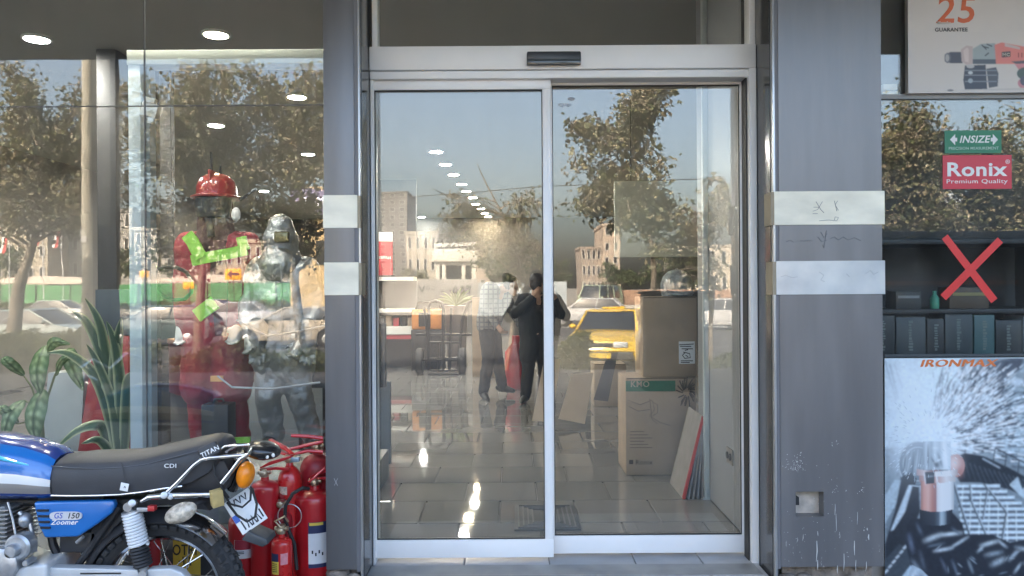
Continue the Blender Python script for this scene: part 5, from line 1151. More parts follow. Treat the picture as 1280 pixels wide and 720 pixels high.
CL2 = thing('column', 'dark column with square cut outs inside the shop right of the inner frame', 'column', (X(193,6.8), 6.8, FZ))
build(MB().box((X(184,6.8),6.8,FZ),(X(201,6.8),7.1,3.5)), 'shaft', MATS['column_dark'], CL2, bevel=.005)
DK = thing('reception_desk', 'curved maroon reception desk behind the red suited mannequin', 'desk', (X(245,6.2), 6.2, FZ))
arc = [(X(186+i*6.2,6.2), 6.2+.35*(1-math.sin(PI*(i/20.0)))) for i in range(21)]
mb = MB(); r0 = []; 
top = P(240,432,6.2).z
for x_, y_ in arc: r0.append([Vector((x_,y_,FZ+.5)),Vector((x_,y_,top)),Vector((x_,y_+.06,top)),Vector((x_,y_+.06,FZ+.5))])
build(mb.loops(r0), 'front_panel', maroon, DK); mb = MB()
build(mb.loops([[q+Vector((0,-.03,0)) for q in (Vector((x_,y_,top+.001)),Vector((x_,y_,top+.035)),Vector((x_,y_+.35,top+.035)),Vector((x_,y_+.35,top+.001)))] for x_, y_ in arc]), 'counter_top', mat('counter_wood', (.30,.16,.07), .4, var=.2), DK)
build(MB().box((arc[0][0],6.58,FZ),(arc[-1][0],6.7,FZ+.499)), 'base_panel', gpan, DK)
DB = thing('dark_case', 'black square case standing at the feet of the red mannequin', 'case', (X(268,4.75), 4.75, .34))
build(MB().box((X(250,4.72),4.72,.34),(X(284,4.72),4.86,P(267,506,4.72).z)), 'case', mat('case_black', (.025,.028,.034), .5, var=.15), DB, bevel=.008)
build(MB().tube([(X(260,4.72),4.79,P(267,506,4.72).z),(X(262,4.72),4.79,P(267,501,4.72).z),(X(272,4.72),4.79,P(267,501,4.72).z),(X(274,4.72),4.79,P(267,506,4.72).z)], .008, 6), 'handle', blackm, DB)
BK = thing('black_panel', 'black display panel behind the silver suit by the pillar', 'panel', (X(400,5.6), 5.6, FZ))
build(MB().box((X(366,5.6),5.6,P(390,485,5.6).z),(-.92,5.66,P(390,405,5.6).z)), 'panel', mat('display_black', (.02,.022,.026), .5), BK, bevel=.004)
build(MB().box((X(372,5.6),5.605,FZ),(X(376,5.6),5.65,P(390,485,5.6).z)).box((X(402,5.6),5.605,FZ),(X(406,5.6),5.65,P(390,485,5.6).z)), 'leg', steel, BK)
WP = thing('white_panel', 'pale grey low panel behind the silver mannequin legs', 'panel', (X(400,6.0), 6.0, FZ))
build(MB().box((X(310,6.0),6.0,FZ),(-.95,6.05,P(390,478,6).z)), 'panel', gpan, WP, bevel=.004)
# ------------------------------------------------------------------ indoor plants
leafm = mat('plant_leaf', (.1,.2,.08), .38, attr='Col', spec=.5)
def leaf_blade(base, tip, width, sag, edge, mid, name, parent, vein=False, n=10, fold=.25, side=None):
    base, tip = Vector(base), Vector(tip); d = tip-base; L = d.length; u = d.normalized()
    sd = Vector(side).normalized() if side else Vector((u.z,0,-u.x)).normalized()
    nm = u.cross(sd); mb = MB(); vs = []; cs = []; W = 7
    for i in range(n+1):
        t = i/n; c = base+d*t+Vector((0,0,1))*(sag*math.sin(PI*t))+(Vector((0,-.05*math.sin(PI*t),-.03*t*t)) if vein else Vector())
        w = width*((t**.55)*((1-t)**.72)*1.72+.001 if vein else (1-t**3)**.8*(.55+.45*min(1,t*4)))
        for j in range(W):
            s = (j/(W-1)-.5)*2
            vs.append(c+sd*(s*w)+nm*(abs(s)*w*fold+(.0018*math.sin(t*22+s) if vein else 0)))
            if vein:
                f = max(0, 1-abs(s)**2*1.05)*(.62+.38*math.sin(t*34-abs(s)*6))*(.45+.55*(1-abs(s))); col = [mid[k]*f+edge[k]*(1-f) for k in range(3)]
                if abs(s) < .1: col = [q*.6 for q in edge]
            else: col = mid if abs(s) > .75 else edge
            cs.append(col)
    fs = [(i*W+j,i*W+j+1,(i+1)*W+j+1,(i+1)*W+j) for i in range(n) for j in range(W-1)]
    m2 = MB(); m2.add(vs, fs); m2.c = cs; m2.add([v+nm*-.0025 for v in vs], [tuple(reversed(f)) for f in fs]); m2.c = cs+cs
    return build(m2, name, leafm, parent, smooth=180)
potm = mat('pot_white', (.55,.58,.58), .4, var=.05)
D1 = thing('leafy_plant', 'broad leaved variegated plant with pale veins in the left window corner', 'plant', (X(60,4.6), 4.6, FZ))
y = 4.6
DG, PG = (.03,.085,.028), (.36,.46,.25)
build(MB().lathe([(.12,FZ),(.15,FZ+.28),(.165,FZ+.30),(.15,FZ+.30),(.13,FZ+.25),(0,FZ+.25)], (X(50,y),y,0), 24), 'pot', potm, D1)
stem = [(50,600),(52,545),(50,500),(56,460)]
build(MB().tube([P(a,b,y) for a, b in stem], [.02,.017,.014,.01], 8), 'stem', mat('plant_stem', (.10,.14,.05), .6, var=.3), D1)
for a, b, w, sg_ in (((56,432),(50,486),.075,.0),((84,436),(104,482),.07,.04),((54,486),(44,545),.085,.0),((30,500),(6,545),.06,.02),((70,470),(98,438),.03,.03),((30,470),(4,440),.05,.02),((58,445),(88,424),.045,.04),((22,530),(2,500),.05,.02)):
    leaf_blade(P(*a,y-.05), P(*b,y-.12), w, sg_, DG, PG, 'leaf', D1, vein=True, n=34)
for a, b in (((52,520),(84,438)),((50,510),(56,434)),((52,530),(30,500)),((50,515),(30,470)),((52,540),(22,530))):
    build(MB().tube([P(*a,y), (P(*a,y)+P(*b,y-.05))/2+Vector((0,0,.04)), P(*b,y-.05)], [.007,.006,.004], 6), 'leaf_stalk', MATS['plant_stem'], D1)
D2 = thing('spiky_plant', 'dracaena with long arching pale edged leaves beside the inner frame post', 'plant', (X(147,4.5), 4.5, FZ))
y = 4.45; GD, GE = (.03,.075,.035), (.42,.45,.25)
build(MB().lathe([(.11,FZ),(.14,FZ+.26),(.15,FZ+.28),(.14,FZ+.28),(.12,FZ+.24),(0,FZ+.24)], (X(150,y),y,0), 24), 'pot', potm, D2)
def arch(pts, w):
    w *= 1.45; pv = [P(a,b,y+k*.0) for k, (a,b) in enumerate(pts)]; vs = []; cs = []; W = 5; n = len(pv)
    # resample smoothly
    dense = []
    for i in range(n-1):
        p0 = pv[max(i-1,0)]; p1 = pv[i]; p2 = pv[i+1]; p3 = pv[min(i+2,n-1)]
        for k in range(5):
            t = k/5; dense.append(.5*((2*p1)+(p2-p0)*t+(2*p0-5*p1+4*p2-p3)*t*t+(3*p1-p0-3*p2+p3)*t**3))
    dense.append(pv[-1]); N = len(dense)
    for i, c in enumerate(dense):
        t = i/(N-1); d = (dense[min(i+1,N-1)]-dense[max(i-1,0)]).normalized(); sd = Vector((d.z,.5,-d.x)).normalized(); ww = w*(.6+.4*min(1,t*3))*(1-t**4)+.001
        nm = d.cross(sd)
        for j in range(W):
            s = j/(W-1)*2-1; vs.append(c+sd*(s*ww)+nm*(abs(s)*ww*.3)+Vector((0,-.15*t,0))); cs.append(GE if abs(s) > .8 else GD)
    fs = [(i*W+j,i*W+j+1,(i+1)*W+j+1,(i+1)*W+j) for i in range(N-1) for j in range(W-1)]
    m2 = MB(); m2.add(vs, fs); m2.add([q+Vector((0,.003,0)) for q in vs], [tuple(reversed(f)) for f in fs]); m2.c = cs+cs
    build(m2, 'leaf', leafm, D2, smooth=180)
for pts, w in (([(150,600),(143,520),(138,450),(122,402),(108,388)],.022),([(152,600),(142,500),(140,440),(136,400),(124,372)],.02),([(148,600),(136,540),(128,528),(108,534),(86,556)],.022),([(152,600),(150,520),(152,460),(160,420),(168,396)],.024),([(150,600),(146,540),(128,470),(100,440),(78,438)],.02),([(155,600),(156,540),(158,480),(156,430),(150,400)],.022),([(150,600),(152,560),(148,500),(134,450),(126,428)],.018),([(154,600),(160,540),(166,490),(172,470),(182,462)],.02),([(148,600),(140,560),(132,545),(120,548)],.018)): arch(pts, w)
D3 = thing('spiky_plant', 'small spiky leaved plant on the shop floor behind the hand truck', 'plant', (X(570,YH+1.2), YH+1.2, FZ))
y3 = YH+1.2; pb_ = P(570,382,y3)
build(MB().lathe([(.16,FZ),(.2,pb_.z-.04),(.21,pb_.z),(.19,pb_.z),(0,pb_.z-.02)], (pb_.x,y3,0), 20), 'pot', mat('pot_dark', (.12,.10,.09), .5), D3)
for i in range(18):
    a = PI*(.06+.88*i/17)+rnd.uniform(-.08,.08); l = rnd.uniform(.3,.45)
    leaf_blade(pb_, pb_+Vector((l*math.cos(a), rnd.uniform(-.2,.15), l*math.sin(a)*.75)), .02, .03, (.12,.15,.06), (.30,.32,.18), 'leaf', D3)
# the black hose loop and odd bits hanging behind the left window
HL = thing('hose_loop', 'black rubber hose loop hanging in front of the red mannequin', 'hose', P(218,356,4.4))
lp = [(198,338),(206,333.5),(220,334),(233,340),(240,352),(239,366),(231,374),(218,375),(204,370),(196,358),(195,346)]
build(MB().tube([P(a,b,4.4) for a, b in lp], .011, 10, True, True), 'loop', blackr, HL)
build(MB().tube([P(218,334,4.4),P(214,200,4.42),P(212,80,4.42)], .0016, 5), 'cord', steel, HL)
CS = thing('walking_stick', 'thin black stick standing by the inner frame post', 'stick', P(186,420,4.5))
build(MB().tube([P(191,372,4.5),P(186,400,4.5),P(181,500,4.5),P(180,610,4.5)], .006, 8), 'shaft', blackm, CS); build(MB().box((P(186,368,4.5).x,4.49,P(186,373,4.5).z),(P(193,368,4.5).x,4.51,P(186,366,4.5).z)), 'grip', blackm, CS)
CW = thing('cable', 'thin pale cable hanging along the inner frame post', 'cable', P(184,420,4.3))
build(MB().tube([P(186,380,4.3),P(184,430,4.28),P(188,455,4.28),P(196,450,4.28),P(196,470,4.28),P(190,490,4.3),P(187,560,4.3)], .0022, 6), 'cable', mat('cable_pale', (.5,.5,.48), .5), CW)
TBm = mat('steel_bar', (.45,.45,.44), .35, metal=.7)
for pts, lab in (([(296,400),(334,420),(375,414),(420,404)],'bent grey tube barrier across the silver trousers'),([(272,470),(290,484),(340,486),(400,478)],'lower grey tube barrier before the silver trousers')):
    t = thing('tube_barrier', lab, 'barrier', P(*pts[0],4.45)); build(MB().tube([P(a,b+0,4.45) for a, b in pts], .006, 8), 'tube', TBm, t)

# ================================================================== PEOPLE AND MANNEQUINS
skin = mat('skin', (.42,.25,.17), .5, var=.08, vscale=12); hairm = mat('dark_hair', (.018,.014,.012), .55, var=.3, vscale=60)
shoe = mat('shoe_black', (.025,.024,.024), .45, var=.2)
def V(*a): return Vector(a)
def hand_into(mb, w, d, pn, thumb):
    d = d.normalized(); pn = pn.normalized(); s = d.cross(pn).normalized()
    mb.tube([w-d*.02, w+d*.03, w+d*.085], [.026,.034,.036], 10, round_ends=True)
    mb.tube([w+d*.02+s*.022, w+d*.088+s*.026], [.018,.016], 8, round_ends=True); mb.tube([w+d*.02-s*.022, w+d*.088-s*.026], [.018,.016], 8, round_ends=True)
    for k, l in enumerate((.062,.075,.07,.055)):
        o = w+d*.085+s*(.030-.020*k); c1 = o+d*l*.45+pn*.010; c2 = o+d*l*.75+pn*.030; c3 = o+d*l*.86+pn*.050
        mb.tube([o-d*.01, c1, c2, c3], [.0095,.009,.0085,.007], 8, round_ends=True)
    o = w+d*.03+s*thumb*.03; mb.tube([o, o+d*.03+s*thumb*.028+pn*.008, o+d*.06+s*thumb*.034+pn*.02], [.014,.011,.008], 8, round_ends=True)
def human(name, label, cat, J, face, shirt, trousers, body=skin, coat=False, hair=True, hatless=True, group=None, loc=None, shoes=True, k=1.0, wrinkle=.02):
    t = thing(name, label, cat, loc or V(J['pel'].x, J['pel'].y, min(J['anL'].z, J['anR'].z)-.08), group)
    up = (J['head']-J['neck']).normalized(); f = face.normalized(); sd = f.cross(V(0,0,1)).normalized()
    M = Matrix((( sd.x,f.x,0,0),(sd.y,f.y,0,0),(sd.z,f.z,1,0),(0,0,0,1))); H = Matrix.Translation(J['head']) @ M
    b = MB()
    b.ell((0,-.01,.025),(.078,.096,.105),18,12,None) if False else b.add(*[None,None]) if False else None
    def he(c, r): b.ell((0,0,0), r, 16, 10, H @ Matrix.Translation(c))
    he((0,-.012,.03),(.077,.095,.093)); he((0,.02,-.045),(.058,.068,.07)); he((0,.055,-.075),(.032,.03,.03))
    b.tube([H @ V(0,.085,.02), H @ V(0,.108,-.02), H @ V(0,.098,-.033)], [.010,.015,.012], 8, round_ends=True)
    for s in (-1, 1): he((s*.078,-.005,-.005),(.012,.022,.034)); he((s*.032,.075,.03),(.02,.014,.008))
    he((0,.083,-.06),(.024,.012,.006)); he((0,.081,-.07),(.022,.012,.006))
    b.tube([J['neck']-up*.05, J['neck']+up*.03, J['head']-up*.05], [.065,.056,.058], 12, round_ends=True)
    b.tube([J['pel'], (J['pel']+J['chest'])*.5, J['chest'], J['neck']-up*.03], [.12,.11,.12,.07], 12, round_ends=True)
    for s in 'LR':
        b.tube([J['sh'+s], J['el'+s], J['wr'+s]], [.055,.042,.027], 10, round_ends=True); b.tube([J['neck']-up*.05, J['sh'+s]], [.06,.055], 10, round_ends=True)
        b.tube([J['hi'+s], J['kn'+s], J['an'+s]], [.085,.058,.038], 10, round_ends=True); b.tube([J['pel'], J['hi'+s]], [.11,.09], 10, round_ends=True)
        d = J.get('hd'+s, J['wr'+s]-J['el'+s]); pn = J.get('pm'+s, f*1.0+V(0,0,.2)); pn = (pn-d.normalized()*pn.dot(d.normalized()))
        hand_into(b, J['wr'+s], d, pn, 1 if s == 'L' else -1)
    remesh(b, 'body', body, t, .0075, 2)
    c = MB()                                              # shirt or coat
    low = J['pel']+V(0,0,-.02)
    for s in 'LR':
        c.tube([J['hi'+s]+V(0,0,-.02 if not coat else -.1), (J['hi'+s]+J['sh'+s])*.5, J['sh'+s]+(J['neck']-J['sh'+s])*.35-up*.06], [.125*k,.115*k,.12*k], 14, round_ends=True)
        c.tube([J['neck']-up*.055, J['sh'+s]], [.075*k,.078*k], 12, round_ends=True)
        e = J['el'+s]+(J['wr'+s]-J['el'+s])*.92
        c.tube([J['sh'+s], J['el'+s], e], [.08*k,.064*k,.047*k], 12, round_ends=True)
    c.tube([low, J['chest'], J['neck']-up*.06], [.12*k,.135*k,.075*k], 14, round_ends=True)
    if coat:
        for s in 'LR': c.tube([J['hi'+s]+V(0,0,-.05), J['kn'+s]+V(0,0,coat)], [.13*k,.112*k], 14, round_ends=True)
    remesh(c, 'coat' if coat else 'shirt', shirt, t, .014, 3, wrinkle, .09)
    q = MB()
    for s in 'LR':
        q.tube([J['hi'+s]+V(0,0,.03), J['kn'+s], J['an'+s]+(J['kn'+s]-J['an'+s])*.05], [.108*k,.08*k,.066*k], 14, round_ends=True); q.tube([J['pel'], J['hi'+s]], [.115*k,.11*k], 14, round_ends=True)
    q.tube([J['pel']+V(0,0,.07), J['pel']+V(0,0,-.05)], [.12*k,.12*k], 14, round_ends=True)
    remesh(q, 'trousers', trousers, t, .014, 3, wrinkle, .08)
    if shoes:
        for s in 'LR':
            m = MB(); a, o = J['an'+s], J['to'+s]
            m.tube([a+V(0,0,-.02)-(o-a).normalized()*.05, a*.5+o*.5+V(0,0,-.005), o], [.046,.043,.032], 10, round_ends=True); m.tube([a+V(0,0,.04), a+V(0,0,-.02)], [.05,.048], 10, round_ends=True)
            remesh(m, 'shoe', shoe, t, .009, 2)
    if hair:
        h = MB(); 
        def hh(c_, r): h.ell((0,0,0), r, 16, 10, H @ Matrix.Translation(c_))
        hh((0,-.03,.052),(.084,.09,.088)); hh((0,-.062,.0),(.072,.055,.075)); hh((0,.03,.105),(.06,.055,.03))
        remesh(h, 'hair', hairm, t, .009, 2, .012, .02)
    return t, H
def standing(x, y, z, face=0., hgt=1.72):
    s = hgt/1.74; ca, sa = math.cos(face), math.sin(face)
    def w(a, b, c): return V(x+(a*ca-b*sa)*s, y+(a*sa+b*ca)*s, z+c*s)      # a right-left, b forward(-y at face=0 -> use -b)
    J = dict(pel=w(0,0,.95), chest=w(0,-.01,1.28), neck=w(0,.0,1.49), head=w(0,-.03,1.625))
    for n, q in (('L',1),('R',-1)):
        J['sh'+n] = w(q*.185,0,1.42); J['el'+n] = w(q*.25,.03,1.13); J['wr'+n] = w(q*.26,-.06,.88)
        J['hi'+n] = w(q*.09,0,.92); J['kn'+n] = w(q*.105,-.02,.5); J['an'+n] = w(q*.11,.03,.085); J['to'+n] = w(q*.13,-.13,.04)
    return J, w
# employee in black, inside
blackc = mat('black_cloth', (.012,.012,.014), .8, var=.3, vscale=15); blackt = mat('black_trousers', (.014,.014,.017), .8, var=.3, vscale=15)
yb = FY(503); xb = X(664,yb)
J, w = standing(xb+.06, yb, FZ, R(20), 1.50)
J['elL'] = w(.33,-.10,1.20); J['wrL'] = w(.18,-.22,1.42); J['elR'] = w(-.36,-.10,1.22); J['wrR'] = w(-.13,-.20,1.46); J['hdR'] = w(-.02,-.22,1.58)-w(-.13,-.20,1.46)
J['anR'] = w(-.15,.05,.085); J['toR'] = w(-.26,-.09,.04); J['knR'] = w(-.13,-.01,.5)
human('person', 'person in black coat standing in the shop with both hands raised to the face', 'person', J, V(.3,1,0), blackc, blackt, coat=.12)
# man in checked shirt leaning and reaching, inside
chk = mat('checked_cloth', (.45,.46,.47), .8)
n = chk.node_tree.nodes; l = chk.node_tree.links; bs = n['Principled BSDF']; tc = [q for q in n if q.bl_idname == 'ShaderNodeTexCoord'][0]
wv = []
for dirn in ('X', 'Z'):
    a = n.new('ShaderNodeTexWave'); a.bands_direction = dirn; a.inputs['Scale'].default_value = 5.5; l.new(tc.outputs['Object'], a.inputs['Vector']); wv.append(a)
mn = n.new('ShaderNodeMath'); mn.operation = 'MINIMUM'; l.new(wv[0].outputs['Fac'], mn.inputs[0]); l.new(wv[1].outputs['Fac'], mn.inputs[1])
rp = n.new('ShaderNodeValToRGB'); rp.color_ramp.elements[0].color = (.10,.11,.13,1); rp.color_ramp.elements[1].color = (.20,.205,.21,1); rp.color_ramp.elements[0].position = .05; rp.color_ramp.elements[1].position = .3
l.new(mn.outputs[0], rp.inputs[0]); l.new(rp.outputs[0], bs.inputs['Base Color'])
jean = mat('dark_jeans', (.03,.033,.04), .8, var=.25, vscale=20)
yp = FY(497)
def pp(px, py, dy=0): q = P(px, py, yp); q.y += dy; return q
J = dict(pel=pp(611,400), chest=pp(616,374,-.03), neck=pp(627,362,-.08), head=pp(639,357,-.16))
J.update(shL=pp(630,366,.1), elL=pp(640,388,.02), wrL=pp(652,408,-.08), shR=pp(613,362,-.18), elR=pp(609,388,-.26), wrR=pp(622,405,-.3),
         hiL=pp(614,404,.06), knL=pp(621,447,.05), anL=pp(628,486,.16), toL=pp(641,490,.12), hiR=pp(608,404,-.07), knR=pp(611,448,-.12), anR=pp(604,490,-.05), toR=pp(610,496,-.22))
human('person', 'person in checked shirt and dark jeans stepping and reaching down in the shop', 'person', J, V(.8,.2,-.4), chk, jean)
# the photographer in front of the shop, mirrored in the doors
J, w = standing(.26, -.30, .0, PI, 1.66)
J['elL'] = V(-.04,-.16,1.20); J['wrL'] = V(.14,-.10,1.40); J['elR'] = V(.55,-.14,1.20); J['wrR'] = V(.36,-.10,1.40); J['shL'] = V(.08,-.3,1.36); J['shR'] = V(.45,-.3,1.36)
J['hdL'] = V(.01,.03,.1); J['hdR'] = V(-.02,.03,.1); J['hiL'].x = .17; J['hiR'].x = .35; J['knL'].x = .16; J['knR'].x = .37; J['anL'].x = .15; J['anR'].x = .38; J['toL'].x = .14; J['toR'].x = .40
J['pmL'] = V(1,0,0); J['pmR'] = V(-1,0,0)
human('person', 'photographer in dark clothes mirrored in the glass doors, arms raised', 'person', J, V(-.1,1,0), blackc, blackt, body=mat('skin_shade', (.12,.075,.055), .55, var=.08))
ph = thing('phone', 'dark phone held up by the photographer mirrored in the doors', 'phone', (.25,-.045,1.49))
build(MB().box((.17,-.05,1.475),(.33,-.041,1.555)), 'body', mat('phone_black', (.03,.03,.032), .3), ph, bevel=.003); build(MB().cyl((.19,-.041,1.535),(.19,-.038,1.535),.007), 'lens', mat('lens_glass', (.01,.01,.015), .05), ph)
# mannequins
suit_red = mat('suit_red', (.24,.02,.034), .8, var=.18, vscale=12, bump=.25, bscale=60); lime = mat('lime_tape', (.27,.58,.07), .4, var=.12, vscale=30)
silver = mat('aluminised_cloth', (.26,.27,.275), .42, metal=.7, var=.15, vscale=9, bump=1.0, bscale=26)
manq = mat('mannequin_white', (.6,.58,.55), .5)
ym = 5.0
def mp(px, py, dy=0): q = P(px, py, ym); q.y += dy; return q
J = dict(pel=mp(272,418), chest=mp(270,345), neck=mp(270,296), head=mp(270,263))
J.update(shL=mp(308,306,.02), elL=mp(316,360,.0), wrL=mp(306,405,-.1), shR=mp(234,306,.02), elR=mp(228,360,.03), wrR=mp(232,405,-.05),
         hiL=mp(288,425), knL=mp(292,490,-.02), anL=mp(297,551,.03), toL=mp(300,560,-.12), hiR=mp(256,425), knR=mp(252,490,-.02), anR=mp(250,551,.03), toR=mp(246,560,-.12))
M1, H1 = human('mannequin', 'mannequin in maroon fire suit with lime reflective tape and a red helmet', 'mannequin', J, V(.1,-1,0), suit_red, suit_red, body=manq, coat=.03, hair=False, k=1.12)
def ribbon(pts, w, name='reflective_tape', m=lime, Y0=4.80, th=.006, parent=None):
    mb = MB(); n = len(pts); v = []
    pv = [P(a,b,Y0) for a, b in pts]
    rings = []
    for i in range(n):
        d = (pv[min(i+1,n-1)]-pv[max(i-1,0)]).normalized(); nn = V(-d.z,0,d.x)*w*.5
        rings.append([pv[i]+nn, pv[i]-nn, pv[i]-nn+V(0,th,0), pv[i]+nn+V(0,th,0)])
    return build(mb.loops(rings), name, m, parent)
YT = ym-.235
ribbon([(233,293),(240,302),(246,314),(251,322)], .075, Y0=YT-.006, parent=M1, th=.02)
ribbon([(239,326),(262,321),(285,317),(308,312)], .066, Y0=YT, parent=M1, th=.02)
ribbon([(301,296),(303,305),(306,313)], .06, Y0=YT+.005, parent=M1, th=.02)
ribbon([(245,395),(268,378)], .085, Y0=YT-.0, parent=M1, th=.02); ribbon([(309,388),(320,391),(336,388)], .07, Y0=YT+.02, parent=M1, th=.02)
ribbon([(282,551),(312,550)], .035, Y0=YT+.02, parent=M1, th=.02)
build(MB().box(P(263,477,YT),P(278,470,YT)+V(0,.02,0)) , 'orange_tag', mat('orange_tag', (.7,.35,.12), .5), M1)
# open lapels of the coat
build(MB().prism([(P(a,b,YT+.01).x,P(a,b,YT+.01).z) for a, b in ((262,300),(280,300),(284,350),(282,420),(268,420),(262,350))], YT+.02, YT+.03), 'inner_lining', mat('lining_dark', (.07,.015,.02), .7, var=.2), M1)
hm = MB(); hc = P(271,240,ym)
hm.lathe([(.155,-.045),(.158,-.035),(.125,-.02),(.122,.03),(.105,.075),(.07,.105),(.03,.12),(0,.122)], hc+V(0,0,0), 28, Matrix.Diagonal((1,1.15,1,1)))
build(hm, 'helmet', mat('helmet_red', (.26,.022,.022), .3, var=.15, vscale=25, coat=.6), M1)
build(MB().box(hc+V(-.009,-.13,.02), hc+V(.009,.13,.128)), 'crest', MATS['helmet_red'], M1, bevel=.006)
build(MB().loft([((hc.x,ym-.06,hc.z-.17),.10,.075),((hc.x,ym-.06,hc.z-.11),.112,.09),((hc.x,ym-.05,hc.z-.05),.115,.10)],22), 'breathing_mask', mat('mask_black', (.03,.035,.035), .3, var=.3), M1)
hd = MB(); hd.tube([P(270,304,ym),P(270,288,ym),P(270,270,ym),P(271,254,ym)], [.15,.115,.112,.10], 16, round_ends=True); remesh(hd, 'hood', mat('hood_dark', (.05,.018,.022), .8, var=.2), M1, .012, 3, .012, .05)
build(MB().tube([P(262,272,ym-.17),P(263,284,ym-.17),P(264,296,ym-.19)], [.03,.024,.022], 12), 'mask_hose', blackr, M1)
build(MB().ell(P(295,268,ym-.14),(.03,.02,.045),12,8), 'valve', whs, M1)
for a, b in (((300,250),(320,236)),((275,225),(276,207)),((265,225),(264,190))): build(MB().tube([P(*a,ym-.02), P(*b,ym-.03)], [.012,.006], 8), 'antenna', blackm, M1)
ym = 4.85
J = dict(pel=mp(354,436), chest=mp(352,372), neck=mp(352,322), head=mp(351,297))
J.update(shL=mp(382,336,.02), elL=mp(398,386,.0), wrL=mp(385,424,-.14), shR=mp(324,336,.02), elR=mp(310,388,.0), wrR=mp(322,420,-.14),
         hiL=mp(367,440), knL=mp(376,495,-.03), anL=mp(388,546,.03), toL=mp(398,557,-.12), hiR=mp(342,440), knR=mp(338,495,-.05), anR=mp(341,546,.02), toR=mp(334,557,-.13))
M2, H2 = human('mannequin', 'mannequin in crinkled silver heat suit with hood and silver gloves', 'mannequin', J, V(-.1,-1,0), silver, silver, body=silver, coat=.34, hair=False, k=1.0, wrinkle=.035)
hd = MB(); hd.tube([P(352,330,ym),P(352,312,ym),P(351,297,ym),P(351,284,ym)], [.15,.105,.112,.085], 18, round_ends=True)
remesh(hd, 'hood', silver, M2, .012, 3, .02, .05)
build(MB().box(P(342,303,ym-.135), P(360,289,ym-.135)+V(0,.04,0)), 'visor', mat('visor_gold', (.20,.17,.09), .2, metal=.6), M2, bevel=.01)
for px in (352,): build(MB().tube([P(352,338,ym-.17),P(352,380,ym-.185),P(352,428,ym-.17)], .006, 6), 'front_seam', mat('seam_grey', (.25,.25,.25), .5), M2)
# big silver cuffs (gloves) hanging
for px in (385, 322):
    g = MB(); w0 = P(px,424,ym-.16)
    g.tube([w0+V(0,0,.07), w0, w0+V(0,0,-.06)], [.06,.055,.045], 12, round_ends=True)
    for k2 in range(4): g.tube([w0+V(-.035+.023*k2,0,-.06), w0+V(-.042+.028*k2,-.01,-.14-.012*(k2 in (1,2)))], [.016,.012], 8, round_ends=True)
    g.tube([w0+V(-.045,0,-.02), w0+V(-.075,-.02,-.08)], [.016,.012], 8, round_ends=True)
    remesh(g, 'glove', silver, M2, .007, 2, .01, .03)

# ================================================================== THE STREET BEHIND THE CAMERA, seen mirrored in the glass
def VP(px, py, zv): q = P(px, py, zv); q.y = back(zv); return q
ROADZ = -.5
# ------------------------------------------------------------------ trees
barkm = mat('bark', (.20,.165,.125), .9, var=.3, vscale=10, bump=.6, bscale=25)
def foliage_mat():
    m = mat('foliage', (.1,.1,.05), .45, attr='Col', spec=.35)
    n = m.node_tree.nodes; l = m.node_tree.links; b = n['Principled BSDF']; out = n['Material Output']
    tr = n.new('ShaderNodeBsdfTranslucent'); a = [q for q in n if q.bl_idname == 'ShaderNodeAttribute'][0]; l.new(a.outputs['Color'], tr.inputs[0])
    mx = n.new('ShaderNodeMixShader'); mx.inputs[0].default_value = .4; l.new(b.outputs[0], mx.inputs[1]); l.new(tr.outputs[0], mx.inputs[2]); l.new(mx.outputs[0], out.inputs[0]); return m
folm = foliage_mat()
PALS = {'dry': [(.23,.215,.125),(.15,.16,.075),(.28,.26,.17),(.12,.13,.06),(.33,.29,.19),(.085,.10,.045),(.17,.17,.085),(.20,.165,.095)],
        'green': [(.055,.085,.028),(.075,.10,.035),(.045,.07,.025),(.10,.115,.045)],
        'hedge': [(.09,.11,.04),(.12,.13,.05),(.07,.09,.03),(.16,.16,.07)]}
def leaves(name, pos, size, pal, parent=None, droop=.5):
    pos = np.asarray(pos, dtype=np.float64); N = len(pos)
    d = nrg.normal(size=(N,3)); d[:,2] -= droop*1.4; d /= np.linalg.norm(d, axis=1)[:,None]
    r = nrg.normal(size=(N,3)); s = np.cross(d, r); s /= np.linalg.norm(s, axis=1)[:,None]
    nm = np.cross(d, s)
    L = size*(.42+nrg.beta(2,3.2,N)*1.25)[:,None]; Wd = L*nrg.uniform(.24,.42,N)[:,None]
    v = np.empty((N,4,3)); v[:,0] = pos; v[:,1] = pos+d*L*.48+s*Wd+nm*L*.08; v[:,2] = pos+d*L; v[:,3] = pos+d*L*.48-s*Wd+nm*L*.08
    me = bpy.data.meshes.new(name); me.vertices.add(N*4); me.vertices.foreach_set('co', v.ravel())
    me.loops.add(N*6); me.polygons.add(N*2)
    base = np.arange(N)[:,None]*4; idx = np.concatenate([base+0,base+1,base+2,base+0,base+2,base+3],1)
    me.loops.foreach_set('vertex_index', idx.ravel().astype(np.int32)); me.polygons.foreach_set('loop_start', np.arange(0,N*6,3,dtype=np.int32))
    me.update(calc_edges=True)
    p = np.array(PALS[pal]); c = p[nrg.integers(0,len(p),N)]*nrg.uniform(.75,1.25,(N,1)); c4 = np.concatenate([c,np.ones((N,1))],1).repeat(4,0)
    ca = me.color_attributes.new('Col', 'FLOAT_COLOR', 'POINT'); ca.data.foreach_set('color', c4.ravel().astype(np.float32))
    me.materials.append(folm); o = bpy.data.objects.new(name, me); COL.objects.link(o)
    if parent: put(o, parent)
    return o
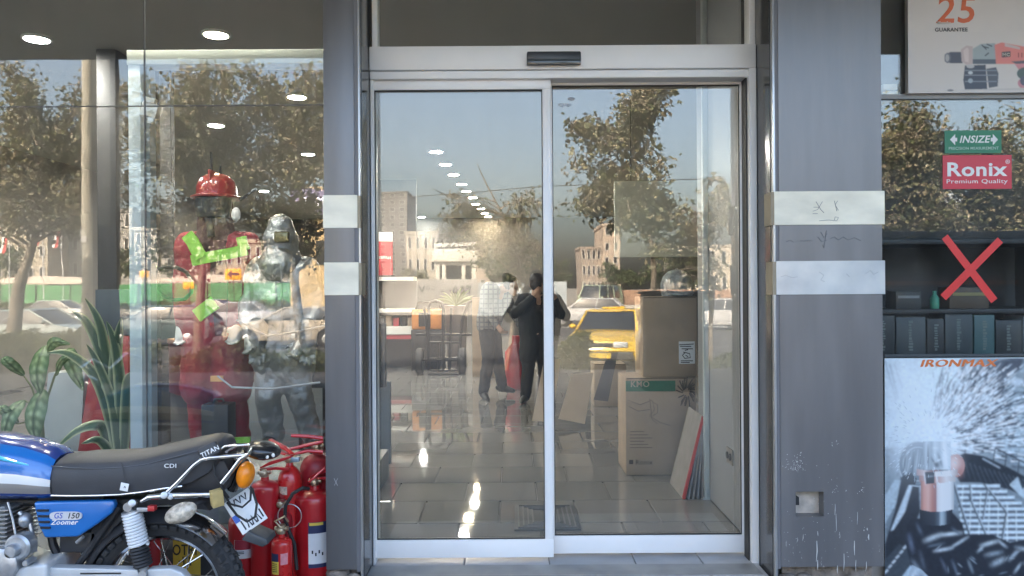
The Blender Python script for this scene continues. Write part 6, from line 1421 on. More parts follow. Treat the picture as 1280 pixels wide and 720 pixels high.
def tree(label, base, trunk, blobs, nl, size, pal='dry', r0=.13, group=None, name='street_tree', lower=.55):
    """trunk: polyline; blobs: (centre, radius xyz) that the limbs reach into"""
    t = thing(name, label, 'tree', base, group)
    tb = MB(); k = len(trunk); tb.tube(trunk, [r0*(1-.86*(i/(k-1))**1.3) for i in range(k)], 12)
    limb = MB(); tips = []; fine = [Vector(trunk[i]).lerp(Vector(trunk[i+1]), f/6) for i in range(k-1) for f in range(6)]+[Vector(trunk[-1])]; zmin = fine[0].z+(fine[-1].z-fine[0].z)*.4
    for c, rad in blobs:
        c = Vector(c); rad = Vector(rad)
        for q in range(9):
            u = Vector((rnd.gauss(0,1), rnd.gauss(0,1), rnd.gauss(.2,1))).normalized()
            e = c+Vector((u.x*rad.x, u.y*rad.y, u.z*rad.z))*rnd.uniform(.55,.98)
            cand = [p for p in fine if p.z < e.z-.15 and p.z > zmin] or [fine[len(fine)//2]]; st = min(cand, key=lambda p: (p-e).length+rnd.uniform(0,.5))
            m = st.lerp(e, .5)+Vector((rnd.uniform(-.15,.15), rnd.uniform(-.15,.15), rnd.uniform(.0,.3)))*(e-st).length*.4
            pts = [st, st.lerp(m,.5)+Vector((0,0,.05)), m, m.lerp(e,.6), e]; limb.tube(pts, [r0*.30,r0*.22,r0*.15,r0*.09,r0*.03], 5)
            for f in (.45,.6,.75,.88,1.0):
                i = min(3, int(f*4)); b = pts[i].lerp(pts[i+1], f*4-i) if f < 1 else e
                for z in range(4):
                    uu = Vector((rnd.gauss(0,1), rnd.gauss(0,1), rnd.gauss(-.1,.8))).normalized(); l = rnd.uniform(.25,.75)*min(rad)*.55+.08; en = b+uu*l
                    limb.tube([b, b.lerp(en,.5)+Vector((0,0,.04)), en], [.012,.008,.004], 4); tips.append((b, en, l))
    build(tb, 'trunk', barkm, t, smooth=80); tag(build(limb, 'limbs', barkm, t, smooth=80), kind='stuff')
    ps = []
    w = [q[2] for q in tips]; tot = sum(w)
    for b, e, l in tips:
        n = max(1, int(nl*l/tot))
        for i in range(n):
            p = b.lerp(e, rnd.uniform(.15,1.08)); s = .09+.05*rnd.random(); ps.append((p.x+rnd.gauss(0,s), p.y+rnd.gauss(0,s), p.z+rnd.gauss(0,s)-.03))
    tag(leaves('crown', ps, size, pal, t), kind='stuff'); return t
GT = 'street trees along the pavement'
def vpoly(pts, zv, wob=.0): return [VP(a,b,zv)+Vector((0,rnd.uniform(-wob,wob),0)) for a, b in pts]
def blob(px, py, rx, ry, zv, dz=0):
    q = VP(px, py, zv); k = zv/F; return ((q.x, q.y+dz, q.z), (rx*k, max(rx,ry)*k*.9, ry*k))
zv = 15.0
def base_of(px, zv): q = VP(px, 400, zv); return (q.x, q.y, -.2)
tree('leaning trunk tree mirrored at the far left of the left window', base_of(22,15.5), [VP(22,470,15.5),VP(20,410,15.5),VP(24,360,15.5),VP(38,320,15.5),VP(50,285,15.5),VP(58,230,15.5)],
     [blob(40,240,62,60,15.5),blob(100,205,60,60,15.5,.5),blob(10,180,60,60,15.5,-.4),blob(60,130,75,40,15.5),blob(-40,230,60,60,15.5),blob(140,150,40,55,15.5),blob(150,240,36,60,15.5,.3),blob(20,120,60,45,15.5,.3),blob(110,110,50,36,15.5,-.4),blob(70,270,60,30,15.5,.3)], 15500, .105, r0=.15, group=GT)
tree('dense tree mirrored behind the red helmet in the left window', base_of(250,15.8), [VP(250,480,15.8),VP(249,420,15.8),VP(252,360,15.8),VP(258,300,15.8),VP(266,240,15.8)],
     [blob(235,150,55,55,15.8),blob(290,130,60,45,15.8,.4),blob(220,230,35,55,15.8),blob(275,215,50,50,15.8,-.4),blob(300,280,45,35,15.8),blob(215,120,50,45,15.8),blob(320,170,45,60,15.8,.3),blob(205,180,36,50,15.8,.3),blob(260,100,60,40,15.8,-.3),blob(225,290,36,30,15.8)], 17000, .10, r0=.13, group=GT)
tree('tree mirrored beside the narrow pillar in the left window', base_of(372,16.2), [VP(372,490,16.2),VP(376,420,16.2),VP(370,350,16.2),VP(374,280,16.2),VP(378,220,16.2)],
     [blob(372,140,42,50,16.2),blob(350,210,45,50,16.2,.4),blob(392,230,35,60,16.2),blob(370,290,40,35,16.2),blob(420,150,40,50,16.2),blob(340,110,40,36,16.2,.3),blob(400,110,40,36,16.2,.3),blob(340,270,36,36,16.2)], 12500, .10, r0=.13, group=GT)
tree('tall leafy tree mirrored in the right sliding door', base_of(820,15.0), [VP(822,470,15),VP(820,430,15),VP(818,390,15),VP(819,340,15),VP(812,290,15),VP(800,230,15),VP(790,180,15)],
     [blob(792,160,24,52,15),blob(806,215,26,40,15,.2),blob(745,205,30,42,15,.3),blob(765,255,36,32,15),blob(735,250,26,32,15,-.3),blob(842,280,40,34,15),blob(800,130,24,30,15),blob(815,120,20,30,15,.3),blob(722,168,14,16,15,.2)], 8200, .112, r0=.085, group=GT)
tree('slender tree with few leaves mirrored at the right edge of the right door', base_of(890,15.6), [VP(888,480,15.6),VP(889,420,15.6),VP(892,360,15.6),VP(886,300,15.6),VP(880,240,15.6)],
     [blob(878,285,28,34,15.6),blob(902,250,26,44,15.6),blob(868,330,30,26,15.6,.3)], 1700, .11, r0=.06, group=GT)
tree('sparse young tree mirrored left of the middle stile with bare upper twigs', base_of(640,19), [VP(632,470,19),VP(640,420,19),VP(641,380,19),VP(650,330,19),VP(640,290,19),VP(610,235,19),VP(596,205,19)],
     [blob(650,300,34,34,19),blob(618,300,36,30,19,.3),blob(668,325,26,34,19),blob(590,290,22,18,19),blob(662,262,18,30,19),blob(566,262,14,20,19),blob(560,285,18,18,19)], 3800, .10, r0=.06, group=GT)
tree('thick tree mirrored in the right shop window beside the pillar', base_of(1135,15.2), [VP(1135,480,15.2),VP(1138,420,15.2),VP(1134,350,15.2),VP(1140,270,15.2)],
     [blob(1125,215,42,50,15.2),blob(1160,260,42,32,15.2,.3),blob(1140,165,40,34,15.2),blob(1110,280,40,30,15.2),blob(1085,200,40,50,15.2),blob(1120,150,40,40,15.2,.3),blob(1175,200,26,34,15.2,.3)], 12500, .10, r0=.12, group=GT)
tree('wide tree mirrored behind the red cross of tape in the right window', base_of(1245,15.2), [VP(1245,480,15.2),VP(1243,420,15.2),VP(1246,350,15.2),VP(1240,270,15.2)],
     [blob(1250,255,50,34,15.2),blob(1232,165,36,34,15.2,.3),blob(1275,180,40,50,15.2),blob(1215,275,36,26,15.2),blob(1300,240,50,50,15.2),blob(1215,230,40,36,15.2,.3),blob(1260,300,50,26,15.2)], 12500, .10, r0=.12, group=GT)
# far trees and bushes on the other side
GF = 'trees on the far side of the road'
for px, py, rx, ry, z_, pal, lab in ((625,332,40,26,62,'green','dark bushy tree mirrored behind the sparse young tree'),(690,335,30,24,66,'green','dark far tree mirrored at the middle stile'),(845,335,55,30,62,'green','broad far tree mirrored behind the stacked cartons'),(520,345,16,12,60,'dry','small bush mirrored before the pale block'),(775,345,30,18,64,'green','low far tree mirrored above the white hatchback'),(350,330,40,26,62,'green','dark far tree mirrored behind the silver suit'),(15,325,40,22,70,'green','far tree mirrored at the left edge of the window'),(150,320,50,26,66,'green','far tree mirrored behind the concrete pole'),(230,318,50,30,66,'green','far tree mirrored behind the maroon suit'),(1150,330,60,40,62,'green','far tree mirrored in the right window left part'),(1250,325,60,40,62,'green','far tree mirrored in the right window right part'),(415,335,40,24,64,'green','far tree mirrored behind the narrow pillar')):
    c = VP(px, py, z_); k = z_/F
    tree(lab, (c.x,c.y,-.5), [Vector((c.x,c.y,-.6)),Vector((c.x,c.y,c.z*.5)),Vector((c.x+.2,c.y,c.z))], [((c.x-rx*k*.4,c.y,c.z),(rx*k*.6,rx*k*.6,ry*k)),((c.x+rx*k*.4,c.y+.4,c.z-.2),(rx*k*.6,rx*k*.6,ry*k*.8))], 1500, .30, pal, r0=.18, group=GF, name='far_tree')
# hedges on the verge
def hedge(label, x0, x1, y0, y1, z0, z1, n, size=.07):
    t = thing('hedge', label, 'hedge', ((x0+x1)/2,(y0+y1)/2,z0)); tb = MB()
    for i in range(int((x1-x0)*5)):
        x, y = rnd.uniform(x0,x1), rnd.uniform(y0,y1); tb.tube([(x,y,z0-.1),(x+rnd.uniform(-.1,.1),y,z0+(z1-z0)*.5),(x+rnd.uniform(-.25,.25),y+rnd.uniform(-.2,.2),z1-.05)], [.012,.008,.004], 5)
    tag(build(tb, 'stems', barkm, t), kind='stuff')
    ps = [];
    for i in range(n):
        x = rnd.uniform(x0,x1); y = rnd.uniform(y0,y1); h = (.72+.28*math.sin(x*3.1)*math.cos(x*1.3+1)); z = z0+(z1-z0)*h*math.sqrt(rnd.random()); ps.append((x+rnd.gauss(0,.05),y+rnd.gauss(0,.08),z))
    tag(leaves('leaves', ps, size, 'hedge', t, droop=-.3), kind='stuff')
hedge('olive clipped hedge mirrored low at the left edge of the left window', -11.8, -7.2, -8.2, -6.9, -.3, .82, 17000)
hedge('low scruffy hedge mirrored around the mannequin trousers', -6.6, -3.7, -8.2, -7.1, -.3, .5, 9000)
hedge('small bush mirrored in front of the yellow taxi', .75, 1.5, -8.2, -7.2, -.3, .62, 4000)
hedge('low bush mirrored right of the taxi', 3.4, 5.5, -8.2, -7.2, -.3, .2, 1500)
# ------------------------------------------------------------------ pole and overhead cables
conc = mat('pole_concrete', (.40,.37,.30), .8, var=.12, vscale=5, bump=.15, bscale=30)
q = VP(112.5, 300, 13.0); PO2 = thing('utility_pole', 'pale concrete utility pole mirrored left of the inner frame', 'utility pole', (q.x, q.y, 0))
build(MB().tube([(q.x,q.y,-.1),(q.x,q.y,7.5)], [.125,.085], 16), 'shaft', conc, PO2)
for i in range(9): build(MB().cyl((q.x+.03,q.y+.09,1.0+i*.45),(q.x+.03,q.y+.118,1.0+i*.45),.012,n=8), 'step_hole', blackm, PO2)
build(MB().box((q.x-.07,q.y+.09,2.3),(q.x+.02,q.y+.118,2.42)), 'tag_plate', whs, PO2, bevel=.003); build(MB().box((q.x-.7,q.y-.05,7.2),(q.x+.7,q.y+.05,7.3)), 'cross_arm', steel, PO2)
for pts, z_, lab in (([(300,268),(470,249),(580,242),(700,232),(905,222)],30,'thin overhead cable mirrored crossing the sky'),([(540,236),(600,262),(640,268)],28,'short sagging cable mirrored behind the young tree')):
    t = thing('overhead_cable', lab, 'cable', VP(*pts[0],z_)); build(MB().tube([VP(a,b,z_) for a, b in pts], .016, 5), 'wire', blackr, t)
# ------------------------------------------------------------------ cars
carglass = mat('car_glass', (.02,.024,.028), .06, spec=.7); chromec = chrome; lamp_c = mat('headlamp_glass', (.62,.64,.66), .12); lamp_r = mat('tail_lamp_red', (.38,.02,.02), .2); platem = mat('car_plate', (.7,.7,.66), .4); platey = mat('taxi_plate', (.72,.50,.06), .4); plast = mat('bumper_plastic', (.04,.04,.042), .6)
def car(name, label, cat, col, loc, rz, kind='sedan', plate=platem, taxi=False):
    t = thing(name, label, cat, (0,0,0)); pm = mat('car_paint_%.3f_%.3f_%.3f' % col, col, .25, var=.05, coat=.8)
    if kind == 'sedan': L, Wd, H = 4.45, 1.70, 1.42; low = [(-2.2,.36),(-2.23,.62),(-2.17,.90),(-1.55,.97),(1.0,.93),(1.75,.84),(2.12,.72),(2.22,.52),(2.16,.30),(-2.1,.28)]; gb = (-1.62,1.0); gt = (-1.05,.15)
    elif kind == 'hatch': L, Wd, H = 3.9, 1.62, 1.46; low = [(-1.9,.36),(-1.93,.65),(-1.86,.92),(-1.6,.96),(.95,.94),(1.55,.86),(1.86,.72),(1.95,.50),(1.88,.30),(-1.8,.28)]; gb = (-1.86,.98); gt = (-1.35,.25)
    else: L, Wd, H = 5.0, 1.85, 2.15; low = [(-2.4,.40),(-2.45,.8),(-2.42,1.2),(-2.3,1.25),(2.05,1.22),(2.35,1.05),(2.5,.8),(2.5,.45),(2.4,.34),(-2.35,.32)]; gb = (-2.38,2.05); gt = (-2.25,1.45)
    hw = Wd/2; zb = .94 if kind != 'van' else 1.22
    rings = []
    for yy, kx, dz in ((-hw,.985,.0),(-hw*.99,1.0,0),(0,1.012,.012),(hw*.99,1.0,0),(hw,.985,0)):
        rings.append([Vector((x*kx, yy*(1-.07*max(0,(z-.65)/.3)) , z+(dz if z > .5 else 0))) for x, z in low])
    build(MB().loops(rings), 'body', pm, t, smooth=45, bevel=.035, segs=3)
    wb, wt = hw*.90, hw*.74; z1 = H
    gl = MB(); B = [(gb[0],-wb,zb-.02),(gb[1],-wb,zb-.02),(gb[1],wb,zb-.02),(gb[0],wb,zb-.02)]; T = [(gt[0],-wt,z1-.03),(gt[1],-wt,z1-.03),(gt[1],wt,z1-.03),(gt[0],wt,z1-.03)]
    build(gl.loops([[Vector(p) for p in B],[Vector(p) for p in T]]), 'windows', carglass, t, bevel=.01)
    build(MB().loops([[Vector((gt[0]-.06,-wt-.025,z1-.05)),Vector((gt[1]+.07,-wt-.025,z1-.05)),Vector((gt[1]+.07,wt+.025,z1-.05)),Vector((gt[0]-.06,wt+.025,z1-.05))],[Vector((gt[0]+.05,-wt+.05,z1)),Vector((gt[1]-.05,-wt+.05,z1)),Vector((gt[1]-.05,wt-.05,z1)),Vector((gt[0]+.05,wt-.05,z1))]]), 'roof', pm, t, bevel=.012)
    for i in range(4): build(MB().tube([Vector(B[i])*1.0, Vector(T[i])+Vector((0,0,.0))], .034, 8), 'window_pillar', pm, t)
    for f in ((.50,.5) if kind != 'van' else (.35,.62)):
        for s in (-1, 1):
            xb = gb[0]+(gb[1]-gb[0])*f; xt = gt[0]+(gt[1]-gt[0])*f; build(MB().tube([(xb,s*(wb+.003),zb),(xt,s*(wt+.003),z1-.03)], .028, 8), 'window_pillar', pm, t)
        if f == .5 and kind != 'van': break
    wx = {'sedan': (1.38,-1.28), 'hatch': (1.22,-1.15), 'van': (1.65,-1.5)}[kind]; wr = .30 if kind != 'van' else .34
    Ex = Euler((PI/2,0,0)).to_matrix().to_4x4()
    for x in wx:
        for s in (-1, 1):
            build(MB().torus((x, s*(hw-.002), wr+.02), wr+.05, .022, 24, 6, None, -.25, PI+.25), 'wheel_arch', plast, t)
            build(MB().lathe([(0,-.004),(wr+.045,-.004),(wr+.045,.004),(0,.004)], (x,s*(hw-.004),wr), 26, Ex), 'arch_gap', blackm, t)
            w = build(MB().lathe([(0,-.08),(wr*.8,-.09),(wr*.95,-.085),(wr,-.06),(wr,.06),(wr*.95,.085),(wr*.8,.09),(0,.08)], (x,s*(hw-.06),wr), 26, Ex), 'wheel', tyre_m, t)
            build(MB().lathe([(0,-.01),(.06,-.012),(.08,0),(wr*.6,-.004),(wr*.66,.008),(0,.012)], (x,s*(hw+.028),wr), 20, Euler((PI/2 if s < 0 else -PI/2,0,0)).to_matrix().to_4x4() @ Matrix.Scale(-1,4,(0,0,1))), 'hub_cap', gmetal, w)
    fx = max(x for x, z in low); rx = min(x for x, z in low)
    zl = .66 if kind != 'van' else .86
    for s in (-1, 1):
        build(MB().box((fx-.10,s*hw*.56-.16,zl-.07),(fx+.005,s*hw*.56+.16,zl+.06)), 'headlight', lamp_c, t, bevel=.02)
        build(MB().box((rx-.02,s*hw*.66-.16,.70),(rx+.06,s*hw*.66+.16,.84)), 'tail_light', lamp_r, t, bevel=.015)
        build(MB().ell((gb[1]-.22,s*(wb+.12),zb+.07),(.06,.09,.065),10,8), 'mirror', pm, t)
        for d in (-.35,.55): build(MB().box((d-.09,s*(hw*.985)-.012,.80),(d+.09,s*(hw*.985)+.012,.825)), 'door_handle', plast, t)
    build(MB().box((fx-.08,-hw*.9,.32),(fx+.05,hw*.9,.50)), 'front_bumper', plast if not taxi else plast, t, bevel=.03, segs=3)
    build(MB().box((rx-.05,-hw*.9,.34),(rx+.08,hw*.9,.52)), 'rear_bumper', plast, t, bevel=.03, segs=3)
    build(MB().box((fx-.04,-hw*.36,zl-.05),(fx+.012,hw*.36,zl+.03)), 'grille', plast, t, bevel=.008)
    build(MB().box((fx+.052,-.26,.36),(fx+.058,.26,.475)), 'plate', plate, t); build(MB().box((rx-.058,-.26,.38),(rx-.052,.26,.495)), 'plate', plate, t)
    if taxi: build(MB().box((gt[0]+.35,-.3,z1),(gt[0]+.50,.3,z1+.06)), 'roof_bar', pm, t, bevel=.01)
    t.location = loc; t.rotation_euler = (0,0,rz); return t
def place(px, zv, z=ROADZ): q = VP(px, 400, zv); return (q.x, q.y, z)
car('parked_car', 'yellow taxi with black bumper mirrored in the right sliding door', 'car', (.62,.40,.010), place(764,20.2), R(90+14), 'sedan', platey, True)
car('parked_car', 'silver white hatchback mirrored above the taxi', 'car', (.38,.385,.39), place(735,40), R(192), 'hatch')
car('parked_car', 'white sedan mirrored beside the concrete pole', 'car', (.32,.32,.31), place(78,46), R(4), 'sedan')
car('parked_car', 'dark grey green car mirrored low at the left edge', 'car', (.16,.20,.20), place(50,25), R(6), 'sedan')
car('parked_car', 'beige sedan mirrored beside the narrow pillar', 'car', (.34,.29,.225), place(368,27), R(176), 'sedan')
car('parked_car', 'silver sedan mirrored behind the maroon trousers', 'car', (.34,.33,.35), place(292,38), R(172), 'sedan')
car('parked_car', 'white sedan mirrored above the hose loop', 'car', (.32,.32,.32), place(275,47), R(8), 'sedan')
car('parked_car', 'dark teal car mirrored by the inner frame post', 'car', (.05,.08,.085), place(205,28), R(178), 'hatch')
cbm = mat('blocker_dark_green', (.016,.019,.018), .6, var=.2)
UC = thing('added_cabinet', 'added dark steel box on the pavement that darkens the reflection over the stacked cartons', 'cabinet', (2.33, -3.3, 0))  # made-up dark block, keeps the bright street reflection off the cartons
build(MB().box((1.90,-3.62,0),(2.76,-3.2,1.40)), 'body', cbm, UC, bevel=.008); build(MB().box((1.87,-3.66,1.402),(2.80,-3.16,1.44)), 'lid', cbm, UC, bevel=.008)
for a in (1.92, 2.34): build(MB().box((a,-3.2,.12),(a+.40,-3.185,1.36)), 'door', cbm, UC, bevel=.004)
build(MB().box((2.30,-3.184,.7),(2.32,-3.165,.85)), 'handle', steel, UC)
qd = VP(134, 300, 12.6); DP = thing('added_post', 'added dark square post that darkens the reflection just right of the concrete pole', 'post', (qd.x, qd.y, 0))  # made-up post, blocks the bright reflection beside the pole
build(MB().box((qd.x-.15,qd.y-.15,0),(qd.x+.15,qd.y+.15,6.6)), 'shaft', cbm, DP, bevel=.02); build(MB().box((qd.x-.2,qd.y-.2,.0),(qd.x+.2,qd.y+.2,.25)), 'base', cbm, DP, bevel=.02)
build(MB().box((qd.x-.10,qd.y+.151,1.1),(qd.x+.10,qd.y+.16,1.7)), 'hatch', cbm, DP)
KS = thing('added_kiosk', 'dark shuttered street kiosk added to darken the right window reflection', 'added_kiosk', (7.2, -4.2, 0))  # added dark box, made up for the dark patch in the reflection
kd = mat('added_kiosk_black', (.014,.015,.017), .6, var=.3, vscale=3)
build(MB().box((4.6,-5.4,.0),(9.9,-3.4,2.18)), 'walls', kd, KS, smooth=0)
build(MB().box((4.5,-5.5,2.182),(10,-3.2,2.27)), 'roof', kd, KS, bevel=.01)
for k in range(16): build(MB().box((4.8,-3.4,.85+k*.078),(7.1,-3.375,.92+k*.078)), 'shutter_slat', kd, KS, smooth=0)
build(MB().box((7.4,-3.398,.1),(8.3,-3.37,2.05)), 'door', mat('added_kiosk_door', (.03,.028,.027), .5), KS, bevel=.01)
build(MB().box((4.7,-3.399,1.50),(7.3,-3.36,1.56)), 'rust_strip', mat('rust_strip', (.14,.055,.025), .7, var=.3), KS)
car('parked_car', 'small white car mirrored at the far right door edge', 'car', (.38,.38,.38), place(890,36), R(185), 'hatch')
car('parked_van', 'pale green minibus mirrored behind the hatchback', 'van', (.42,.50,.33), place(750,58), R(120), 'van')
# ------------------------------------------------------------------ hoardings along the far side
gf = mat('hoarding_green', (.05,.22,.075), .5, var=.15); wf = mat('hoarding_white', (.33,.315,.295), .7, var=.08, vscale=2); bf = mat('hoarding_grey_blue', (.33,.37,.40), .6, var=.1)
def hoarding(label, x0, x1, y, z0, z1, m, rib, step=2.4, posts=True):
    t = thing('hoarding', label, 'fence', ((x0+x1)/2, y, z0)); n = int((x1-x0)/step)
    for i in range(n):
        a = x0+(x1-x0)*i/n; b = x0+(x1-x0)*(i+1)/n; p = MB()
        if rib:
            k = 9
            for j in range(k): p.box((a+.02,y-.03,z0+(z1-z0)*j/k+.01),(b-.02,y+.03-(.0 if j % 2 else .03),z0+(z1-z0)*(j+1)/k-.0))
        else: p.box((a+.01,y-.03,z0),(b-.01,y+.03,z1))
        o = build(p, 'panel', m, t, smooth=0)
        if rib: o['kind'] = 'stuff' if False else 'thing'
        build(MB().box((a-.03,y+.03,z0-.2),(a+.03,y+.09,z1+.05)), 'post', steel if rib else wf, t)
    return t
hoarding('long green ribbed metal hoarding mirrored behind the cars', -46, -12.5, back(58), .4, 2.0, gf, True)
H2_ = hoarding('plain white painted hoarding with scribbled writing mirrored in the left door', -12, -2.6, back(58), -.5, 2.2, wf, False)
hoarding('grey blue hoarding mirrored behind the two people', -2.5, 4.0, back(57), -.5, 1.9, bf, False)
hoarding('dull hoarding mirrored behind the stacked cartons', 6.0, 18, back(60), -.5, 1.3, mat('hoarding_rust', (.28,.17,.11), .7, var=.2), False)
letters('hoarding_lettering', '۴۵۵۰ - ۶۶۷', Matrix.Translation((-5.0, back(58)+.035, 1.35)) @ Matrix(((-1,0,0,0),(0,0,1,0),(0,1,0,0),(0,0,0,1))), .9, mat('spray_black', (.05,.05,.05), .7), H2_, bold=.03, depth=.01)
tag(build(MB().box((-60,-51.5,-.5),(60,-50.4,.1)), 'median', mat('median_concrete', (.40,.38,.33), .8, var=.15)), kind='structure')
hedge('long dark hedge mirrored at the foot of the green hoarding', -46, -10, back(57.4), back(56.6), .0, .75, 6000, .22)
# ------------------------------------------------------------------ buildings across the road
def building(name, label, x0, x1, y, dep, z1, m, floors, bays, win=(.5,.55), extra=None, parapet=.4):
    t = thing(name, label, 'building', ((x0+x1)/2, y-dep/2, -.7), 'buildings across the road')
    build(MB().box((x0,y-dep,-.7),(x1,y,z1)), 'wall', m, t, smooth=0)
    build(MB().box((x0-.15,y-dep-.15,z1+.002),(x1+.15,y+.15,z1+parapet)), 'parapet', m, t, smooth=0)
    fh = (z1+.2)/floors; bw = (x1-x0)/bays; wm = None
    for f in range(floors):
        for b in range(bays):
            a = x0+bw*(b+.5-win[0]/2); c = a+bw*win[0]; z0 = .2+fh*f+fh*.22; zt = z0+fh*win[1]
            if wm is None:
                w = build(MB().hollow().loops([[Vector(p) for p in ((a,y+q,z0),(c,y+q,z0),(c,y+q,zt),(a,y+q,zt))] for q in (.06,)]+[[Vector(p) for p in ((a+.1,y+q,z0+.1),(c-.1,y+q,z0+.1),(c-.1,y+q,zt-.1),(a+.1,y+q,zt-.1))] for q in (.06,.003)]+[[Vector(p) for p in ((a,y+.003,z0),(c,y+.003,z0),(c,y+.003,zt),(a,y+.003,zt))]], False, True), 'window', wfr, t, smooth=0)
                pn = build(MB().box((a+.1,y-.02,z0+.1),(c-.1,y+.012,zt-.1)), 'pane', carglass, w, smooth=0); wm = (w, pn, a, z0)
            else:
                w = wm[0].copy(); COL.objects.link(w); w.location = Vector((a-wm[2],0,z0-wm[3])); p_ = wm[1].copy(); COL.objects.link(p_); p_.parent = w; p_.matrix_parent_inverse = Matrix()
    return t
wfr = mat('window_frame', (.45,.43,.40), .6)
stone = [mat('wall_%d' % i, c, .75, var=.1, vscale=.8) for i, c in enumerate(((.36,.32,.26),(.30,.26,.20),(.33,.31,.28),(.27,.22,.18),(.36,.29,.23),(.24,.23,.21)))]
def bpx(name, label, pxa, pxb, pyt, zv, dep, m, fl, bays, **k):
    return building(name, label, X(pxa,zv), X(pxb,zv), back(zv), dep, Z(pyt,zv), m, fl, bays, **k)
bpx('tower_block', 'tall slim tower block mirrored at the left edge of the left door', 472, 510, 240, 170, 14, mat('tower_wall', (.15,.14,.13), .8, var=.1), 14, 3)
bpx('apartment_block', 'pale low block mirrored left of the white gatehouse', 508, 547, 291, 105, 12, stone[0], 3, 4)
bpx('apartment_block', 'small pinkish block with grid of windows mirrored above the minibus', 727, 752, 310, 120, 10, stone[3], 3, 4, win=(.7,.6))
bpx('apartment_block', 'tall pale block mirrored behind the leafy tree', 754, 776, 283, 118, 12, stone[4], 5, 2)
bpx('apartment_block', 'wide beige block mirrored at the far left of the left window', -60, 60, 275, 84, 14, stone[1], 4, 9)
bpx('apartment_block', 'grey beige block mirrored beside the concrete pole', 62, 165, 262, 88, 14, stone[5], 4, 8)
bpx('apartment_block', 'brownish block mirrored behind the maroon suit', 168, 268, 285, 86, 14, stone[2], 3, 8)
bpx('apartment_block', 'low tan block mirrored behind the silver suit', 270, 352, 302, 82, 12, stone[1], 2, 7)
bpx('apartment_block', 'tan block mirrored behind the sparse young tree', 548, 622, 318, 125, 12, stone[4], 2, 6)
bpx('apartment_block', 'far tan block mirrored at the right edge of the right door', 850, 960, 312, 120, 12, stone[0], 2, 9)
bpx('apartment_block', 'pale block with arched dome window mirrored in the right window', 1150, 1225, 262, 90, 14, stone[0], 4, 5)
bpx('apartment_block', 'dim block mirrored at the right edge of the right window', 1226, 1330, 282, 92, 14, stone[5], 3, 7)
bpx('apartment_block', 'block mirrored behind the wide pillar', 960, 1148, 300, 110, 14, stone[3], 3, 12)
q = VP(1188, 262, 90); DM2 = thing('dome_window', 'half round glazed dome window mirrored in the right window', 'window', (q.x, q.y+.2, q.z-2))
build(MB().torus((q.x,q.y+.2,q.z-.2),2.4,.14,24,8,None,0,PI).box((q.x-2.5,q.y+.1,q.z-.4),(q.x+2.5,q.y+.3,q.z-.15)), 'frame', whs, DM2)
build(MB().prism([(q.x+2.3*math.cos(PI*i/20),q.z-.15+2.3*math.sin(PI*i/20)) for i in range(21)], q.y+.12, q.y+.2), 'glazing', mat('dome_glass', (.45,.50,.55), .2), DM2)
# gatehouse with columns and a roof sign
zg = 72; gx0, gx1 = X(541,zg), X(598,zg); gyb = back(zg)
GH = thing('gatehouse', 'white gatehouse with square columns and sign on its flat roof mirrored in the left door', 'building', ((gx0+gx1)/2, gyb, -.5))
wst = mat('white_stucco', (.50,.47,.41), .7, var=.05)
build(MB().box((gx0,gyb-3,Z(327,zg)),(gx1,gyb+.3,Z(312,zg))), 'roof_slab', wst, GH, bevel=.03)
build(MB().box((gx0+.2,gyb-2.8,Z(330,zg)),(gx1-.2,gyb,Z(327,zg)-.002)), 'cornice', wst, GH)
for k in range(4):
    xx = gx0+.3+(gx1-gx0-.9)*(0,.17,.72,1)[k]; build(MB().box((xx,gyb-.4,-.6),(xx+.35,gyb,Z(330,zg)-.002)), 'column', wst, GH, bevel=.02)
build(MB().box((gx0+.6,gyb-1.6,-.6),(gx1-.6,gyb-1.5,Z(331,zg))), 'glazing', carglass, GH)
build(MB().box((gx0+.15,gyb+.05,Z(312,zg)+.002),(gx1-.1,gyb+.2,Z(302,zg))), 'sign_board', mat('sign_grey', (.50,.50,.48), .6), GH)
letters('sign_lettering', 'MARKET', Matrix.Translation(((gx0+gx1)/2, gyb+.21, Z(307.5,zg))) @ Matrix(((-1,0,0,0),(0,0,1,0),(0,1,0,0),(0,0,0,1))), .42, blackm, GH, bold=.03, depth=.01) if False else None
scr = MB()
for k in range(22): x_ = gx0+.4+k*(gx1-gx0-.8)/22; scr.box((x_,gyb+.2,Z(308.5,zg)-.05),(x_+.12,gyb+.23,Z(308.5,zg)+.05+.12*rnd.random()))
tag(build(scr, 'sign_script', blackm, GH), kind='stuff')
# building with an illuminated sign board
zl = 54; lx0, lx1 = X(364,zl), X(420,zl); ly = back(zl)
LS = thing('shop_block', 'tan shop block with a lit violet sign mirrored beside the narrow pillar', 'building', ((lx0+lx1)/2, ly, -.5))
build(MB().box((lx0,ly-6,-.6),(lx1,ly,Z(232,zl))), 'wall', mat('ochre_wall', (.45,.33,.17), .7, var=.12), LS)
LSb = build(MB().prism([(lx0-.1,Z(250,zl)),(lx0+.4,Z(230,zl)),(lx1,Z(240,zl)),(lx1,Z(270,zl)),(lx0+.4,Z(262,zl))], ly+.002, ly+.3), 'sign_board', mat('sign_violet', (.16,.14,.26), .5), LS)
letters('sign_lettering', 'MARKET', Matrix.Translation(((lx0+lx1)/2+.3, ly+.301, Z(253,zl))) @ Matrix(((-1,0,0,0),(0,0,1,0),(0,1,0,0),(0,0,0,1))), .8, mat('sign_lit', (.9,.85,1), .5, emit=2.5), LSb, bold=.03, depth=.02) if False else None
bars = MB()
for k in range(8): x_ = lx0+.8+k*.3; bars.box((x_,ly+.3,Z(258,zl)),(x_+.2,ly+.33,Z(246,zl))) if k != 3 else None
build(bars, 'sign_lettering', mat('sign_lit', (.9,.85,1), .5, emit=2.0), LSb)
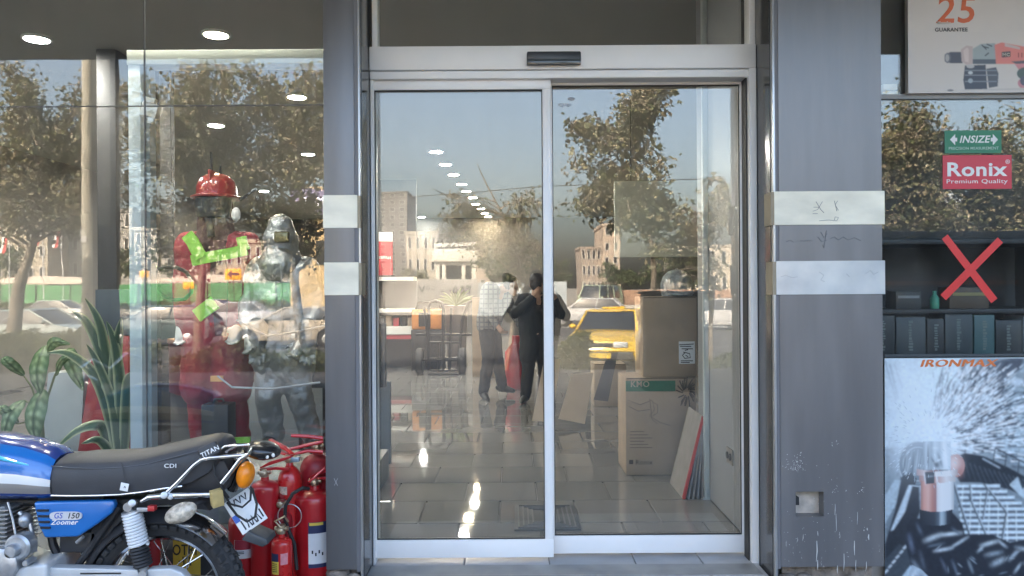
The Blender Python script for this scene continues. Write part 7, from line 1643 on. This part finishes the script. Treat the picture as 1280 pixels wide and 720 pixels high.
for k in range(2): build(MB().box((lx0+.5+k*1.3,ly-.02,Z(330,zl)),(lx0+1.4+k*1.3,ly+.03,Z(300,zl))), 'window', carglass, LS); 
# arrow signs
def arrow_sign(label, px, py, zv, w, arrow=True):
    q = VP(px,py,zv); t = thing('road_sign', label, 'road sign', (q.x, q.y, ROADZ))
    build(MB().box((q.x-w/2,q.y,q.z-w*.36),(q.x+w/2,q.y+.03,q.z+w*.36)), 'panel', mat('sign_amber', (.75,.36,.01), .4), t, bevel=.01)
    build(MB().cyl((q.x,q.y-.04,ROADZ),(q.x,q.y-.04,q.z+w*.2),.03), 'post', steel, t)
    if arrow: build(MB().prism([(q.x-w*.38,q.z),(q.x-w*.08,q.z+w*.26),(q.x-w*.08,q.z+w*.08),(q.x+w*.36,q.z+w*.08),(q.x+w*.36,q.z-w*.08),(q.x-w*.08,q.z-w*.08),(q.x-w*.08,q.z-w*.26)], q.y+.0301, q.y+.036), 'arrow', blackm, t)
arrow_sign('amber arrow sign mirrored on the maroon suit', 292, 343, 56.5, 1.15)
arrow_sign('small amber sign mirrored inside the hose loop', 236, 357, 48, .65, False)
arrow_sign('amber sign mirrored at the edge of the inner frame', 180, 342, 56.5, .7, False)
# awning roof above the hoarding and flags
AW = thing('awning_roof', 'long pale sheet roof mirrored above the green hoarding', 'roof', (-20, back(62), 2.3))
build(MB().prism([(X(165,62),2.15),(X(300,62),2.15),(X(300,62),2.5),(X(260,62),2.75),(X(190,62),2.4)], back(62)-3, back(62)), 'sheet', mat('sheet_pale', (.55,.47,.40), .6, var=.1), AW)
build(MB().prism([(X(302,62),2.15),(X(395,62),2.15),(X(395,62),2.8),(X(305,62),2.9)], back(62)-3, back(62)), 'sheet', mat('sheet_white', (.60,.58,.55), .6, var=.1), AW)
build(MB().prism([(X(0,62),2.15),(X(110,62),2.15),(X(110,62),2.6),(X(60,62),2.8),(X(0,62),2.5)], back(62)-3, back(62)), 'sheet', MATS['sheet_pale'], AW)
for px, py, lab in ((54,303,'hanging red and white flag mirrored left of the concrete pole'),(78,305,'hanging tricolour flag mirrored beside the concrete pole'),(12,312,'pale red flag mirrored by the leaning trunk')):
    q = VP(px,py,50); t = thing('flag', lab, 'flag', (q.x, q.y, ROADZ)); build(MB().cyl((q.x,q.y,ROADZ),(q.x,q.y,q.z+1.0),.03), 'pole', whs, t)
    for k, m in enumerate((mat('flag_red', (.50,.05,.04), .7), mat('flag_white', (.7,.7,.68), .7))):
        build(MB().loops([[Vector((q.x-.05-.22*s_-.16*k, q.y+.03+.05*math.sin(s_*6), q.z+.85-s_*1.1-.0*k)), Vector((q.x-.05-.22*s_-.16*(k+1), q.y+.03+.05*math.cos(s_*6), q.z+.85-s_*1.1)), Vector((q.x-.05-.22*s_-.16*(k+1), q.y+.045+.05*math.cos(s_*6), q.z+.85-s_*1.1)), Vector((q.x-.05-.22*s_-.16*k, q.y+.045+.05*math.sin(s_*6), q.z+.85-s_*1.1))] for s_ in [i/5 for i in range(6)]]), 'cloth', m, t)
